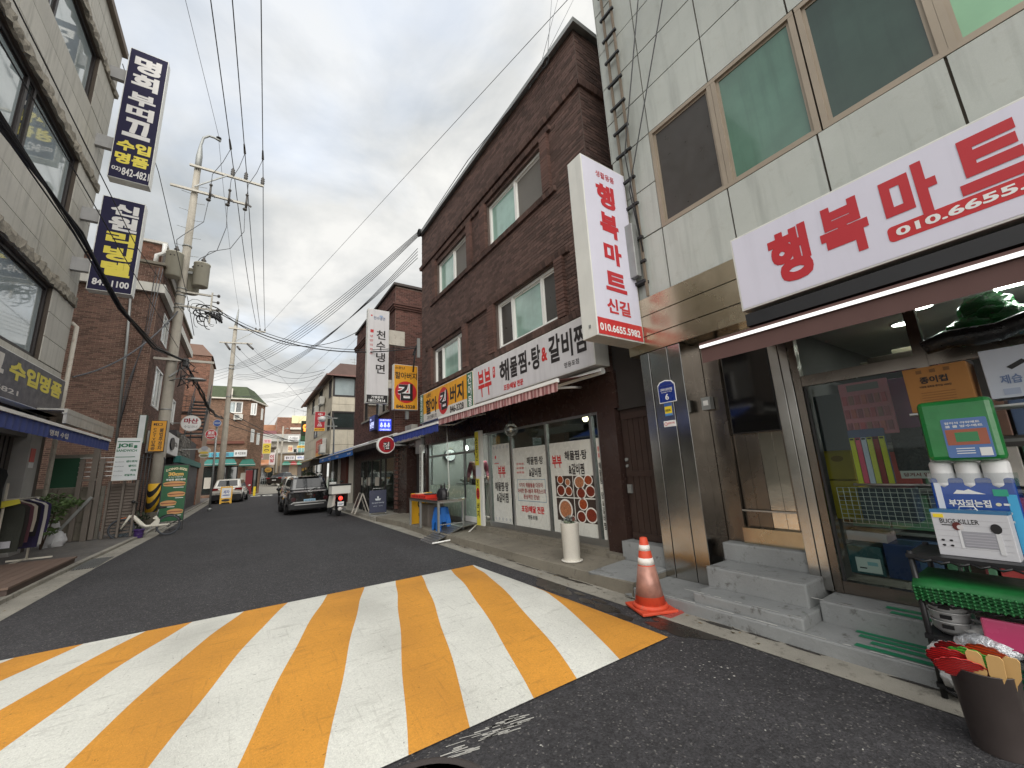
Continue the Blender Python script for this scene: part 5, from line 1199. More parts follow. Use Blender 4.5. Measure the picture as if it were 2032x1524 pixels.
t = MB(); t.tube([(-4.2, 15.22, 0.2), (-4.2, 15.22, 5.9), (-4.32, 15.22, 6.0)], .05, 8); t.build('downpipe', RUSTY, LB)
# letters that show in the top window: the sign's reflection is left to the real glass
# ground floor of the clothes shop
t = MB(); t.fbox(Fl, 14.25, .06, 14.85, 3.3, -.4, -.03); t.build('pillar', mat('grey_pillar', S(168, 166, 162), .6, streak=.2), LB); t = MB(); t.fbox(Fl, 14.86, .06, 15.12, 3.3, -.4, -.05); t.fbox(Fl, 12.9, .06, 14.24, 2.75, -.5, -.3); t.build('dark_shutter', mat('brown_shutter', S(84, 76, 70), .6, var=.1), LB)
for k in range(6): t = MB(); t.fbox(Fl, 12.95 + k * .21, .06, 12.97 + k * .21, 2.75, -.3, -.28); t.build('shutter_rib', BRONZE, LB)
t = MB(); t.fbox(Fl, 6, 2.75, 14.24, 3.3, -.5, -.1); t.build('shop_lintel', mat('grey_lintel', S(108, 104, 98), .8), LB)
t = MB(); t.box(-8.2, 6, .05, -8.1, 13, 3.2); t.box(-8.2, 12.88, .05, -4.5, 12.94, 3.2); t.box(-8.2, 6, 2.9, -4.5, 12.9, 3.0); t.build('inner_wall', WALLW, LB); t = MB(); t.box(-8.2, 6, .02, -4.3, 12.9, .1); t.build('inner_floor', CONC, LB)
t = MB(); t.fbox(Fl, 14.35, 2.18, 14.6, 2.5, -.03, -.02); t.build('red_notice', paint(206, 90, 84, .5), LB); t = MB(); t.fbox(Fl, 14.35, 2.04, 14.6, 2.17, -.03, -.02); t.build('white_notice', WHT, LB)
g = thing('shop_spotlight', 'glowing spotlight inside the clothes shop on the left', 'lamp', (-4.9, 12.4, 2.5)); t = MB(); t.sphere((-4.9, 12.3, 2.35), .06, 10); t.build('bulb', LAMPW, g); t = MB(); t.lathe((-4.9, 12.3, 2.4), [(.08, 0), (.05, .15), (.02, .5)], 10); t.build('shade', BLACKM, g)
g = thing('shop_spotlight', 'glowing low lamp behind the black garment at the left edge', 'lamp', (-5.6, 12.2, 2.0)); t = MB(); t.sphere((-5.6, 12.2, 2.0), .1, 10); t.build('bulb', LAMPW, g)
# shop fascia sign and awning
g, F = signbox('clothes_shop_sign', 'dark grey fascia sign with yellow lettering above the blue awning on the left', west(-4.05, 6.5, 3.3), 8.12, .93, .22, mat('charcoal_face', S(72, 70, 74), .45, var=.05), SIGNS)
def q(s, y0, z0, y1, z1, m_, **k): text(s, F, y0 - 6.5, z0 - 3.3, y1 - 6.5, z1 - 3.3, m_, g, **k)
YL = paint(214, 198, 70, .5)
q('수입', 11.75, 3.72, 13.1, 4.1, YL, bold=.045); q('명품', 13.15, 3.72, 14.45, 4.1, YL, bold=.045); q('끄', 10.75, 3.74, 11.55, 4.12, OFFW, bold=.05); q('02)842-4821', 9.6, 3.4, 12.3, 3.53, OFFW, bold=.02); q('명희 부띠', 7.6, 3.74, 10.6, 4.12, OFFW, bold=.05)
BLUA = paint(52, 86, 170, .8); BLUV = paint(60, 72, 128, .85)
aw = awning('long blue awning with white bar over the clothes shop on the left', ((-2.8, 13.4), (-2.8, 6.0), -1.25), 3.02, 2.6, .24, BLUA, BLUV, WHITEF)
text('명희 수입', west(-2.79, 9.8, 2.4), 0, 0, .85, .1, OFFW, aw, d=.004)
# projecting signs on brackets
def vsign(name, label, z0, h, x0=-3.92, w=.9):
    g, F = signbox(name, label, south(14.3, x0, z0), w, h, .3, NAVY, SIGNS)
    for z in (z0 + h * .25, z0 + h * .78):
        t = MB(); t.box(-4.32, 14.38, z - .2, x0 + .001, 14.52, z + .18); t.build('bracket', mat('sign_bracket', S(150, 150, 150), .6, streak=.3) if 'sign_bracket' not in bpy.data.materials else bpy.data.materials['sign_bracket'], g)
    return g, F
SILV = paint(206, 204, 202, .5)
g, F = vsign('upper_vertical_sign', 'upper navy vertical sign with white and yellow lettering on the left building corner', 10.2, 4.58)
def pj(s, x0, z0, x1, z1, m_, b=.045, **k): text(s, F, x0 + 3.92, z0 - 10.2, x1 + 3.92, z1 - 10.2, m_, g, bold=b, **k)
for s, z0, z1 in (('명', 14.0, 14.58), ('희', 13.42, 13.95), ('부', 12.82, 13.25), ('띠', 12.35, 12.78), ('끄', 11.66, 12.3)): pj(s, -3.78, z0, -3.16, z1, SILV)
pj('수입', -3.84, 11.16, -3.1, 11.52, YL); pj('명품', -3.84, 10.72, -3.1, 11.08, YL); pj('02)', -3.86, 10.42, -3.66, 10.58, SILV, .02); pj('842-4821', -3.64, 10.35, -3.05, 10.6, SILV, .02)
g, F = vsign('lower_vertical_sign', 'lower navy vertical sign with white and yellow lettering and phone number', 6.72, 2.86)
def pj(s, x0, z0, x1, z1, m_, b=.045, **k): text(s, F, x0 + 3.92, z0 - 6.72, x1 + 3.92, z1 - 6.72, m_, g, bold=b, **k)
for s, z0, z1, c in (('신', 9.06, 9.42, SILV), ('원', 8.58, 9.02, SILV), ('리', 8.12, 8.54, YL), ('빙', 7.66, 8.08, YL), ('텔', 7.2, 7.62, YL)): pj(s, -3.72, z0, -3.12, z1, c)
pj('849-1100', -3.83, 6.87, -3.1, 7.06, SILV, .03)
# clothes rail, garments, deck
cr2 = thing('clothes_rail', 'white metal clothes rail standing on the left pavement', 'clothes rail', (-3.68, 12.2, .07))
WM_ = paint(206, 200, 186, .5)
t = MB(); t.tube([(-3.66, 11.45, 1.36), (-3.68, 13.05, 1.36)], .014, 8); t.build('rail', WM_, cr2)
for y in (11.5, 12.95): t = MB(); t.tube([(-3.67, y, .12), (-3.67, y, 1.66 if y < 12 else 1.36)], .02, 8); t.build('post', WM_, cr2); t = MB(); t.bar((-3.95, y, .11), (-3.3, y, .11), .03, .03); t.build('foot', WM_, cr2)
t = MB(); t.bar((-3.67, 11.5, .13), (-3.67, 12.95, .13), .025, .025); t.build('base_bar', WM_, cr2)
def garment(y, c, label, w=.5, l=.85, trim=None, z=1.33):
    g = thing('hanging_garment', label, 'garment', (-3.67, y, z), group='garments on the clothes rail')
    t = MB(); n = 9; prof = [(-.02, .0), (.06, -.03), (.2, -.09), (.25, -.14), (.26, -.4), (.24, -l)]
    for sgn in (-1, 1):
        base = len(t.v)
        for i, (a, zz_) in enumerate([(p[0] * w / .5, p[1]) for p in prof]):
            for j in range(5):
                f = j / 4 * 2 - 1; t.v.append(Vector((-3.67 + f * max(a, .02), y + sgn * (.012 + .02 * (1 - f * f)) + .012 * math.sin(f * 7 + i), z + zz_)))
        for i in range(len(prof) - 1):
            for j in range(4): b = base + i * 5 + j; t.f.append([b, b + 1, b + 6, b + 5]); t.mi.append(0); t.sm.append(True)
    t.build('cloth', paint(*c, .9, var=.15, bump=.3, bs=30), g)
    if trim:
        t = MB(); t.fbox(south(y - .04, -3.92, z - l), .05, .08, .4, .2, 0, .004); t.build('trim', paint(*trim, .9), g)
    t = MB(); t.tube([(-3.67, y, z + .01), (-3.67, y, z + .05), (-3.66, y, z + .06)], .004, 5); t.build('hanger', GALV, g)
for y, c, lb, l, tr in ((11.62, (38, 40, 34), 'dark olive jacket at the near end of the clothes rail', .92, (150, 150, 156)), (11.8, (50, 46, 44), 'charcoal coat second from the near end of the rail', .86, None), (11.98, (92, 58, 66), 'dull maroon blouse in the middle of the rail', .8, None), (12.15, (186, 178, 164), 'cream cardigan between the maroon blouse and black jacket', .62, None), (12.3, (30, 28, 30), 'black jacket near the middle of the rail', .72, (60, 56, 40)), (12.48, (40, 34, 66), 'dark purple dress towards the far end of the rail', .95, None), (12.66, (206, 202, 196), 'white long dress towards the far end of the rail', .92, None), (12.84, (52, 46, 84), 'violet and black top at the far end of the rail', .7, None)): garment(y, c, lb, l=l, trim=tr)
g = thing('mannequin_garment', 'black garment on a stand in the clothes shop doorway at the left edge', 'garment', (-3.9, 11.4, .1)); t = MB()
t.lathe((-3.85, 11.25, .95), [(.2, 0), (.22, .3), (.2, .6), (.23, .85), (.2, .95), (.06, 1.02), (.05, 1.08)], 14); t.build('cloth', paint(30, 32, 32, .9), g); t = MB(); t.tube([(-3.85, 11.25, .09), (-3.85, 11.25, .98)], .015, 6); t.lathe((-3.85, 11.25, .075), [(.16, 0), (.15, .02), (.02, .03)], 14); t.build('stand', BLACKM, g)
g = thing('yellow_ribbon', 'yellow cloth draped over the near post of the clothes rail', 'cloth', (-3.6, 11.4, 1.3)); t = MB(); t.add([(-3.72, 11.3, 1.33), (-3.5, 11.52, 1.36), (-3.48, 11.54, 1.28), (-3.7, 11.3, 1.2)], [(0, 1, 2, 3)]); t.build('cloth', paint(190, 180, 60, .8), g, solid=.01)
dk = thing('wooden_deck', 'brown composite deck platform on the left pavement below the clothes rail', 'deck', (-3.3, 10.8, .07))
WOOD = mat('deck_board', S(112, 92, 80), .7, var=.12, vs=5, rnd=.08)
for k in range(8): t = MB(); t.box(-3.88 + k * .152, 9.0, .15, -3.735 + k * .152, 11.85, .18); t.build('board', WOOD, dk)
t = MB(); t.box(-3.86, 9.05, .06, -2.69, 11.8, .15); t.build('base', mat('deck_side', S(76, 62, 56), .7), dk)
g = thing('metal_grating', 'ribbed metal grating at the foot of the deck by the left kerb', 'grating', (-3, 9, .07)); 
t = MB(); t.box(-3.4, 7.6, .065, -2.72, 8.95, .08); t.build('base', DARK, g)
for k in range(9): t = MB(); t.box(-3.38 + k * .075, 7.6, .08, -3.345 + k * .075, 8.95, .1); t.build('bar', GALV, g)
# potted bush, white sacks, shed in the passage
LEAF = mat('leaf_green', S(84, 106, 62), .55, var=.35, vs=9, rnd=.3); STEM = mat('stem_brown', S(70, 56, 46), .9)
def leafy(t, c, r, n, size, seed):
    rr = random.Random(seed)
    for _ in range(n):
        while True:
            p = Vector((rr.uniform(-1, 1), rr.uniform(-1, 1), rr.uniform(-1, 1)))
            if .25 < p.length < 1: break
        p = Vector(c) + Vector((p.x * r[0], p.y * r[1], p.z * r[2])); s_ = size * rr.uniform(.6, 1.3)
        u = Vector((rr.uniform(-1, 1), rr.uniform(-1, 1), rr.uniform(-.6, .6))).normalized(); v = u.cross(Vector((rr.uniform(-1, 1), rr.uniform(-1, 1), rr.uniform(-1, 1)))).normalized()
        t.add([p - u * s_, p + v * s_ * .45, p + u * s_ + Vector((0, 0, -s_ * .3)), p - v * s_ * .45], [(0, 1, 2, 3)])
g = thing('bush', 'leafy green bush by the passage beside the clothes shop', 'bush', (-4.0, 15.0, .08))
t = MB()
for c, r, n, sd_ in (((-3.95, 15.0, 1.18), (.36, .3, .24), 190, 1), ((-3.66, 15.0, 1.15), (.22, .2, .14), 80, 2), ((-3.95, 15.0, .88), (.27, .25, .2), 110, 3), ((-3.95, 15, .5), (.16, .16, .1), 40, 4)): leafy(t, c, r, n, .07, sd_)
t.build('foliage', LEAF, g)
t = MB()
for a in ((-4.05, 15.0), (-3.9, 15.05), (-4.15, 15.0)): t.tube([(-4.05, 15, .08), ((a[0] - 4.05) / 2, 15, .5), (a[0], a[1], 1.1)], [.02, .016, .008], 6)
t.build('stem', STEM, g)
for k, (x, z, s_) in enumerate(((-4.1, .28, .22), (-3.93, .22, .18), (-4.06, .56, .15))):
    g = thing('white_sack', ['larger lower white plastic sack behind the bush', 'lower right white plastic sack behind the bush', 'upper white plastic sack behind the bush'][k], 'sack', (x, 15.5, .07)); t = MB(); t.lump((x, 15.5, z), (s_ * .85, s_ * .7, s_), 22, amp=.3, seed=k + 2, fr=3.); t.build('sack', mat('white_sack', S(206, 206, 208), .5, bump=1., bs=14, var=.1) if 'white_sack' not in bpy.data.materials else bpy.data.materials['white_sack'], g)
sh = thing('passage_canopy', 'weathered steel canopy over the passage between the two left buildings', 'canopy', (-3.5, 15, 3))
CANW = mat('stained_steel', S(176, 174, 166), .45, .5, var=.15, streak=.6)
t = MB(); t.box(-3.62, 13.3, 3.0, -3.56, 17.3, 3.34); t.box(-3.64, 13.28, 3.22, -3.555, 17.32, 3.26); t.box(-6, 13.3, 3.3, -3.62, 17.3, 3.34); t.build('fascia', CANW, sh)
for x, y in ((-3.6, 16.2),): t = MB(); t.box(x - .06, y - .06, .07, x + .06, y + .06, 3.0); t.build('post', mat('taupe_post', S(106, 98, 90), .6), sh)
gt = thing('passage_gate', 'taupe steel gate frame with a diagonal brace across the passage', 'gate', (-3.9, 16.1, .07)); TAU = bpy.data.materials['taupe_post']
for a, b in (((-3.85, 16.15, .1), (-3.85, 16.15, 2.3)), ((-3.45, 16.15, .1), (-3.45, 16.15, 2.3))): t = MB(); t.bar(a, b, .1, .06); t.build('post', TAU, gt)
t = MB(); t.bar((-4.2, 16.12, .2), (-3.55, 16.12, 1.25), .04, .07); t.build('brace', GALV, gt); t = MB(); t.bar((-3.85, 16.15, 1.2), (-3.45, 16.15, 1.2), .04, .06); t.bar((-3.85, 16.15, 1.72), (-3.45, 16.15, 1.72), .04, .06); t.build('rail', TAU, gt)
for k in range(5): t = MB(); t.bar((-3.95, 16.3, 1.82 + k * .13), (-3.1, 16.3, 1.82 + k * .13), .02, .025); t.build('slat', ALU, gt)
wl2 = thing('passage_wall', 'stained concrete block wall at the back of the passage', 'wall', (-4.2, 16.5, .07))
for i in range(3):
    for j in range(3): t = MB(); t.box(-4.75 + i * .43, 16.5, .07 + j * .49, -4.33 + i * .43, 16.62, .55 + j * .49); t.build('block', CONCD, wl2, bevel=.01)
t = MB(); t.box(-4.8, 16.54, .07, -3.4, 16.66, 1.54); t.build('core', CONC, wl2)
g = thing('green_board', 'dark green board on the brick wall over the passage wall', 'board', (-4.26, 16.6, 1.9)); t = MB(); t.box(-4.58, 16.55, 1.54, -3.95, 16.6, 2.36); t.build('panel', paint(22, 76, 50, .6), g); t = MB(); t.box(-4.62, 16.54, 2.36, -3.6, 16.6, 2.46); t.build('frame', CONC, g)
g = thing('louvred_gate', 'brown louvred metal gate panel under the green and white sandwich menu sign', 'gate', (-2.95, 16.2, .1))
for k in range(16): t = MB(); F = Face((-3.22, 16.2, .18 + k * .088), (1, 0, 0), (0, .5, 1)); t.fbox(F, 0, 0, .54, .09, -.012, 0); t.build('slat', mat('brown_louvre', S(98, 88, 80), .6, var=.1) if 'brown_louvre' not in bpy.data.materials else bpy.data.materials['brown_louvre'], g)
for x in (-3.26, -2.95, -2.66): t = MB(); t.box(x, 16.12, .08, x + .05, 16.24, 1.66); t.build('post', TAU, g)
g, F = signbox('sandwich_menu_sign', 'pale grey menu sign with green lettering beside the brick wall', south(15.9, -3.17, 1.66), .54, 1.22, .05, paint(206, 210, 212, .5), SIGNS)
GT = paint(20, 104, 72, .5)
text('JOE', F, .03, .92, .36, 1.06, GT, g, bold=.05); text('s', F, .38, .92, .46, 1.01, GT, g, bold=.05); text('SANDWICH', F, .02, .82, .46, .89, GT, g, bold=.03); patch(F, .02, 1.1, .5, 1.125, GT, g); patch(F, .02, .66, .44, .68, GT, g)
for s, e, z in (('샌드위치', 'Sandwich', .51), ('샐러드', 'Salad', .38), ('커피', 'Coffee', .25), ('과일주스', 'Fruit juice', .12)): text(s, F, .5 - .06 * len(s), z, .5, z + .065, GT, g, bold=.045); text(e, F, .03, z + .01, .22, z + .035, paint(120, 130, 134), g)
# ---------------------------------------------------------------- brown brick building on the left
B2 = thing('left_brick_building', 'brown brick building on the left with a white band and a rooftop room', 'building', (-5, 22, 0))
Fb = south(19.2, -8.1, .05)
brickwork(B2, Fb, 4.796, 9.84, [], BRK3, MOR3, focus=(4.0, 5.2), single=300)
t = MB(); t.box(-8.1, 19.48, 0, -3.58, 29, 9.84); t.build('core', MOR3, B2)
brickwork(B2, west(-3.3, 19.204, .05), 9.8, 9.84, [(1.3, 4.5, 2.8, 6.1), (5.6, 4.4, 7.2, 5.6), (3.5, 7.3, 5.0, 8.5), (1.4, 7.2, 2.7, 8.4)], BRK3, MOR3, focus=(0, 5), single=20, wall_name='street_wall')
for x0, y0, x1, y1 in ((1.3, 4.5, 2.8, 6.1), (5.6, 4.4, 7.2, 5.6), (3.5, 7.3, 5.0, 8.5), (1.4, 7.2, 2.7, 8.4)): window(B2, west(-3.3, 19.204, .05), x0, y0, x1, y1, (.5,), (SKYG, DARKG), d=.03, fw=.07)
WB2 = mat('white_band', S(206, 204, 196), .8, var=.1, streak=.3)
t = MB(); t.box(-8.1, 19.03, 8.72, -3.11, 19.185, 9.07); t.box(-3.285, 19.186, 8.72, -3.11, 29, 9.07); t.build('white_band', WB2, B2)
t = MB(); t.box(-8.2, 19.1, 9.895, -3.2, 29.05, 10.0); t.build('coping', CONCD, B2)
t = MB(); t.tube([(-4.06, 19.1, 8.6), (-3.95, 19.1, 6.6), (-3.82, 19.1, 3.0)], .04, 8); t.build('downpipe', GALV, B2)
RH = south(19.9, -5.3, 10.0)
brickwork(B2, RH, 1.8, 1.1, [], BRK4, MOR4, single=40, focus=(1.2, .5), wall_name='rooftop_room'); t = MB(); t.box(-5.4, 19.8, 11.12, -3.36, 25, 11.22); t.build('rooftop_slab', WB2, B2); t = MB(); t.box(-5.3, 20.2, 10.0, -3.5, 24.8, 11.1); t.build('rooftop_core', paint(120, 116, 110, .8), B2)
t = MB(); t.tube([(-3.42, 19.75, 11.1), (-3.42, 19.75, 10.7), (-3.62, 19.75, 10.56), (-3.64, 19.75, 10.02)], .08, 10); t.build('roof_pipe', WHITEF, B2)
g, F = signbox('blank_sign_box', 'pale grey blank sign box with a dark green edge left of the concrete pole', south(18.86, -3.28, 2.96), .2, 1.0, .3, paint(196, 200, 200, .5), paint(44, 76, 66, .5))
g, F = signbox('sandwich_shop_sign', 'white shop sign with a black round emblem behind the concrete pole', west(-2.72, 20.6, 2.72), 3.7, .86, .56, WHT)
disc(F, 1.6, .45, .55, .26, BLK, g, d=.05); text('JOEs', F, 2.3, .35, 3.3, .6, BLK, g, bold=.04)
st = thing('stone_clad_wall', 'grey split stone cladding on the wall beyond the white emblem sign', 'wall', (-2.8, 27, 2.7))
for i in range(9):
    y = 24.6 + (i % 2) * .1
    while y < 28.9: l = random.uniform(.3, .6); t = MB(); t.box(-2.85, y, 2.78 + i * .12, -2.72 + random.uniform(0, .05), min(y + l - .03, 29), 2.78 + i * .12 + .1); t.build('stone', paint(122, 118, 112, .9, var=.2) if (i + int(y * 3)) % 3 else paint(150, 146, 138, .9), st); y += l
t = MB(); t.box(-6.5, 24.4, 0, -2.87, 33.9, 4.0); t.build('core', paint(74, 72, 74, .7), st)
fn = thing('corrugated_screen', 'dark grey corrugated metal screen along the left kerb with a teal top strip', 'screen wall', (-2.7, 30, 0))
for k in range(40): t = MB(); y = 24.0 + k * .26; t.hexa([(-2.78, y, .0), (-2.68, y + .06, .0), (-2.68, y + .2, .0), (-2.78, y + .25, .0), (-2.78, y, 2.45), (-2.68, y + .06, 2.45), (-2.68, y + .2, 2.45), (-2.78, y + .25, 2.45)]); t.build('panel', mat('charcoal_sheet', S(84, 84, 88), .5, .3) if 'charcoal_sheet' not in bpy.data.materials else bpy.data.materials['charcoal_sheet'], fn)
t = MB(); t.box(-2.8, 24, 2.46, -2.55, 34.4, 2.76); t.build('top_strip', paint(42, 112, 106, .6), fn); t = MB(); t.box(-2.8, 23.9, 0, -2.76, 34.4, 2.46); t.build('backing', BLACKM, fn)
# black bar gate beside the pole, white post
g = thing('black_bar_fence', 'black vertical bar fence between the louvred gate and the pole', 'fence', (-3.0, 17.6, 0))
for k in range(5): t = MB(); t.tube([(-3.02 + k * .09, 17.7, .05), (-3.02 + k * .09, 17.7, 2.5)], .016, 6); t.build('bar', BLACKM, g)
t = MB(); t.bar((-3.06, 17.7, .4), (-2.6, 17.7, .4), .03, .03); t.bar((-3.06, 17.7, 2.4), (-2.6, 17.7, 2.4), .03, .03); t.build('rail', BLACKM, g)
g = thing('flower_bed', 'dark leafy plants behind the parked electric bicycle', 'plants', (-2.85, 16.7, .05)); t = MB(); leafy(t, (-2.75, 16.75, .5), (.42, .25, .34), 220, .06, 8); t.build('foliage', mat('dark_leaf', S(46, 58, 40), .6, var=.4, vs=9, rnd=.3), g); t = MB(); t.tube([(-2.75, 16.75, .03), (-2.75, 16.75, .5)], .02, 6); t.build('stem', STEM, g)
g = thing('purple_bucket', 'purple plastic bucket under the electric bicycle', 'bucket', (-2.45, 16.1, .03)); t = MB(); t.lathe((-2.45, 16.1, .02), [(.1, 0), (.105, .01), (.115, .2), (.125, .21), (.12, .24), (.1, .05), (0, .05)], 20); t.build('shell', mat('purple_plastic', S(74, 50, 112), .35), g); t = MB(); t.lathe((-2.45, 16.1, .1), [(.112, 0), (.118, .015), (.112, .03)], 20); t.build('hoop', mat('purple_plastic_dark', S(60, 40, 92), .35), g)
# sandwich banner stand
bn2 = thing('sandwich_banner_stand', 'green banner stand with long sandwich pictures beside the left kerb', 'banner stand', (-1.93, 17.6, 0))
F = south(17.6, -2.26, .3); GB = paint(30, 92, 56, .5); CREAM = paint(226, 214, 176, .5); BREAD = paint(202, 150, 98, .6); FILL = paint(132, 66, 48, .6)
t = MB(); t.fbox(F, 0, 0, .63, 1.8, -.02, 0); t.build('banner', GB, bn2); t = MB()
for x in (-.01, .64): t.bar(F.p(x, -.3, -.01), F.p(x, 1.82, -.01), .025, .025)
t.bar(F.p(-.02, 1.82, -.01), F.p(.65, 1.82, -.01), .025, .025); t.bar(F.p(-.02, -.06, -.01), F.p(.65, -.06, -.01), .02, .02); t.bar(F.p(.64, -.28, -.01), F.p(.3, -.28, .1), .02, .02); t.build('frame', BLACKM, bn2)
text('LONG-SIZE', F, .06, 1.6, .6, 1.68, CREAM, bn2, bold=.04, arc=.06); text('30cm', F, .12, 1.46, .52, 1.58, paint(222, 178, 96), bn2, bold=.05); text('더 크고 더 푸짐하게', F, .14, 1.4, .5, 1.435, WHT, bn2); text('푸짐한 샌드위치', F, .08, 1.3, .58, 1.365, WHT, bn2, bold=.04)
for x0, x1, z in ((.02, .6, 1.12), (.16, .62, .78), (.0, .42, .5), (.2, .62, .22)):
    w = x1 - x0; cx = (x0 + x1) / 2
    disc(F, cx, z + .09, w / 2, .075, BREAD, bn2); patch(F, x0 + .02, z + .055, x1 - .02, z + .09, FILL, bn2, d=.004); patch(F, x0 + .01, z + .04, x1 - .01, z + .055, paint(196, 200, 120), bn2, d=.0045); disc(F, cx, z + .03, w / 2 - .01, .035, BREAD, bn2, d=.005); patch(F, cx - .02, z - .055, x1 - .04, z - .035, WHT, bn2)
# electric bicycle lying against things
eb = thing('electric_bicycle', 'white shared electric bicycle with dark wheels parked on the left kerb', 'bicycle', (-2.35, 16.2, 0))
BW = mat('bike_white', S(216, 212, 198), .35, coat=.4); TY = paint(70, 74, 80, .7)
for cx, cz in ((-2.86, .3), (-1.82, .29)):
    t = MB(); n = 28; cx0 = (cx, 16.2, cz)
    t.lathe((cx, 16.2, cz), [(.265 + .025 * math.cos(a), .025 * math.sin(a)) for a in [6.283 * i / 8 for i in range(9)]], n, axis=(0, 1, 0)); w = t.build('wheel', TY, eb)
    t = MB(); t.lathe((cx, 16.17, cz), [(.05, 0), (.05, .06)], 12, axis=(0, 1, 0))
    for k in range(10): a = 6.283 * k / 10; t.tube([(cx, 16.2, cz), (cx + .25 * math.cos(a), 16.2, cz + .25 * math.sin(a))], .003, 4)
    t.build('spokes', BLACKM, w)
t = MB(); t.lathe((-2.86, 16.23, .3), [(.22, 0), (.22, .004)], 24, axis=(0, 1, 0)); t.build('wheel_cover', paint(54, 66, 74, .5), eb)
t = MB(); t.tube([(-2.68, 16.18, .66), (-2.62, 16.18, .6), (-2.42, 16.18, .37), (-2.33, 16.18, .31), (-1.78, 16.18, .31)], [.05, .055, .055, .04, .03], 10); t.build('frame', BW, eb); t = MB(); t.tube([(-2.69, 16.16, .66), (-2.86, 16.16, .3)], [.035, .025], 8); t.build('fork', BW, eb)
t = MB(); t.fpoly(south(16.14, 0, 0), [(-2.26, .3), (-2.04, .3), (-2.02, .46), (-2.12, .6), (-2.2, .52), (-2.12, .48), (-2.24, .34)], -.07, .0); t.build('seat_tube_cover', BW, eb, bevel=.01)
t = MB(); t.tube([(-2.12, 16.18, .55), (-2.08, 16.18, .8)], .015, 8); t.build('seat_post', GALV, eb); t = MB(); t.sphere((-2.02, 16.18, .82), .1, 12, sq=(1.3, .7, .35)); t.build('saddle', BLACKP, eb)
t = MB(); t.tube([(-2.68, 16.18, .66), (-2.58, 16.18, .98)], .018, 8); t.build('stem', BLACKM, eb); t = MB(); t.tube([(-2.66, 15.95, 1.03), (-2.58, 16.1, 1.0), (-2.58, 16.26, 1.0), (-2.66, 16.42, 1.03)], .014, 8); t.sphere((-2.66, 16.1, 1.04), .05, 8); t.sphere((-2.64, 15.95, 1.04), .035, 8); t.build('handlebar', BLACKP, eb)
t = MB(); t.tube([(-1.82 + .31 * math.cos(a), 16.2, .29 + .31 * math.sin(a)) for a in [rad(v) for v in range(20, 170, 15)]], .018, 6); t.tube([(-1.82, 16.16, .3), (-1.52, 16.16, .45)], .014, 6); t.build('mudguard', BLACKP, eb); t = MB(); t.tube([(-2.18, 16.1, .3), (-2.34, 16.02, .01)], .01, 6); t.build('kickstand', GALV, eb); t = MB(); t.tube([(-2.96, 16.2, .57), (-2.78, 16.2, .6)], .012, 6); t.build('reflector', paint(214, 120, 60, .4), eb)
# round and hanging signs further along
def round_sign(label, X, Y, z, rx, rz, face, rim, texts, emb=None, arm=.6):
    g = thing('round_sign', label, 'sign', (X, Y, z)); F = south(Y, X, z); t = MB(); t.ell(F, 0, 0, rx, rz, -.12, 0, 32); t.build('case', rim, g); disc(F, 0, 0, rx * .93, rz * .93, face, g, d=.004)
    F = F.at(0, 0, .004)
    for s, a, b, c, d_, m_, bo in texts: text(s, F, a * rx, b * rz, c * rx, d_ * rz, m_, g, bold=bo)
    t = MB(); t.tube([(X - rx, Y + .05, z), (X - rx - arm, Y + .05, z)], .02, 6); t.build('arm', GALV, g); return g
WINE = paint(150, 34, 56, .5)
round_sign('round white sign with wine red and grey lettering hung over the left shops', -2.33, 24, 4.28, .38, .38, WHT, SIGNS, (('마산', -.7, -.05, .7, .62, WINE, .04), ('수입코너', -.65, -.62, .65, -.28, paint(90, 92, 90), .0)))
round_sign('round red sign with white lettering below the white round sign', -1.55, 24.5, 3.8, .24, .24, paint(176, 34, 46, .5), WHT, (('로또', -.55, 0, .55, .6, WHT, .04), ('복권판매', -.7, -.55, .7, -.2, WHT, .03)), arm=1.0)
round_sign('small round blue sign on the grey street post', -1.5, 27.2, 4.68, .18, .19, paint(52, 84, 150, .5), WHT, (('일방통행', -.7, -.25, .7, .25, WHT, .0),), arm=.05)
g = thing('grey_sign_post', 'slim grey street post under the small blue round sign', 'post', (-1.49, 27.3, 0)); t = MB(); t.tube([(-1.45, 27.3, 0), (-1.5, 27.3, 4.7)], .05, 10); t.build('post', GALV, g); t = MB(); t.lathe((-1.45, 27.3, 0), [(.1, 0), (.1, .1), (.06, .14)], 12); t.build('base', GALV, g)
g = thing('clover_shape_sign', 'grey and yellow cut-out sign hanging below the red round sign', 'sign', (-1.7, 23.5, 2.9)); F = south(23.5, -1.67, 2.95); t = MB(); t.ell(F, 0, .0, .24, .17, -.05, 0, 24); t.ell(F, 0, -.22, .2, .12, -.05, -.004, 24); t.build('board', paint(186, 180, 166, .5), g); disc(F, 0, .1, .13, .11, paint(150, 152, 158), g, d=.006); disc(F, -.01, -.1, .17, .055, paint(196, 170, 60), g, d=.006); disc(F, 0, -.24, .15, .05, paint(104, 116, 80), g, d=.006); t = MB(); t.box(-2.5, 23.52, 3.0, -1.9, 23.54, 3.04); t.build('arm', GALV, g)
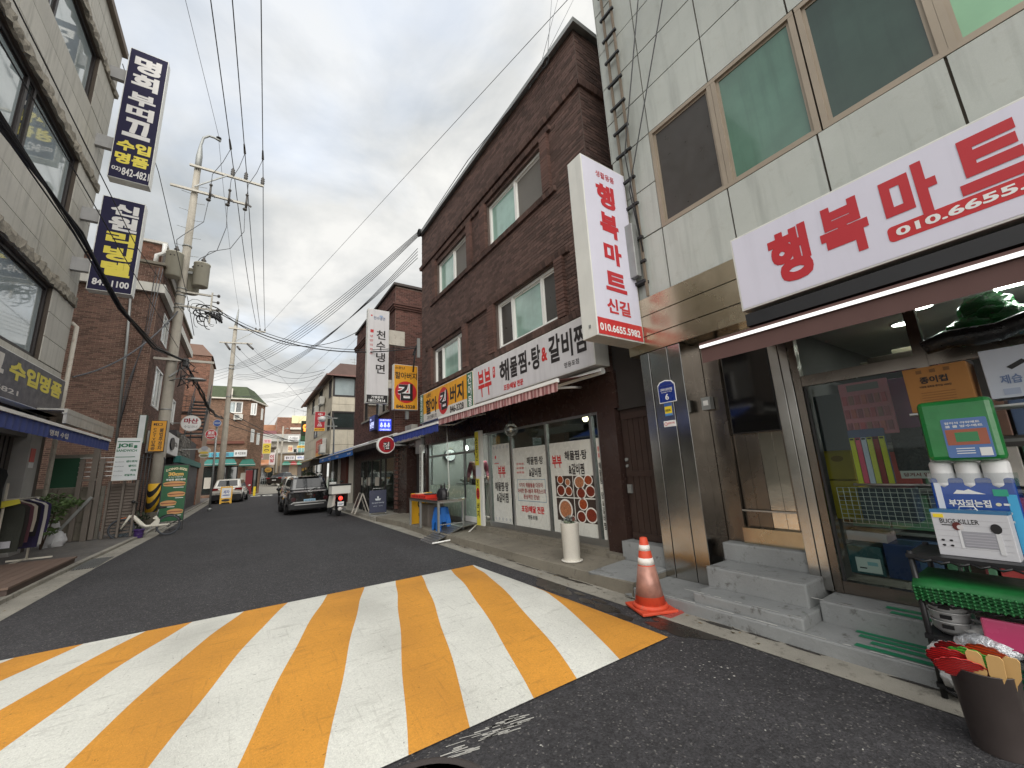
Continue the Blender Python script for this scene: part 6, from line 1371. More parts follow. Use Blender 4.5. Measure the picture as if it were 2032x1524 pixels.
# outside stair
sr = thing('outside_stair', 'black steel outside stair between the left brick buildings', 'stair', (-2.5, 29, 3.9)); 
for k in range(11): t = MB(); y = 28.2 + k * .25; z = 4.0 + k * .24; t.box(-2.95, y, z - .05, -2.2, y + .27, z + .03); t.build('tread', BLACKM, sr)
for x in (-2.97, -2.18):
    t = MB(); t.bar((x, 28.1, 3.9), (x, 31, 6.66), .04, .34); t.build('stringer', BLACKM, sr); t = MB(); t.bar((x, 28.1, 4.8), (x, 31, 7.56), .03, .04); 
    for k in range(6): t.bar((x, 28.2 + k * .52, 4.0 + k * .5), (x, 28.2 + k * .52, 4.85 + k * .5), .02, .02)
    t.build('handrail', BLACKM, sr)
t = MB(); t.box(-4.2, 29.9, 5.6, -2.98, 31, 5.66); t.build('landing', BLACKM, sr); t = MB()
for z in (5.95, 6.3, 6.6): t.bar((-4.2, 29.9, z), (-2.98, 29.9, z), .02, .025)
for k in range(6): t.bar((-4.2 + k * .24, 29.9, 5.6), (-4.2 + k * .24, 29.9, 6.62), .02, .02)
t.build('landing_rail', BLACKM, sr); t = MB()
for x in (-4.15, -2.96): t.bar((x, 31, 0), (x, 31, 5.6), .06, .06)
t.build('stair_post', BLACKM, sr)
B3 = thing('left_gable_house', 'red brown brick house with a stepped gable behind the outside stair', 'building', (-4, 33, 0)); brickwork(B3, south(34, -4.6, 0), 2.0, 10.2, [], BRK4, MOR4, single=0, wall_name='wall'); t = MB(); t.box(-7, 34.25, 0, -2.62, 38, 10.1); t.build('core', MOR4, B3); t = MB(); t.hexa([(-4.7, 33.9, 10.2), (-2.5, 33.9, 10.2), (-2.5, 38, 10.2), (-4.7, 38, 10.2), (-4.3, 34.4, 11.1), (-3.2, 34.4, 11.1), (-3.2, 37.6, 11.1), (-4.3, 37.6, 11.1)]); t.build('roof', paint(112, 88, 76, .8), B3)
# ---------------------------------------------------------------- second brick house on the right
H2 = thing('second_brick_house', 'red brown brick house with corbelled cornice behind the yellow and white projecting signs', 'building', (4.5, 18, 0))
F2 = east(4.5, 21.3, 2.9)
ops = [(1.9, .98, 5.9, 1.95), (1.9, 3.4, 5.9, 4.6)]
brickwork(H2, F2, 6.65, 5.95, ops, BRK2, MOR2, single=30, focus=(6.5, 1)); brickwork(H2, south(14.63, 4.504, 2.4), 1.9, 6.45, [], BRK2, MOR2, single=280, focus=(.2, 3), wall_name='side_wall')
t = MB(); t.box(4.78, 14.9, 2.86, 9, 21.28, 8.8); t.build('core', MOR2, H2)
for o in ops: window(H2, F2, *o, (.5, .75), (DARKG, SKYG, DARKG), fm=BRONZE)
t = MB(); t.box(4.4, 14.53, 8.86, 9, 21.4, 8.96); t.build('coping', mat('tile_coping', S(70, 64, 62), .8, var=.2), H2)
for k, (o, z) in enumerate(((.06, 7.86), (.1, 7.94), (.14, 8.02))):
    t = MB(); t.box(4.5 - o, 14.63 - o, z, 4.49, 21.4, z + .075); t.box(4.49, 14.63 - o, z, 6.4, 14.62, z + .075); t.build('cornice', BRK2, H2)
t = MB(); t.box(4.42, 15.2, 3.82, 4.49, 19.5, 3.9); t.build('sill', CONC, H2)
# its ground floor: granite lobby, cafe glazing
t = MB(); t.box(4.62, 11.78, .1, 4.9, 12.35, 2.95); t.box(4.55, 13.35, .1, 4.9, 14.2, 2.4); t.box(4.55, 14.2, .1, 4.9, 14.75, 2.9); t.box(4.6, 12.35, 2.3, 4.95, 13.35, 2.5); t.build('granite_pier', GRANITE, H2)
t = MB(); t.box(4.9, 11.9, .1, 4.95, 14.6, 2.6); t.build('lobby_back', DARK, H2)
t = MB(); t.box(4.4, 11.8, 2.5, 4.9, 14.55, 2.75); t.box(4.2, 11.9, 2.75, 4.4, 12.5, 2.95); t.build('canopy_beam', CANW, H2)
t = MB(); t.box(4.48, 11.8, 2.05, 4.6, 12.3, 2.55); t.build('vent_box', GALV, H2)
for k in range(14): t = MB(); t.box(4.5, 14.26, .25 + k * .15, 4.545, 14.5, .36 + k * .15); t.build('brick', BRK2, H2)
F3 = east(4.58, 21.2, .11)
t = MB(); t.fbox(F3, 0, 2.0, 6.4, 2.8, -.3, 0); t.fbox(F3, 0, 0, 1.2, 2.0, -.3, 0); t.build('shop_wall', paint(66, 42, 38, .5), H2)
shop_frame(H2, F3, [1.25, 2.5, 3.2, 4.5, 5.2, 6.35], .05, 2.0, 0, BRONZE)
t = MB(); t.box(8, 14.8, .1, 8.1, 21.2, 2.8); t.box(4.95, 21.1, .1, 8, 21.2, 2.8); t.build('inner_wall', paint(120, 118, 110, .8), H2); t = MB(); t.box(4.9, 14.8, 2.5, 8.1, 21.2, 2.6); t.build('inner_ceiling', paint(96, 110, 104), H2)
g = thing('cafe_lamp', 'small glowing lamp inside the cafe window', 'lamp', (5.6, 17.6, 2.2)); t = MB(); t.sphere((5.6, 17.6, 2.15), .06, 10); t.build('bulb', LAMPW, g); t = MB(); t.tube([(5.6, 17.6, 2.2), (5.6, 17.6, 2.5)], .01, 5); t.build('cord', BLACKM, g)
for k, y in enumerate((20.0, 18.6, 17.2)): t = MB(); t.box(4.60, y - .3, 1.0, 4.61, y + .3, 1.35); t.build('paper_notice', OFFW, H2)
awning('black awning over the cafe front next to the round red sign', ((3.75, 17.9), (3.75, 14.2), .72), 2.86, 2.6, .2, BLACKP, BLACKP, WHITEF)
awning('blue awning with white lettering over the parking bays', ((3.8, 27.4), (3.8, 18.0), .7), 2.86, 2.58, .26, paint(44, 104, 180, .7), paint(44, 104, 180, .7), WHITEF)
BO = bpy.data.objects['awning.004'] if 'awning.004' in bpy.data.objects else None
for y in (26.4, 24.2, 22, 19.2): text('천수냉면', east(3.79, y, 2.38), 0, 0, .7, .09, WHT, BO, d=.004)
# cafe stools, boards
for k, (y, lb) in enumerate(((15.6, 'black plastic stool nearest the sloping navy board'), (16.1, 'second black plastic stool in the cafe row'), (16.6, 'third black plastic stool in the cafe row'), (17.3, 'black plastic stool at the far end of the cafe row'))):
    g = thing('black_stool', lb, 'stool', (4.15, y, .11), group='black stools outside the cafe')
    for sx_ in (-1, 1):
        for sy_ in (-1, 1): t = MB(); t.bar((4.15 + sx_ * .15, y + sy_ * .15, .11), (4.15 + sx_ * .11, y + sy_ * .11, .52), .09, .03); t.build('leg', BLACKP, g)
    t = MB(); t.box(4.02, y - .14, .5, 4.28, y + .14, .54); t.box(4.03, y - .125, .4, 4.27, y + .125, .5); t.build('seat', BLACKP, g, bevel=.01)
nb = thing('navy_sign_board', 'navy blue standing sign board with a bowl emblem outside the cafe', 'sign board', (3.9, 14.3, .11)); F = Face((3.58, 14.25, .2), (1, -.15, 0), (0, .06, 1)); NAV = paint(34, 40, 66, .45)
t = MB(); t.fbox(F, 0, 0, .56, .74, -.05, 0); t.build('board', NAV, nb, bevel=.01); t = MB(); t.fpoly(F, [(.21, .4), (.35, .4), (.38, .46), (.18, .46)], 0, .002); t.ell(F, .28, .5, .03, .04, 0, .002, 12); t.build('print', paint(190, 196, 200), nb); text('천수냉면 프리미엄', F, .08, .3, .48, .34, paint(170, 176, 186), nb); text('냉면 · 만두', F, .12, .2, .44, .23, paint(150, 156, 166), nb)
t = MB(); t.bar(F.p(.02, -.1, -.2), F.p(.02, -.02, 0), .03, .03); t.bar(F.p(.54, -.1, -.2), F.p(.54, -.02, 0), .03, .03); t.bar(F.p(.0, -.08, .05), F.p(.56, -.08, .05), .03, .02); t.tube([F.p(.1, .74, -.02), F.p(.12, .8, -.02), F.p(.44, .8, -.02), F.p(.46, .74, -.02)], .012, 6); t.build('stand', GALV, nb)
ab = thing('a_frame_sign', 'black a-frame board with pale legs by the kerb near the motorcycle', 'sign board', (3.65, 15.6, .11)); t = MB(); t.hexa([(3.45, 15.5, .3), (3.49, 15.5, .3), (3.49, 15.95, .3), (3.45, 15.95, .3), (3.62, 15.5, .8), (3.66, 15.5, .8), (3.66, 15.95, .8), (3.62, 15.95, .8)]); t.build('board', BLACKP, ab); t = MB(); t.bar((3.38, 15.48, .11), (3.64, 15.48, .82), .03, .04); t.bar((3.38, 15.97, .11), (3.64, 15.97, .82), .03, .04); t.bar((3.9, 15.48, .11), (3.64, 15.48, .82), .03, .04); t.bar((3.9, 15.97, .11), (3.64, 15.97, .82), .03, .04); t.build('leg', paint(176, 170, 160), ab)
# ---------------------------------------------------------------- grey corner building with brown roof
G3 = thing('grey_corner_building', 'stained beige grey building with a sloping brown roof and dark corner windows', 'building', (5, 34, 0))
BEI = mat('beige_panel', S(194, 186, 168), .8, var=.12, rnd=.05, streak=.6, spots=.15); BROOF = mat('brown_roof', S(92, 72, 66), .8, var=.15)
Fg3 = south(28.2, 4.5, 0)
t = MB(); t.box(4.55, 28.3, 2.7, 11, 42, 8.2); t.build('core', PANELD, G3)
for z0, z1 in ((3.5, 4.5), (5.72, 6.2), (6.2, 6.72)):
    for k in range(3): t = MB(); t.fbox(Fg3, k * 1.4 + .008, z0 + .008, k * 1.4 + 1.392, z1 - .008, -.1, 0); t.build('panel', BEI, G3)
t = MB(); t.fbox(Fg3, 0.0, 2.7, 4.5, 3.49, -.1, .0); t.build('band', BEI, G3)
window(G3, Fg3, .02, 4.5, 3.2, 5.72, (.45,), (DARKG, DARKG), d=.02, fw=.09, fm=BRONZE); window(G3, Fg3, .02, 6.72, 3.2, 8.15, (.45,), (SKYG, DARKG), d=.02, fw=.09, fm=BRONZE)
Fg4 = east(4.48, 42, 0); openg = [(12.5, 6.75, 13.5, 8.0), (8, 6.75, 9.6, 8.0), (4, 6.75, 5.4, 8.0), (12.5, 4.5, 13.5, 5.7), (6, 4.5, 8, 5.7)]
for z0, z1 in ((2.9, 3.7), (3.7, 4.45), (5.75, 6.2), (6.2, 6.7)):
    for k in range(9): t = MB(); t.fbox(Fg4, k * 1.52 + .008, z0 + .008, k * 1.52 + 1.51, z1 - .008, -.1, 0); t.build('panel', BEI, G3)
for z0, z1 in ((4.45, 5.75), (6.7, 8.15)):
    cur = [o for o in openg if z0 < (o[1] + o[3]) / 2 < z1]
    for x0, y0, x1, y1 in cells(13.7, z1, [(o[0], o[1], o[2], o[3]) for o in cur] + [(0, 0, 13.7, z0)]): t = MB(); t.fbox(Fg4, x0 + .006, y0 + .006, x1 - .006, y1 - .006, -.1, 0); t.build('panel', BEI, G3)
    for o in cur: window(G3, Fg4, *o, (.5,), (DARKG, SKYG), d=.02, fm=BRONZE)
t = MB(); t.hexa([(4.1, 27.8, 8.15), (11.2, 27.8, 8.15), (11.2, 42.5, 8.15), (4.1, 42.5, 8.15), (4.9, 28.2, 9.05), (11, 28.2, 9.05), (11, 42, 9.05), (4.9, 42, 9.05)]); t.build('roof', BROOF, G3)
t = MB(); t.box(4.0, 27.75, 8.06, 4.16, 42.5, 8.16); t.box(4.0, 27.72, 8.06, 11, 27.84, 8.16); t.build('gutter', paint(120, 84, 76), G3)
t = MB(); t.tube([(6.2, 30, 9), (6.2, 30, 10)], .02, 5); t.tube([(5.9, 30, 9.9), (7.1, 30.1, 9.9)], .012, 5); t.tube([(6.0, 30, 9.7), (7.0, 30.1, 9.65)], .012, 5); t.build('aerial', GALV, G3)
def ac_unit(X, Y, z, label, ax='s'):
    g = thing('outdoor_unit', label, 'air conditioner', (X, Y, z)); F = south(Y, X, z) if ax == 's' else east(X, Y, z); t = MB(); t.fbox(F, 0, 0, .75, .55, -.3, 0); t.build('case', paint(206, 204, 196), g, bevel=.01); t = MB(); t.ell(F, .27, .28, .2, .2, 0, .01, 20); t.build('fan_grille', paint(120, 120, 118), g); t = MB(); t.fbox(F, .05, -.08, .12, 0, -.3, .02); t.fbox(F, .6, -.08, .67, 0, -.3, .02); t.build('bracket', GALV, g)
ac_unit(4.1, 31.5, 6.6, 'outdoor unit fixed high on the grey corner building', 'e'); ac_unit(4.1, 34.0, 6.3, 'farther outdoor unit high on the grey corner building', 'e'); ac_unit(3.95, 29.2, 3.0, 'dark outdoor unit above the blue awning', 'e')
# parking bay under the grey house
t = MB(); t.box(4.6, 21.5, 0, 8.5, 21.6, 2.7); t.box(8.4, 21.5, 0, 8.5, 28, 2.7); t.box(4.5, 27.9, 0, 8.5, 28.3, 2.7); t.box(4.5, 21.4, 2.6, 8.6, 28.3, 2.75); t.build('bay_wall', paint(110, 106, 98, .9), G3)
for y in (21.7, 24.6): t = MB(); t.box(4.4, y - .1, 0.1, 4.6, y + .1, 2.6); t.build('bay_post', OFFW, G3)
t = MB(); t.box(4.5, 23.0, .1, 4.7, 24.4, 2.55); t.build('bay_panel', paint(110, 62, 52, .7), G3)
# signs on the grey building and beyond
g, F = signbox('red_food_sign', 'red projecting sign with white Chinese characters and yellow foot', south(26.5, 3.28, 4.2), .6, 1.2, .2, paint(172, 34, 46, .5), SIGNS)
for s, z in (('中', .94), ('国', .7), ('食', .5), ('品', .29)): text(s, F, .18, z, .42, z + .17, WHT, g, bold=.01)
patch(F, .01, .01, .59, .19, paint(226, 170, 40), g); text('832-8720', F, .05, .05, .55, .13, BLK, g, d=.004, bold=.02); t = MB(); t.box(3.9, 26.6, 5.0, 4.6, 26.66, 5.06); t.box(3.9, 26.6, 4.5, 4.6, 26.66, 4.56); t.build('bracket', GALV, g)
g, F = signbox('faded_red_sign', 'faded red sign board with yellow foot under the red food sign', east(4.2, 32.4, 2.9), 2.9, 1.15, .25, paint(196, 92, 80, .6), SIGNS); patch(F, .02, .02, 2.88, .25, paint(220, 160, 70), g); text('중국식품', F, .5, .4, 2.4, .95, paint(226, 190, 170), g)
awning('cream awning with a white bar under the faded red sign', ((3.6, 36.5), (3.6, 29.0), .9), 2.95, 2.7, .1, paint(196, 180, 150, .8), paint(206, 186, 140, .8), WHITEF)
t = MB(); t.box(4.3, 29, 0, 4.5, 42, 2.9); t.build('shop_wall', paint(70, 62, 58, .8), G3)
for k in range(5): t = MB(); t.box(4.24, 29.6 + k * 2.4, .2, 4.29, 31.4 + k * 2.4, 2.3); t.build('shop_door', DARKG, G3)
g, F = signbox('pharmacy_sign', 'dark sign with the large orange neon word for pharmacy', south(44, 4.3, 5.0), 1.5, 2.0, .3, paint(60, 62, 44, .5), paint(60, 90, 70)); text('약국', F, .15, .7, 1.35, 1.7, emitter('neon_orange', (1, .25, .04), 1.1), g, bold=.05); patch(F, .05, .08, 1.45, .5, paint(70, 120, 80), g)
g = thing('street_lamp', 'grey street lamp with a white globe head in front of the red food sign', 'street lamp', (3.86, 23, .11))
t = MB(); t.tube([(3.86, 23, .11), (3.86, 23, 1.7)], .085, 12); t.tube([(3.86, 23, 1.7), (3.82, 23, 3.9), (3.79, 23, 4.2), (3.7, 23, 4.55), (3.5, 23, 4.66), (3.3, 23, 4.64)], .04, 10); t.build('pole', GALV, g); t = MB(); t.lathe((3.22, 23, 4.34), [(.05, 0), (.15, .04), (.18, .14), (.14, .26), (.05, .3)], 16); t.build('lamp_head', WHT, g)
# roadside shrubs behind the black car
g = thing('roadside_shrub', 'dark green leafy shrub behind the black car by the grey building', 'shrub', (3.6, 36, .1)); t = MB()
for c, r, n, s_ in (((3.4, 36, .9), (.9, .9, .8), 420, 1), ((4.0, 34, 1.1), (.6, .8, .9), 300, 2), ((2.8, 37, .7), (.6, .7, .5), 200, 3)): leafy(t, c, r, n, .13, s_ + 20)
t.build('foliage', mat('shrub_leaf', S(64, 76, 44), .6, var=.45, vs=3, rnd=.35), g); t = MB(); t.tube([(3.4, 36, .05), (3.4, 36, .8)], .05, 6); t.tube([(4, 34, .05), (4, 34, .9)], .05, 6); t.build('stem', STEM, g)

# ---------------------------------------------------------------- far end of the street
def zb(y): return far_z(y)
GH = thing('green_roof_house', 'brick corner house with a green mansard roof above teal awnings', 'building', (-1.5, 48, 0))
FG = south(47, -6.5, 0)
wl3 = [(4.65, 8.0, 5.8, 9.15), (6.5, 7.85, 7.0, 9.05), (5.75, 8, 5.8, 8.05)][:2]
brickwork(GH, FG, 6.4, 9.5, wl3 + [(2.9, .3, 5.9, 2.9)], BRK5, MOR5, single=0, focus=(5, 8))
Fg5 = Face((-.1, 47, 0), (1, 1.6, 0)); ang = [(.45, 7.9, 1.0, 9.1), (.5, 5.2, 1.05, 6.5), (1.5, 5.0, 2.0, 6.2), (1.9, 7.6, 2.25, 8.8)]
brickwork(GH, Fg5, 2.6, 9.5, ang + [(.2, .3, 2.4, 2.6)], BRK5, MOR5, single=0)
for o in wl3: window(GH, FG, *o, (.5,), (SKYG, DARKG), d=.03, fw=.08)
for o in ang: window(GH, Fg5, *o, (.5,), (SKYG,), d=.03, fw=.07)
for F_, o in ((FG, (2.9, .3, 5.9, 2.9)), (Fg5, (.2, .3, 2.4, 2.6))): window(GH, F_, *o, (.4, .7), (DARKG,), d=-.1, fw=.08, fm=BRONZE)
t = MB(); t.hexa([(-6.4, 47.26, 0), (-.2, 47.26, 0), (.9, 48.9, 0), (-6.4, 55, 0), (-6.4, 47.26, 9.45), (-.2, 47.26, 9.45), (.9, 48.9, 9.45), (-6.4, 55, 9.45)]); t.build('core', MOR5, GH)
GRF = mat('green_shingle', S(70, 80, 58), .85, var=.2, vs=4, grain=.2)
t = MB(); t.hexa([(-6.9, 46.7, 9.45), (-.05, 46.7, 9.45), (1.5, 49.2, 9.2), (-6.9, 56, 9.45), (-6.5, 47.6, 10.7), (-.5, 47.6, 10.8), (.2, 49.4, 10.7), (-6.5, 55, 10.8)]); t.build('roof', GRF, GH); t = MB(); t.hexa([(-6.95, 46.65, 9.35), (-.03, 46.65, 9.35), (1.55, 49.2, 9.1), (-6.95, 56, 9.35), (-6.95, 46.65, 9.47), (-.03, 46.65, 9.47), (1.55, 49.2, 9.22), (-6.95, 56, 9.47)]); t.build('eaves', OFFW, GH); t = MB(); t.box(-2.0, 46.7, 9.4, -1.6, 47.3, 10.4); t.build('dormer', OFFW, GH)
ac_unit(-1.35, 46.8, 7.35, 'white outdoor unit under the window of the green roofed house')
t = MB(); t.box(-5.6, 46.8, 5.0, -.3, 47, 5.25); t.build('ledge', paint(118, 74, 62, .8), GH)
TEA = paint(62, 128, 120, .7)
def slope_awning(name, label, X0, X1, Y, zt, zf, out, m_, side=None):
    g = thing(name, label, 'awning', ((X0 + X1) / 2, Y, zf)); t = MB()
    t.add([(X0 + .25, Y, zt), (X1 - .25, Y, zt), (X1, Y - out, zf), (X0, Y - out, zf), (X0, Y - out, zf - .16), (X1, Y - out, zf - .16), (X0 + .25, Y, zf), (X1 - .25, Y, zf)], [(0, 3, 2, 1), (3, 4, 5, 2), (0, 6, 3), (1, 2, 7)]); t.build('canopy', m_, g, solid=.02); t = MB(); t.bar((X0, Y - out, zf - .02), (X1, Y - out, zf - .02), .04, .04); t.build('front_bar', WHITEF, g)
slope_awning('teal_awning', 'long teal awning on the green roofed corner house', -3.3, -.75, 46.9, 3.55, 3.1, 1.1, TEA); slope_awning('teal_awning', 'short teal awning at the corner by the red door', -.55, .75, 47.0, 3.5, 2.95, 1.3, paint(44, 106, 92, .7))
g, F = signbox('teal_number_sign', 'light blue shop sign above the long teal awning', south(46.8, -3.0, 3.75), 2.1, .45, .15, paint(90, 180, 200, .5)); text('25 마트', F, .2, .06, 1.6, .38, BLUEL, g, bold=.04)
g, F = signbox('white_shop_sign', 'white shop sign over the gap between the teal awnings', south(46.6, -1.05, 3.75), 1.05, .62, .2, WHT); text('◎ 치킨호프', F, .1, .18, .95, .42, BRUSH, g)
t = MB(); t.box(.05, 45.9, .2, .6, 45.96, 2.4); t.build('red_door', paint(120, 36, 42, .6), GH)
for x, z, w_, h_ in ((-3.1, .9, .5, 1.0), (-.35, 1.2, .5, 1.0)): t = MB(); t.box(x, 46.7, z, x + w_, 46.74, z + h_); t.build('white_poster', OFFW, GH)
g = thing('orange_shop_board', 'orange and red food board in the corner shop window', 'board', (-1.3, 46.5, .9)); t = MB(); t.box(-1.7, 46.4, 1.0, -.85, 46.46, 1.7); t.build('panel', paint(196, 92, 60, .6, spots=.8, spotcol=S(226, 214, 200)), g); t = MB(); t.box(-1.6, 46.5, .2, -1.5, 46.55, 1.0); t.build('leg', BLACKM, g)
# row of small shops beyond
SH = thing('far_shop_row', 'low cream shop row with coloured signs beyond the green roofed house', 'building', (2, 62, .8))
t = MB(); t.hexa([(.6, 60, 0), (3.0, 60.5, 0), (3.0, 70, 0), (.6, 70, 0), (.6, 60, 5.4), (3.0, 60.5, 5.4), (3.0, 70, 5.4), (.6, 70, 5.4)]); t.build('wall', paint(176, 166, 150, .9, streak=.4), SH); t = MB(); t.box(.4, 59.6, 5.4, 3.2, 70, 5.55); t.build('roof', paint(110, 104, 96, .9), SH)
for x in (.9, 1.7, 2.4): t = MB(); t.box(x, 59.9, .9, x + .55, 60.0, 2.9); t.build('shop_door', DARKG, SH)
slope_awning('peach_awning', 'peach coloured awning on the far shop row', .75, 2.95, 59.9, 3.9, 3.35, 1.2, paint(226, 160, 120, .7))
fs_list = [('grey_notice_sign', 'white and grey vertical sign left of the yellow face sign', 0, 59, 4.9, .8, 1.5, (206, 206, 204), ('공인\n중개', (60, 64, 70))), ('pink_sign', 'pale pink shop sign above the peach awning', 1.0, 59, 3.95, .75, .95, (224, 196, 196), ('부산집', (180, 60, 70))), ('yellow_face_sign', 'white and yellow vertical sign with two dark round prints', 1.55, 58, 4.55, .9, 1.85, (224, 216, 150), None), ('pale_vertical_sign', 'pale vertical sign with two red characters', 2.35, 58, 3.2, .62, 1.5, (222, 212, 210), ('이\n발', (170, 50, 60))), ('floral_sign', 'cream sign with brown prints right of the teal awning', -.02, 57.5, 3.75, .85, 1.15, (206, 198, 170), ('꽃집', (130, 96, 60))), ('white_box_sign', 'white box sign high at the end of the street', 4.7, 64, 6.5, 1.35, .85, (222, 222, 220), ('◇ 부동산', (120, 120, 124))), ('yellow_wide_sign', 'yellow wide sign under the white box sign', 5.85, 64, 5.6, 1.2, .36, (226, 190, 60), ('슈퍼', (150, 70, 40))), ('small_cream_sign', 'small cream vertical sign with red print at the street end', 4.7, 63.5, 5.0, .6, .95, (222, 206, 170), ('미용', (190, 70, 60))), ('white_row_sign', 'white row sign with dark lettering over the green awnings at the street end', 4.4, 64, 3.95, 1.3, .6, (224, 222, 224), ('열쇠 도장', (90, 80, 90))), ('white_row_sign', 'second white row sign with bottle shapes at the street end', 5.8, 64, 3.95, 1.3, .6, (226, 226, 226), ('세탁소', (100, 120, 180)))]
for nm, lb, x, Y, z, w_, h_, c, tx in fs_list:
    g, F = signbox(nm, lb, south(Y, x, z), w_, h_, .2, paint(*c, .5))
    if tx: text(tx[0], F, w_ * .12, h_ * .2, w_ * .88, h_ * .82, paint(*tx[1], .5), g, bold=.03)
    if nm == 'yellow_face_sign':
        patch(F, .02, 1.3, .88, 1.82, paint(226, 196, 200), g); text('맛집', F, .15, 1.4, .75, 1.72, paint(190, 60, 80), g); patch(F, .02, .06, .88, 1.28, paint(216, 190, 60), g)
        for zz_ in (.45, .9): disc(F, .45, zz_, .26, .15, paint(80, 66, 40), g, d=.004); disc(F, .45, zz_ - .03, .18, .08, paint(206, 180, 70), g, d=.006)
g = round_sign('round mustard sign hanging above the black saloon', 2.35, 58.2, 2.6, .4, .32, paint(170, 130, 50, .5), paint(130, 100, 50), (('국밥', -.5, -.4, .5, .1, paint(90, 60, 30), .03),), arm=.1)
# buildings closing the view
E1 = thing('street_end_building', 'tan building with shop fronts and green awnings closing the street', 'building', (5.5, 66, .8)); t = MB(); t.box(3.6, 65, 0, 9, 76, 4.9); t.build('wall', paint(156, 138, 118, .9, streak=.3), E1); t = MB(); t.box(3.5, 64.8, 4.9, 9, 76, 5.05); t.build('roof', paint(150, 146, 140), E1)
for x, w_ in ((3.8, 1.3), (6.2, .8), (7.2, .8)): t = MB(); t.box(x, 64.9, .8, x + w_, 65, 3.2); t.build('shop_door', paint(86, 80, 76, .5), E1)
for x0, x1, c in ((4.2, 5.2, (80, 160, 140)), (5.2, 6.0, (190, 80, 84)), (6.0, 7.4, (96, 170, 140))): slope_awning('small_awning', {(80, 160, 140): 'small green awning left of the red one at the street end', (190, 80, 84): 'small red awning between green ones at the street end', (96, 170, 140): 'long pale green awning at the street end'}[c], x0, x1, 64.9, 3.8, 3.45, .7, paint(*c, .7))
for k in range(8): t = MB(); t.lathe((5.9 + k * .19, 64.5, 4.6), [(.05, 0), (.06, .3), (.02, .5), (.02, .62)], 8); t.build('bottle_shape', paint(50, 60, 56, .5), E1)
E2 = thing('upper_brick_block', 'brown brick block with a cream parapet on the hill at the street end', 'building', (7, 92, 2)); brickwork(E2, south(90, 4.5, 0), 7.5, 13.4, [(2.5, 10.2, 6, 10.9)], BRK4, MOR4, bw=.3, bh=.1, single=0); t = MB(); t.box(4.6, 90.3, 0, 12, 100, 13.3); t.build('core', MOR4, E2)
for k in range(4): t = MB(); t.box(7.0 + k * 1.3, 89.7, 12.2, 8.25 + k * 1.3, 89.9, 13.7); t.build('parapet_panel', paint(222, 212, 170, .8), E2)
t = MB(); t.box(6.8, 89.2, 10.9, 12, 90, 11.3); t.build('eave', OFFW, E2)
for x in (7.5, 9.1, 9.6): t = MB(); t.tube([(x, 91, 13.3), (x, 91, 15.2)], .03, 5); t.tube([(x - .5, 91, 14.8), (x + .5, 91, 14.8)], .02, 4); t.build('aerial', GALV, E2)
E3 = thing('orange_brick_house', 'small orange brick house with a plum roof far behind on the hill', 'building', (3.4, 95, 2)); t = MB(); t.box(2.4, 95, 0, 4.6, 100, 12.4); t.build('wall', paint(166, 122, 94, .9, var=.15), E3); t = MB(); t.hexa([(1.8, 88, 9.6), (4.6, 88, 9.6), (4.6, 94, 9.6), (1.8, 94, 9.6), (2.2, 89, 10.6), (4.4, 89, 10.6), (4.4, 93, 10.6), (2.2, 93, 10.6)]); t.build('roof', paint(112, 70, 72, .8), E3); t = MB(); t.box(2.1, 88.5, 0, 4.5, 93.5, 9.6); t.build('lower_wall', paint(190, 180, 170), E3)
E4 = thing('grey_roof_house', 'long grey tiled roof house behind the far shop row', 'building', (4, 78, 2)); t = MB(); t.box(.5, 76, 0, 8.5, 86, 7.6); t.build('wall', paint(196, 190, 180, .9, streak=.3), E4); t = MB(); t.hexa([(.2, 74.5, 7.4), (8.8, 74.5, 7.4), (8.8, 87, 7.4), (.2, 87, 7.4), (.6, 79, 9.0), (8.4, 79, 9.0), (8.4, 83, 9.0), (.6, 83, 9.0)]); t.build('roof', paint(150, 148, 142, .9, var=.15), E4)
for x in (3.2, 6.4): window(E4, south(76, x, 5.0), 0, 0, 1.2, 1.3, (.5,), (DARKG,), d=.05, fm=WHITEF)
g, F = signbox('teal_glass_bay', 'teal glazed bay on the building behind the pharmacy sign', south(70, 6.6, 5.2), 1.4, 2.2, .5, paint(120, 160, 156, .2), OFFW, cat='bay window')
for k in range(3): patch(F, .44 + k * .4, .02, .47 + k * .4, 2.18, WHT, g)
# railing by the far pole
g = thing('street_railing', 'grey metal railing by the far shops behind the white car', 'railing', (1.6, 56, .75)); t = MB()
for k in range(7): t.tube([(.9 + k * .22, 56.5, .7), (.9 + k * .22, 56.5, 1.7)], .03, 5)
for z in (.9, 1.3, 1.7): t.tube([(.9, 56.5, z), (2.25, 56.5, z)], .03, 5)
t.build('bars', GALV, g)
g = thing('yellow_bollard', 'small yellow bollard beside the red door at the far corner', 'bollard', (.85, 45.8, 0)); t = MB(); t.box(.75, 45.7, .0, .95, 45.9, .85); t.build('post', YEL, g)
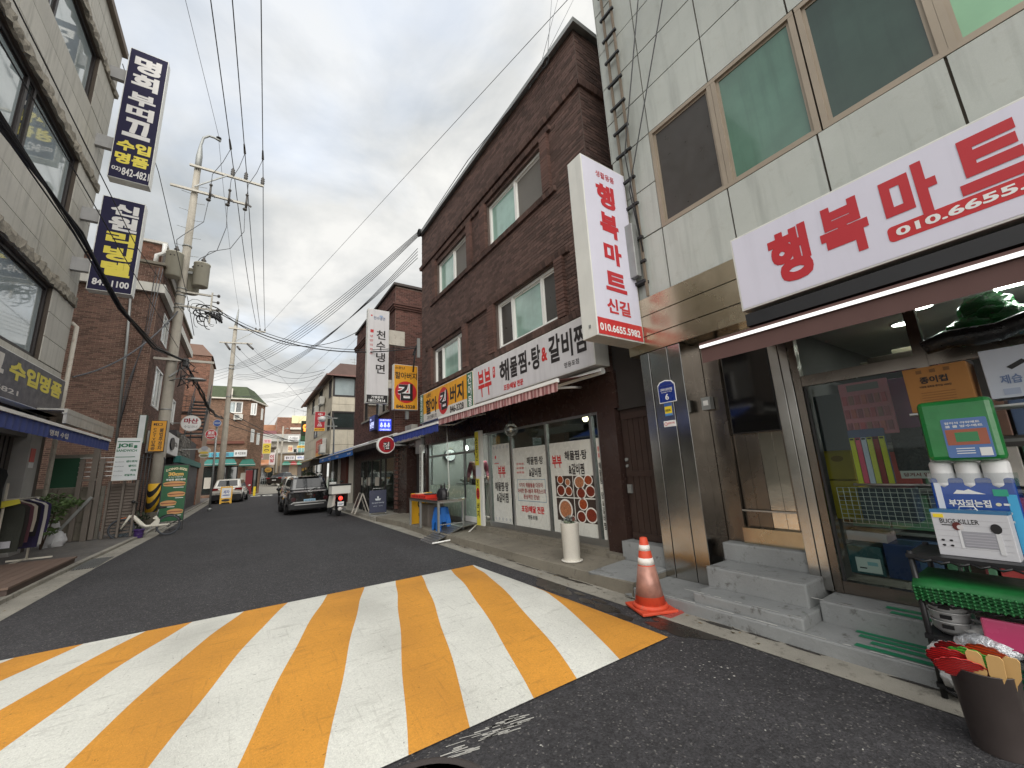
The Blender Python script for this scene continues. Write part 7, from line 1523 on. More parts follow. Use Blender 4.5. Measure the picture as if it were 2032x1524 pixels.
# ---------------------------------------------------------------- utility poles
POLE = mat('pole_concrete', S(170, 164, 152), .9, var=.14, vs=3, grain=.15, streak=.35); ARM = mat('cross_arm', S(176, 172, 162), .6, .3, var=.15, vs=5); INS = mat('insulator', S(66, 62, 58), .35); TRF = mat('transformer_paint', S(176, 172, 156), .5, var=.08, streak=.25); CABLE = mat('cable_black', S(38, 38, 40), .6); CABLEG = mat('cable_grey', S(88, 90, 94), .6)
p1 = thing('utility_pole', 'near concrete utility pole with transformers, two cross arms and a hazard band', 'utility pole', (-2.76, 20, 0))
PX, PY = -2.76, 20.
t = MB(); t.lathe((PX, PY, 0), [(.205, 0), (.19, 3), (.15, 10), (.115, 15.2), (.0, 15.25)], 20); t.build('shaft', POLE, p1)
t = MB(); t.tube([(PX, PY, 15.0), (PX, PY, 15.8), (PX, PY, 16.4), (PX + .06, PY, 16.8), (PX + .25, PY, 17.0), (PX + .45, PY, 17.0), (PX + .68, PY, 16.92)], [.12, .12, .055, .05, .05, .05, .06], 10); t.build('top_bracket', GALV, p1); t = MB(); t.sphere((PX + .6, PY, 17.05), .11, 10, sq=(1, 1, .5)); t.build('wire_cap', BLACKM, p1)
for z, x0, x1, lo in ((15.12, -3.02, -.27, 0), (13.92, -3.55, -.81, 1)): t = MB(); t.bar((x0, PY - .19, z), (x1, PY - .19, z), .09, .09); t.build('cross_arm', ARM, p1)
t = MB(); t.bar((PX, PY - .22, 14.1), (-1.68, PY - .22, 15.1), .05, .05); t.build('brace', GALV, p1)
ins1 = [(-1.49, PY - .19, 15.6), (-.99, PY - .19, 15.6), (-.33, PY - .19, 15.6)]
for x, y, z in ins1: t = MB(); t.lathe((x, y, 15.17), [(.03, 0), (.08, .03), (.05, .07), (.09, .12), (.05, .17), (.09, .22), (.05, .27), (.08, .32), (.04, .38), (.03, .42)], 10); t.build('insulator', INS, p1)
for x in (-2.2, -1.52, -.87): t = MB(); t.tube([(x, PY - .28, 14.35), (x, PY - .24, 13.7)], [.035, .05], 8); t.sphere((x, PY - .28, 14.35), .07, 8); t.sphere((x - .03, PY - .28, 13.6), .1, 8, sq=(1, 1, .7)); t.bar((x, PY - .24, 13.95), (x + .2, PY - .2, 13.85), .06, .06); t.build('fuse_cutout', INS, p1)
for x, y, z in ((-3.05, 19.62, 9.68), (-2.18, 19.9, 9.55), (-2.52, 20.42, 9.4)):
    t = MB(); t.lathe((x, y, z), [(.23, 0), (.28, .03), (.28, 1.0), (.295, 1.01), (.295, 1.05), (.22, 1.08), (0, 1.1)], 24); tr_ = t.build('transformer', TRF, p1)
    t = MB(); t.lathe((x + .03, y, z + 1.1), [(.05, 0), (.09, .03), (.05, .08), (.1, .13), (.05, .2), (.04, .27)], 10); t.build('bushing', INS, tr_)
    for dx in (-.1, .02): t = MB(); t.sphere((x + dx, y - .26, z + .85), .035, 8); t.build('terminal', INS, tr_)
    t = MB(); t.bar((x, y, z + .6), (PX, PY, z + .6), .08, .1); t.build('bracket', GALV, tr_)
for z in (4.3, 6.3, 8.5, 8.65, 9.05, 9.2, 9.35, 11.3): t = MB(); t.lathe((PX, PY, z), [(.185 - z * .0035, 0), (.205 - z * .0035, .0), (.205 - z * .0035, .05), (.185 - z * .0035, .05)], 18); t.build('clamp_band', GALV, p1)
for x0, x1, z0, z1 in ((PX, -1.72, 9.22, 9.34), (PX, -1.32, 8.6, 8.74)): t = MB(); t.bar((x0, PY - .15, z0), (x1, PY - .15, z0), .07, .07); t.build('side_arm', ARM, p1)
t = MB(); t.bar((-1.72, PY - .18, 9.36), (-1.72, PY - .18, 8.0), .06, .06); t.build('drop_bar', ARM, p1)
for z in (9.25, 8.95, 8.6, 8.3): t = MB(); t.sphere((-1.5, PY - .18, z), .06, 8, sq=(1, 1, 1.3)); t.bar((-1.72, PY - .18, z), (-1.5, PY - .18, z), .03, .03); t.build('spool', INS, p1)
t = MB(); t.bar((-3.39, PY - .2, 6.3), (-1.4, PY - .2, 6.3), .09, .09); t.build('low_arm', ARM, p1); t = MB(); t.bar((PX, PY - .2, 5.6), (-2.2, PY - .2, 6.2), .05, .05); t.build('brace', GALV, p1); t = MB(); t.box(-2.4, PY - .36, 6.05, -2.2, PY - .2, 6.35); t.build('splice_box', BLACKP, p1, bevel=.02)
t = MB(); t.tube([(PX, PY - .15, 5.45), (-2.5, PY - .2, 5.55), (-2.25, PY - .25, 5.55)], .025, 8); t.build('lamp_arm', GALV, p1); t = MB(); t.lathe((-1.92, PY - .25, 5.55), [(.0, .06), (.12, .05), (.2, .0), (.17, -.05), (0, -.06)], 16); t.v[:] = [Vector((-1.92 + (v.x + 1.92) * 1.75, v.y, v.z)) for v in t.v]; t.build('lamp_head', GALV, p1)
for k in range(9): z = 10.9 + k * .42; t = MB(); t.tube([(PX, PY, z), (PX + (-1) ** k * .42, PY - .1, z)], .01, 5); t.build('step_bolt', GALV, p1)
t = MB(); t.lathe((PX, PY, .52), [(.208, 0), (.206, 1.02)], 24); t.build('hazard_band', paint(214, 168, 40, .6), p1)
HB = paint(30, 30, 32, .6)
for k in range(4):
    t = MB(); n = 24
    for i in range(n + 1):
        a = 6.283 * i / n; r = .2095
        sl = .48 * math.sin(a + .5); lo = .52 + k * .42 - .25 + sl; hi = lo + .21
        lo, hi = min(max(lo, .52), 1.54), min(max(hi, .52), 1.54)
        t.v += [Vector((PX + r * math.cos(a), PY + r * math.sin(a), lo)), Vector((PX + r * math.cos(a), PY + r * math.sin(a), hi))]
    for i in range(n): t.f.append([2 * i, 2 * i + 2, 2 * i + 3, 2 * i + 1]); t.mi.append(0); t.sm.append(True)
    t.build('hazard_stripe', HB, p1)
t = MB(); t.tube([(PX + .2, PY - .1, .0), (PX + .19, PY - .1, 2.4), (PX + .15, PY - .1, 2.5)], .025, 6); t.build('conduit', BLACKP, p1)
g, F = signbox('cctv_warning_sign', 'yellow warning sign with black vertical lettering strapped to the near pole', south(19.72, -3.08, 2.7), .46, 1.17, .03, ORANGEY, BLK, rim=.02)
text('불\n법\n주\n정\n차', F, .27, .06, .39, .88, BLK, g, bold=.02); text('C\nC\nT\nV\n단\n속\n중', F, .08, .06, .2, .88, BLK, g, bold=.02); rbox(F, .14, .97, .33, 1.07, .02, BLK, g); rbox(F, .17, .985, .31, 1.055, .015, ORANGEY, g, d=.0035); disc(F, .21, 1.02, .02, .025, BLK, g, d=.005); patch(F, .08, .98, .13, 1.06, BLK, g)
p2 = thing('utility_pole', 'far concrete utility pole with pale wooden cross arms in front of the green roofed house', 'utility pole', (-1.55, 38, 0))
t = MB(); t.lathe((-1.55, 38, 0), [(.235, 0), (.2, 4), (.16, 10), (.13, 13.9), (.12, 14.0)], 18); t.build('shaft', POLE, p2); t = MB(); t.tube([(-1.55, 38, 13.8), (-1.5, 38, 14.8), (-1.46, 38, 15.5)], [.13, .08, .03], 10); t.build('top_bracket', GALV, p2)
t = MB(); t.bar((-2.0, 37.8, 13.72), (.55, 37.8, 13.72), .12, .12); t.build('cross_arm', ARM, p2)
for y, x0, x1, z in ((37.75, -2.5, -.6, 12.4), (38.25, -2.2, -.3, 12.55)): t = MB(); t.bar((x0, y, z), (x1, y, z + .15), .09, .09); t.build('cross_arm', ARM, p2)
ins2 = [(-.15, 37.8, 14.3), (.14, 37.8, 14.1), (.5, 37.8, 14.05)]
for x, y, z in ins2: t = MB(); t.lathe((x, y, 13.75), [(.04, 0), (.07, .05), (.04, .1), (.07, .15), (.04, .25)], 8); t.build('insulator', INS, p2)
for a, b in (((-2.1, 37.7, 12.35), (-1.75, 37.5, 11.8)), ((-.65, 37.7, 12.5), (-.2, 37.4, 12.0)), ((-1.3, 37.8, 12.2), (-1.1, 37.6, 11.9))): t = MB(); t.tube([a, b], .08, 8); t.build('strain_insulator', INS, p2)
t = MB(); t.bar((-.2, 37.75, 13.65), (-1.5, 37.8, 12.6), .05, .05); t.build('brace', GALV, p2)
for z in (10.6, 10.3, 8.0): t = MB(); t.lathe((-1.55, 38, z), [(.17, 0), (.2, 0), (.2, .08), (.17, .08)], 14); t.build('clamp_band', GALV, p2)
for x, y, h, lb in ((.75, 54, 7.2, 'slim concrete pole by the red door at the far corner'), (3.2, 59, 6.6, 'thin grey pole before the pale vertical sign'), (3.75, 60, 8.2, 'thin grey pole at the far street end')):
    g = thing('slim_pole', lb, 'pole', (x, y, 0)); t = MB(); t.lathe((x, y, 0), [(.13, 0), (.09, h), (0, h + .02)], 12); t.build('shaft', POLE, g)
    t = MB(); t.bar((x, y, h - .4), (x + .5, y - .2, h - .2), .05, .05); t.sphere((x + .5, y - .2, h - .3), .14, 8, sq=(1, 1, .6)); t.build('lamp_arm', GALV, g)
# ---------------------------------------------------------------- overhead cables, each its own object
def cable(label, pts, r=.012, m_=None, group='overhead cables', name='overhead_cable', n=5): t = MB(); t.tube(pts, r, n); return t.build(name, m_ or CABLE, None, label=label, cat='cable', group=group)
def ext(a, b, f): a, b = Vector(a), Vector(b); return a + (b - a) * f
for k, (i1, px) in enumerate(zip(ins1, (418, 461, 518))):
    e = GZ(px, 0, 15.9); far = ext(i1, e, 3.2); lb = ['left', 'middle', 'right'][k]
    cable('thick %s line running overhead from the near pole towards the camera' % lb, [far, e.lerp(far, .3), e, Vector(i1)], .017)
    cable('%s line sagging from the near pole cross arm to the far pole' % lb, sag(i1, ins2[k], .5), .017)
    t = MB(); d = (e - Vector(i1)).normalized(); q0 = Vector(i1) + d * 1.2; t.tube([q0, q0 + d * .55], [.05, .03], 8); t.build('line_clamp', INS, p1)
    cut = Vector(((-2.2, -1.52, -.87)[k], PY - .28, 14.4)); t = MB(); t.tube([q0, q0.lerp(cut, .5) + Vector((.05, 0, .25)), cut + Vector((0, 0, .5)), cut], .012, 5); t.build('jumper', CABLEG, p1)
    b0 = Vector(((-2.23, -1.55, -.9)[k], PY - .26, 13.5)); b1 = Vector(((-3.02, -2.49, -2.15)[k], (19.62, 20.42, 19.9)[k], (11.0, 10.75, 10.9)[k])); t = MB()
    t.tube([b0, b0 + Vector((.05 - .12 * (k == 0), 0, -1.0)), b0.lerp(b1, .55) + Vector((.3 if k else -.25, 0, -.5)), b1 + Vector((.15 if k else -.05, 0, .35)), b1], .014, 5); t.build('jumper', CABLEG, p1)
cable('thin line from the near pole bracket running overhead to the camera', [ext((PX + .6, PY, 17.1), GZ(368, 0, 17.3), 3), GZ(368, 0, 17.3), (PX + .6, PY, 17.1)], .008, CABLEG)
cable('thin line from the near pole bracket to the far pole tip', sag((PX + .62, PY, 16.85), (-1.46, 38, 15.5), .5), .008, CABLEG)
cable('long thin line from the far pole cross arm rising to the upper right', [Vector((.5, 37.8, 14.0)), ext((.5, 37.8, 14.0), GZ(1135, -10, 13.5), 1.0), ext((.5, 37.8, 14.0), GZ(1135, -10, 13.5), 1.6)], .009, CABLEG)
hook = Vector((4.4, 11.65, 9.55))
for k in range(5): cable('%s cable of the loose bundle from far pole to dark brick roof' % ('lowest', 'lower', 'middle', 'upper', 'topmost')[k], sag((-1.5 + .08 * k, 37.9, 10.3 + .12 * k), hook + Vector((0, .03 * k, .05 * k - .1)), 1.1 - .12 * k, 16), .012, CABLE if k < 3 else CABLEG, 'cable bundle to the brick house roof')
for k in range(4): cable('%s cable of the lower bundle from far pole to dark brick wall' % ('topmost', 'second', 'third', 'lowest')[k], sag((-1.5 + .1 * k, 37.9, 9.6 + .1 * k), hook + Vector((0, .25, -.5 - .12 * k)), 1.7 - .15 * k, 16), .011, CABLEG, 'lower cable bundle to the brick house')
for k in range(4): cable('cable running left from the far pole bundle behind the near pole', sag((-1.6, 38, 10.5 - .25 * k), (-7.0, 40, 9.6 - .35 * k), .3), .01, CABLEG, 'cables left of the far pole')
cable('cable from the brick house roof hook running along the roof edge', [hook, Vector((4.36, 8, 9.6)), GX(1085, 128, 4.35)], .01); rh = GX(1085, 128, 4.35)
for k, px in enumerate((1095, 1108, 1140)): cable('thin line rising from the roof edge of the dark brick house', [rh + Vector((0, .3 * k, 0)), GZ(px, -5, 14.5)], .006, CABLEG, 'lines rising from the brick house roof')
t = MB()
for k in range(4): t.tube([hook + Vector((-.02 * k, .12 * math.cos(a), -.05 + .12 * math.sin(a))) for a in [6.283 * i / 14 for i in range(15)]], .012, 5)
t.build('cable_coil', CABLE, None, label='coil of black cable at the left roof corner of the dark brick house', cat='cable coil')
t = MB()
for a in range(2): t.tube([rh + Vector((-.03, .1 * math.cos(b), .02 + .1 * math.sin(b))) for b in [6.283 * i / 14 for i in range(15)]], .01, 5)
t.build('cable_coil', CABLE, None, label='small coil of cable on the roof edge of the dark brick house', cat='cable coil')
bk = GX(827, 690, 4.42)
cable('black cable from the near pole to the corner bracket of the brick house', sag((-1.5, PY - .2, 8.55), bk, .75, 16), .02); cable('second cable from the near pole to the corner bracket of the brick house', sag((-1.5, PY - .2, 8.65), bk + Vector((0, .1, .08)), .72, 16), .012); cable('black cable from the near pole towards the white noodle sign', sag((-1.45, PY - .2, 8.65), GX(718, 653, 4.4), 1.25, 16), .016)
t = MB(); t.box(4.36, 11.78, 5.1, 4.44, 11.86, 5.75); t.build('wall_bracket', GALV, None, label='grey cable bracket on the left corner of the dark brick house', cat='bracket')
t = MB(); 
for k in range(5): t.sphere(bk + Vector((0, .08 * k, .06 - .05 * k)), .05, 8, sq=(.7, 1.2, 1))
t.tube([bk + Vector((0, .1, 0)), bk + Vector((0, .35, -.75))], .025, 6); t.build('cable_clamp', CABLE, None, label='black knot of cable clamps on the brick house corner bracket', cat='cable clamp')
gb = GX(640, 745, 4.25)
for k in range(3): cable('cable sagging from the far pole insulators to the grey corner building', sag(((-1.7, 37.5, 11.8), (-1.1, 37.6, 11.9), (-.2, 37.4, 12.0))[k], gb + Vector((0, -.6 * k, .1 * k)), 1.0 + .25 * (2 - k), 14), .014, CABLEG, 'cables to the grey corner building')
for k in range(4): cable('thin cable low across the street from the far pole to the grey corner building', sag((-1.5, 38, 8.1 + .05 * k), GX(632 + k * 6, 765, 4.3), .25 + .1 * k), .009, CABLEG, 'low cables across the street')
for k, (a, b) in enumerate((((505, 690), (618, 815)), ((560, 780), (660, 690)), ((525, 800), (640, 770)), ((530, 845), (760, 620)), ((560, 870), (690, 740)), ((525, 795), (612, 818)))): cable('faint thin wire over the street end, ' + ('steeply falling to the grey corner building', 'rising from the green roof towards the noodle sign', 'rising beside the green roofed eaves', 'longest, rising to the white noodle sign', 'low, rising over the far shop row', 'gently falling to the grey corner building')[k], [GY(*a, 55), GY(*b, 30)], .009, CABLEG, 'faint wires over the street end')
for k in range(3): cable('heavy cable crossing at the street end above the shop signs', sag((-1.5, 38, 6.9 - k * .5), (7.4, 66, 6.3 + k * .3), .5), .03, CABLE, 'heavy cables at the street end')
for k in range(9):
    random.seed(40 + k); o = lambda s: Vector((random.uniform(-s, s), 0, random.uniform(-s, s)))
    pts = [Vector((-2.7, -6, 6.2)), Vector((-2.7, 2, 5.9)) + o(.1), Vector((-2.68, 6.5, 5.75)) + o(.06), Vector((-2.68, 9, 5.78)) + o(.05), Vector((-2.68, 12, 5.55)) + o(.05), Vector((-2.65, 16, 5.72)) + o(.06), Vector((-2.35, PY - .3, 6.25)) + o(.06)]
    cable('black cable in the thick bundle along the grey panel building to the near pole', pts, .018 if k < 4 else .011, CABLE, 'thick cable bundle on the left')
    cable('black cable in the twisted bundle drooping from the near pole to the far pole', [Vector((-2.3, PY - .3, 6.2)) + o(.06)] + [Vector((-2.2 + .45 * f, PY + 18 * f, 6.2 - 2.6 * f * (1 - f) + .2 * f)) + o(.12) for f in (.12, .25, .4, .55, .7, .85)] + [Vector((-1.75, 38, 6.3))], .025, CABLE, 'twisted cable bundle beyond the near pole') if k < 6 else None
for k, (z, z2) in enumerate(((6.9, 6.8), (7.6, 8.3))): cable('single black wire above the thick bundle along the grey panel building', [Vector((-2.9, -4, z + .6)), Vector((-2.9, 6, z)), Vector((-2.8, 13, z)), Vector((-2.6, PY - .2, z2))], .01, CABLE, 'single wires on the left')
cable('thin wire from the grey panel building roof down to the near pole', [Vector((-4.2, 14.9, 14.6)), Vector((-3.4, 17, 12.5)), Vector((-2.5, PY - .2, 8.9)), Vector((-2.2, PY + .2, 7.5))], .012)
cable('grey cable from the passage wall up to the near pole', sag((-4.2, 15.6, 4.55), (-2.75, PY - .1, 8.4), .5), .025, CABLEG)
for k in range(3): cable('thin cable hanging down the brown brick wall', [Vector((-3.45 + .1 * k, 19.0, 9.7)), Vector((-3.5 + .05 * k, 19.05, 7.1)), Vector((-3.68 - .05 * k, 19.05, 5.0)), Vector((-3.8, 19.05, 3.5))], .012, CABLEG if k else CABLE, 'cables hanging on the brown brick wall')
t = MB(); random.seed(5)
for k in range(14): c = Vector((-1.75 + random.uniform(-.45, .35), PY - .2 + random.uniform(-.2, .2), 8.5 + random.uniform(-.35, .3))); rx_, rz_ = random.uniform(.15, .4), random.uniform(.1, .35); t.tube([c + Vector((rx_ * math.cos(a), .1 * math.sin(a * 2), rz_ * math.sin(a) - .15)) for a in [6.283 * i / 12 for i in range(10)]], random.choice((.01, .018, .025)), 5)
for k in range(6): t.tube([(-1.9 + .1 * k, PY - .2, 8.45), (-1.6 + .06 * k, PY - .25, 8.3 - .05 * k)], .04, 6)
t.build('cable_tangle', CABLE, None, label='tangle of looped black cables at the side arm of the near pole', cat='cable tangle')
t = MB()
for k in range(16): c = Vector((-2.3 + random.uniform(-.2, .35), PY - .35, 6.15 + random.uniform(-.75, .15))); t.tube([c, c + Vector((random.uniform(-.25, .25), 0, random.uniform(-.3, .1))), c + Vector((random.uniform(-.3, .3), 0, random.uniform(-.6, -.1)))], .018, 5)
t.build('cable_tangle', CABLE, None, label='ragged hanging cables below the low arm of the near pole', cat='cable tangle')
for k, px in enumerate((1268, 1318)): cable('black cable dropping down the grey mart wall beside the cable ladder', [GX(px, -20, 4.3), Vector((4.3, 3.1, 5.9 - .6 * k)), Vector((4.33, 3.02, 4.3))], .009, CABLE, 'cables on the mart wall')

# ---------------------------------------------------------------- vehicles
CARG = mat('car_glass', S(24, 28, 32), .06, spec=.5, var=.1); TYRE = paint(30, 30, 32, .8); RIM = mat('alloy_rim', S(150, 150, 152), .35, .8); TAIL = mat('tail_lamp', S(130, 22, 30), .15, coat=1.)
def car(name, label, cat, loc, rz, L, Wd, H, pm, low, hatch=True, tail=None, trim=None, plate=WHT):
    c = thing(name, label, cat, loc, rz, None, True); hw = Wd / 2
    def loft(st, nm, m_, par=c):
        t = MB(); n = len(st[0][1])
        for y, sec in st: t.v += [Vector((x, y, z)) for x, z in sec] + [Vector((-x, y, z)) for x, z in sec[::-1]]
        N = 2 * n
        for i in range(len(st) - 1):
            for j in range(N): t.f.append([i * N + j, i * N + (j + 1) % N, (i + 1) * N + (j + 1) % N, (i + 1) * N + j]); t.mi.append(0); t.sm.append(True)
        t.f += [list(range(N)), list(range((len(st) - 1) * N, len(st) * N))[::-1]]; t.mi += [0, 0]; t.sm += [False, False]
        return t.build(nm, m_, par, bevel=.02)
    zb_ = .22; belt = H * .62
    def sec(w, z0, z1): return [(w * .86, z0), (w * .97, z0 + .12), (w, z0 + (z1 - z0) * .5), (w * .97, z1 - .1), (w * .9, z1)]
    loft([(0, sec(hw * .9, .32, belt * .88)), (.06, sec(hw * .97, .27, belt * .97)), (.5, sec(hw, zb_, belt)), (L * .5, sec(hw, zb_, belt)), (L * .72, sec(hw, zb_, belt * .98)), (L * .93, sec(hw * .95, zb_, belt * .84)), (L, sec(hw * .8, .3, belt * .66))], 'body', pm)
    t = MB(); t.box(-hw * .95, -.02, .2, hw * .95, .16, .6 if tail is None and hatch else .46); t.build('rear_bumper', low, c, bevel=.03); t = MB(); t.box(-hw * .9, .1, .18, hw * .9, L - .1, .26); t.build('underside', BLACKP, c)
    y0, y1, y2, y3 = (.12, .5, L * .56, L * .74) if hatch else (.75, 1.35, L * .56, L * .74)
    tw = hw * .74; t = MB()
    t.v = [Vector(p) for p in ((-hw * .9, y0, belt - .03), (hw * .9, y0, belt - .03), (hw * .9, y3, belt - .05), (-hw * .9, y3, belt - .05), (-tw, y1, H - .05), (tw, y1, H - .05), (tw, y2, H - .03), (-tw, y2, H - .03))]
    t.v += [Vector((-tw * .95, (y1 + y2) / 2, H)), Vector((tw * .95, (y1 + y2) / 2, H))]
    t.f = [[0, 1, 5, 4], [2, 3, 7, 6], [1, 2, 6, 9, 5], [3, 0, 4, 8, 7], [4, 5, 9, 8], [8, 9, 6, 7], [3, 2, 1, 0]]; t.mi = [0] * 7; t.sm = [False] * 7; P = [v.copy() for v in t.v]; t.build('cabin', pm, c, bevel=.09)
    def glazed(a, b, c_, d, mx, my0, my1, nm, off=.012):
        f = lambda u, v: (P[a].lerp(P[b], u)).lerp(P[d].lerp(P[c_], u), v); nrm = (P[b] - P[a]).cross(P[d] - P[a]).normalized() * off; q = [f(mx, my0), f(1 - mx, my0), f(1 - mx, my1), f(mx, my1)]
        t = MB(); t.hexa([p - nrm for p in q] + [p + nrm for p in q]); return t.build(nm, CARG, c, bevel=.004), nrm, f
    rw, nrm, fr_ = glazed(0, 1, 5, 4, .13, .24, .88, 'rear_window'); glazed(2, 3, 7, 6, .08, .1, .92, 'windscreen'); glazed(1, 2, 6, 5, .07, .12, .85, 'side_window'); glazed(3, 0, 4, 7, .07, .12, .85, 'side_window')
    for sx_ in (-1, 1): t = MB(); t.sphere((sx_ * (hw + .1), y3 - .25, belt + .06), .1, 10, sq=(1., .6, .75)); t.build('mirror', pm if tail != 'suv' else BLACKP, c)
    for y in (.78, L - .82):
        for sx_ in (-1, 1):
            t = MB(); t.lathe((sx_ * (hw - .2), y, .33), [(.2, 0), (.31, .0), (.33, .03), (.33, .18), (.31, .21), (.2, .21)] if sx_ > 0 else [(.2, 0), (.31, 0), (.33, -.03), (.33, -.18), (.31, -.21), (.2, -.21)], 22, axis=(1, 0, 0)); w = t.build('wheel', TYRE, c)
            t = MB(); t.lathe((sx_ * (hw + .005), y, .33), [(.2, -.02 * sx_), (.19, .0), (.05, .012 * sx_), (0, .014 * sx_)], 16, axis=(1, 0, 0)); t.build('rim', RIM, w)
            t = MB(); t.tube([(sx_ * (hw + .004), y + .36 * math.cos(a), .33 + .36 * math.sin(a)) for a in [rad(v) for v in range(0, 181, 15)]], .03, 6); t.build('wheel_arch', low, c)
    R_ = south(0, 0, 0); R_ = Face((0, -.005, 0), (1, 0, 0))
    t = MB(); t.fbox(R_, -.22, .5, .22, .61, -.05, .012); pl = t.build('plate', plate, c); text('157 서 4853', R_.at(0, 0, .013), -.18, .525, .18, .585, BLK, pl)
    return c, R_, hw, belt, fr_, nrm
BLKCAR = mat('black_car_paint', S(22, 22, 24), .14, coat=1., var=.05, spec=.7); WCAR = mat('white_car_paint', S(214, 212, 204), .25, coat=1., var=.03); CHR = mat('silver_trim', S(200, 200, 198), .25, .6)
sv, R_, hw, belt, fr_, nrm = car('small_suv', 'black compact sport utility car parked on the right, seen from behind', 'car', (2.32, 18.9, 0), rad(2), 3.6, 1.62, 1.55, BLKCAR, BLACKP, tail='suv', plate=paint(150, 190, 214, .4))
t = MB(); t.fbox(R_, -.62, .47, .62, .52, -.05, .02); t.fbox(R_, -.55, .38, .55, .42, -.05, .02); t.hexa([R_.p(-.62, .47, -.03), R_.p(-.62, .47, .02), R_.p(-.74, .38, .01), R_.p(-.74, .38, -.06), R_.p(-.58, .52, -.03), R_.p(-.58, .52, .02), R_.p(-.68, .44, .01), R_.p(-.68, .44, -.06)]); t.build('skid_trim', CHR, sv)
t = MB(); Rb = Face((0, -.002, 0), (1, 0, 0)); t.fbox(Rb, -.62, .9, -.12, .955, -.1, .035); t.fbox(Rb, .12, .9, .62, .955, -.1, .035); t.build('tail_lamp', paint(156, 152, 152, .3), sv)
t = MB(); t.ell(Rb, 0, .93, .1, .05, -.05, .04, 20); em = t.build('badge', CHR, sv); text('H', Rb.at(0, 0, .041), -.03, .905, .03, .955, BLKCAR, em, slant=.3); text('CASPER', Rb.at(0, 0, .03), -.1, .78, .1, .81, CHR, sv)
for sx_ in (-1, 1): t = MB(); t.ell(Rb, sx_ * .6, .62, .09, .08, -.05, .02, 18); t.build('fog_lamp', paint(60, 26, 30, .2), sv)
t = MB(); t.tube([fr_(.5, .1) - nrm * 2 + Vector((0, -.04, 0)), fr_(.72, .2) + Vector((0, -.04, 0))], .012, 6); t.build('wiper', BLACKP, sv); 
for sx_ in (-1, 1): t = MB(); t.tube([(sx_ * .52, .55, 1.56), (sx_ * .52, .6, 1.6), (sx_ * .5, 1.9, 1.62), (sx_ * .5, 1.95, 1.57)], .018, 6); t.build('roof_rail', CHR, sv)
t = MB(); t.box(-.4, .42, 1.5, .4, .6, 1.53); t.build('roof_spoiler', BLKCAR, sv)
ws, R_, hw, belt, fr_, nrm = car('white_suv', 'white sport utility car parked on the left beyond the corrugated screen', 'car', (-1.0, 34.8, 0), rad(-6), 4.4, 1.86, 1.66, WCAR, BLACKP)
for sx_ in (-1, 1): t = MB(); F = Face((0, -.01, 0), (1, 0, 0)); t.fpoly(F, [(sx_ * .45, .9), (sx_ * .9, .86), (sx_ * .92, 1.02), (sx_ * .5, 1.0)][::sx_], -.2, .03); t.build('tail_lamp', TAIL, ws)
t = MB(); t.fbox(Face((0, -.01, 0), (1, 0, 0)), -.8, .66, .8, .7, -.05, .02); t.build('chrome_strip', CHR, ws); t = MB(); t.ell(Face((0, -.01, 0), (1, 0, 0)), 0, .92, .09, .045, -.05, .03, 16); t.build('badge', BLACKM, ws)
bsd, R_, hw, belt, fr_, nrm = car('black_saloon', 'black saloon car parked far up the street in front of the shop row', 'car', (2.9, 55.6, .78), rad(-28), 4.7, 1.84, 1.46, BLKCAR, BLKCAR, hatch=False)
for sx_ in (-1, 1): t = MB(); t.fbox(Face((0, 0, 0), (1, 0, 0)), sx_ * .66 - .2, .72, sx_ * .66 + .2, .86, -.1, .03); t.build('tail_lamp', TAIL, bsd)
wc, *_ = car('white_car', 'white car mostly hidden ahead of the black compact car', 'car', (2.95, 29.5, 0), 0, 4.3, 1.76, 1.6, WCAR, BLACKP)
sc, *_ = car('silver_car', 'silver car nose-in under the parking bay beside the street lamp', 'car', (4.7, 22.6, .02), rad(-75), 4.2, 1.75, 1.45, mat('silver_car_paint', S(150, 154, 158), .25, .5, coat=.8, var=.04), BLACKP)
# delivery motorcycle
mc = thing('delivery_motorcycle', 'delivery motorcycle with a large white box parked beside the black compact car', 'motorcycle', (3.05, 16.4, 0), rad(4), None, True)
for y in (.25, 1.5): t = MB(); t.lathe((-.055, y, .29), [(.15, 0), (.27, .01), (.29, .04), (.29, .07), (.27, .1), (.15, .11)], 20, axis=(1, 0, 0)); w = t.build('wheel', TYRE, mc); t = MB(); t.lathe((-.03, y, .29), [(.16, 0), (.16, .06)], 14, axis=(1, 0, 0)); t.build('rim', RIM, w)
t = MB(); t.tube([(0, .2, .5), (0, .6, .6), (0, 1.0, .55), (0, 1.3, .85), (0, 1.35, 1.0)], [.1, .14, .12, .1, .06], 10); t.build('frame', BLACKP, mc); t = MB(); t.box(-.14, .1, .68, .14, .75, .8); t.build('seat', BLACKP, mc, bevel=.04)
t = MB(); t.box(-.34, -.12, .82, .34, .38, 1.12); bx_ = t.build('delivery_box', paint(220, 218, 210, .45), mc, bevel=.02); t = MB(); t.box(-.355, -.135, 1.12, .355, .395, 1.18); t.build('box_lid', BLACKP, bx_, bevel=.015)
t = MB(); t.sphere((0, -.05, .66), .075, 12, sq=(1, .6, 1)); t.build('tail_lamp', mat('lit_tail_lamp', S(230, 50, 40), .3, emit=1.2), mc); t = MB(); t.box(-.11, -.08, .38, .11, -.065, .54); pl = t.build('plate', WHT, mc); text('1247', Face((-.11, -.081, .38), (1, 0, 0)), .03, .04, .19, .1, paint(60, 80, 140), pl); t = MB(); t.sphere((0, -.03, .28), .09, 10, sq=(1, .4, .8)); t.build('mud_flap', paint(214, 210, 204, .5), mc)
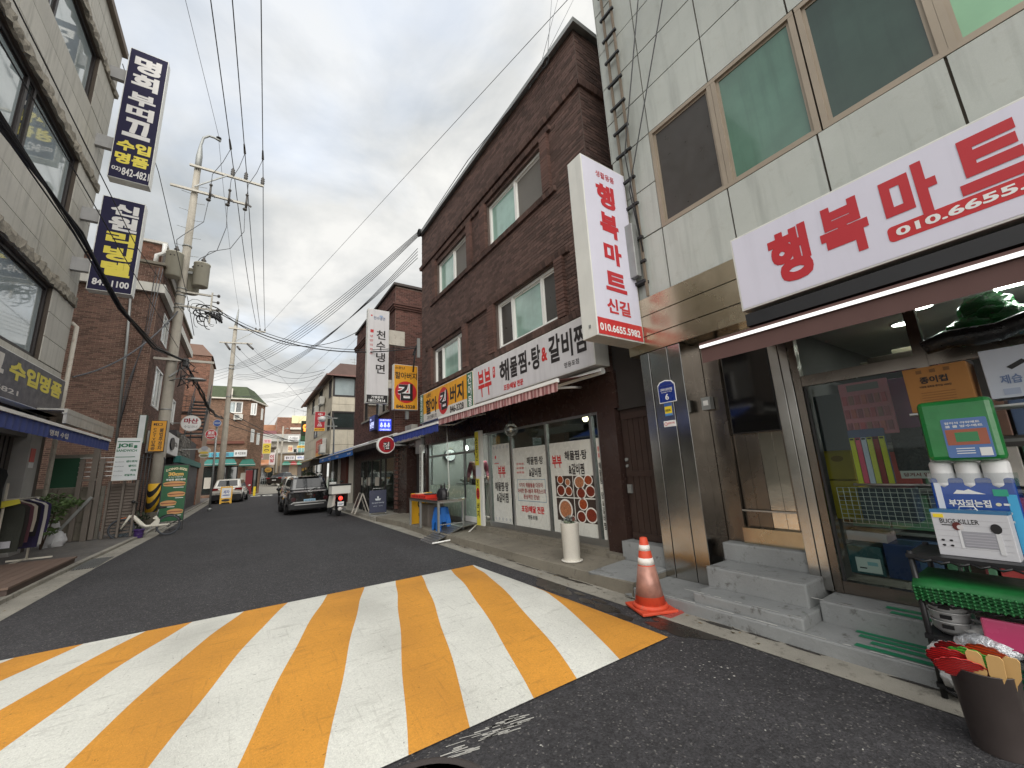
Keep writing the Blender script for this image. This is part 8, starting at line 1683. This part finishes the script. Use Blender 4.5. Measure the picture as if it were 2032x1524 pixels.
for sx_ in (-1, 1): t = MB(); t.hexa([(sx_ * .16, .1, .4), (sx_ * .28, .15, .34), (sx_ * .3, .7, .3), (sx_ * .16, .7, .36), (sx_ * .15, .05, .78), (sx_ * .22, .08, .8), (sx_ * .24, .7, .74), (sx_ * .15, .7, .74)][:: 1]); t.build('side_panel', paint(200, 196, 186, .4) if sx_ < 0 else BLACKP, mc, bevel=.02); t = MB(); t.tube([(sx_ * .1, 1.3, 1.0), (sx_ * .34, 1.22, 1.06)], .016, 6); t.tube([(sx_ * .26, 1.25, 1.05), (sx_ * .33, 1.3, 1.22)], .008, 5); t.sphere((sx_ * .36, 1.3, 1.25), .07, 10, sq=(1, .3, .7)); t.build('handlebar', BLACKP, mc)
t = MB(); t.hexa([(-.22, 1.45, .95), (.22, 1.45, .95), (.22, 1.48, .95), (-.22, 1.48, .95), (-.17, 1.3, 1.4), (.17, 1.3, 1.4), (.17, 1.33, 1.4), (-.17, 1.33, 1.4)]); t.build('windshield', GLASSC, mc); t = MB(); t.tube([(-.1, .7, .3), (-.28, .55, .01)], .014, 6); t.build('side_stand', BLACKM, mc); t = MB(); t.tube([(.14, -.1, .26), (.14, .5, .3)], [.05, .035], 8); t.build('exhaust', RIM, mc); t = MB(); t.box(-.13, 1.1, 1.05, .12, 1.24, 1.25); t.build('delivery_phone_mount', paint(210, 210, 206, .4), mc, bevel=.02)
# a-shaped yellow sign behind the white car
ys = thing('yellow_stand_sign', 'yellow framed standing sign with a white panel behind the white car', 'sign board', (-.98, 34.3, 0)); F = Face((-1.32, 34.1, 0), (1, 0, 0), (0, .18, 1)); t = MB()
t.fpoly(F, [(0, 0), (.1, 0), (.14, .08), (.54, .08), (.58, 0), (.68, 0), (.68, 1.15), (0, 1.15)], -.03, 0); t.build('board', paint(232, 178, 50, .45), ys); patch(F, .07, .38, .61, 1.06, WHT, ys); disc(F, .34, .22, .24, .09, BLK, ys, d=.004); text('세차', F, .17, .66, .51, .9, paint(110, 120, 170), ys, d=.005, bold=.03); t = MB(); t.ell(F, .34, .56, .22, .05, .0025, .004, 20); t.build('print', paint(130, 140, 176), ys); t = MB(); t.bar((-1.3, 34.75, 0), (-1.28, 34.3, 1.1), .04, .03); t.bar((-.66, 34.75, 0), (-.68, 34.3, 1.1), .04, .03); t.build('back_leg', paint(232, 178, 50, .45), ys)
# ---------------------------------------------------------------- people
SKIN = paint(196, 150, 124, .6)
def skinned(name, pts, edges, m_, par, sub=2):
    me = bpy.data.meshes.new(name); me.from_pydata([p[0] for p in pts], edges, []); me.materials.append(m_); o = link(name, me, par)
    md = o.modifiers.new('skin', 'SKIN'); md.use_smooth_shade = True
    for i, p in enumerate(pts): r = p[1]; me.skin_vertices[0].data[i].radius = r if isinstance(r, tuple) else (r, r)
    me.skin_vertices[0].data[0].use_root = True
    s_ = o.modifiers.new('sub', 'SUBSURF'); s_.levels = s_.render_levels = sub; return o
def person(label, loc, rz, shirt, pants, hair, step=.0, bag=None, arms=0.):
    p = thing('person', label, 'person', loc, rz, None, True)
    s_ = step
    J = [((0, 0, .95), .12), ((0, 0, 1.12), (.14, .1)), ((0, .01, 1.34), (.17, .1)), ((0, .0, 1.46), .06), ((0, .02, 1.54), .06), ((0, .03, 1.62), (.085, .1)), ((0, .03, 1.7), (.07, .08)),
         ((.09, s_ * .3, .9), .09), ((.1, s_, .5), .06), ((.1, s_ * 1.2 - abs(s_) * .2, .09), .04), ((.1, s_ * 1.2 + .14, .04), .035), ((-.09, -s_ * .3, .9), .09), ((-.1, -s_ * .7, .5), .06), ((-.1, -s_ * 1.6, .1), .04), ((-.1, -s_ * 1.6 + .14, .05), .035),
         ((.19, 0, 1.4), .055), ((.25, -s_ * .5, 1.14), .042), ((.26, -s_ * .5 + .12 + arms, .92 + arms), .032), ((.26, -s_ * .5 + .18 + arms, .83 + arms), .03), ((-.19, 0, 1.4), .055), ((-.25, s_ * .5, 1.14), .042), ((-.26, s_ * .5 + .12 + arms, .92 + arms), .032), ((-.26, s_ * .5 + .18 + arms, .83 + arms), .03)]
    E_ = [(0, 1), (1, 2), (2, 3), (3, 4), (4, 5), (5, 6), (0, 7), (7, 8), (8, 9), (9, 10), (0, 11), (11, 12), (12, 13), (13, 14), (2, 15), (15, 16), (16, 17), (17, 18), (2, 19), (19, 20), (20, 21), (21, 22)]
    skinned('body', J, E_, SKIN, p)
    gr_ = lambda r: tuple(v + .02 for v in r) if isinstance(r, tuple) else r + .018
    def sub(ids, nm, m_):
        mp = {a: i for i, a in enumerate(ids)}; skinned(nm, [(J[a][0], gr_(J[a][1])) for a in ids], [(mp[a], mp[b]) for a, b in E_ if a in mp and b in mp], m_, p)
    sub([2, 1, 0, 15, 16, 17, 19, 20, 21], 'shirt', paint(*shirt, .85)); sub([0, 7, 8, 9, 11, 12, 13], 'trousers', paint(*pants, .85))
    t = MB(); t.sphere((0, .0, 1.68), .115, 12, sq=(.95, 1.0, 1.0)); t.build('hair', paint(*hair, .8), p)
    t = MB(); t.sphere((.03, .125, 1.64), .012, 6); t.sphere((-.03, .125, 1.64), .012, 6); t.build('eye', BLK, p)
    return p
person('pedestrian in brown top and dark trousers walking far up the street', (6.2, 76, .8), rad(150), (130, 92, 72), (40, 40, 48), (150, 120, 96), .22)
person('shopkeeper in a dark pink top standing behind the seaweed shop door', (5.2, 9.5, .24), rad(150), (150, 84, 96), (44, 42, 48), (50, 40, 38), .0, arms=.1)
g = thing('shopping_bag', 'white bag carried by the distant pedestrian', 'bag', (6.45, 75.9, .9)); t = MB(); t.box(6.4, 75.7, 1.2, 6.6, 75.9, 1.6); t.build('bag', WHT, g, bevel=.03); t = MB(); t.tube([(6.42, 75.8, 1.6), (6.5, 75.8, 1.75), (6.58, 75.8, 1.6)], .01, 5); t.build('handle', WHT, g)
g = thing('shop_counter', 'steel goods counter inside the seaweed shop', 'counter', (6, 10, .2)); t = MB(); t.box(5.6, 9.8, .22, 6.4, 11.4, 1.05); t.build('counter', paint(190, 192, 188, .4), g); t = MB(); t.box(5.5, 9.7, 1.05, 6.5, 11.5, 1.09); t.build('top', STEEL, g)
g = thing('packed_goods', 'clear wrapped packs heaped on the seaweed shop counter', 'goods', (5.9, 10.6, 1.1)); t = MB()
for k in range(10): t.sphere((5.8 + random.uniform(-.2, .3), 10 + random.random() * 1.3, 1.16 + random.random() * .1), .13, 8, sq=(1, 1.2, .6))
t.build('pack', paint(150, 150, 140, .3, bump=1, bs=20), g); bpy.data.objects.remove(_co); bpy.data.curves.remove(_cu)
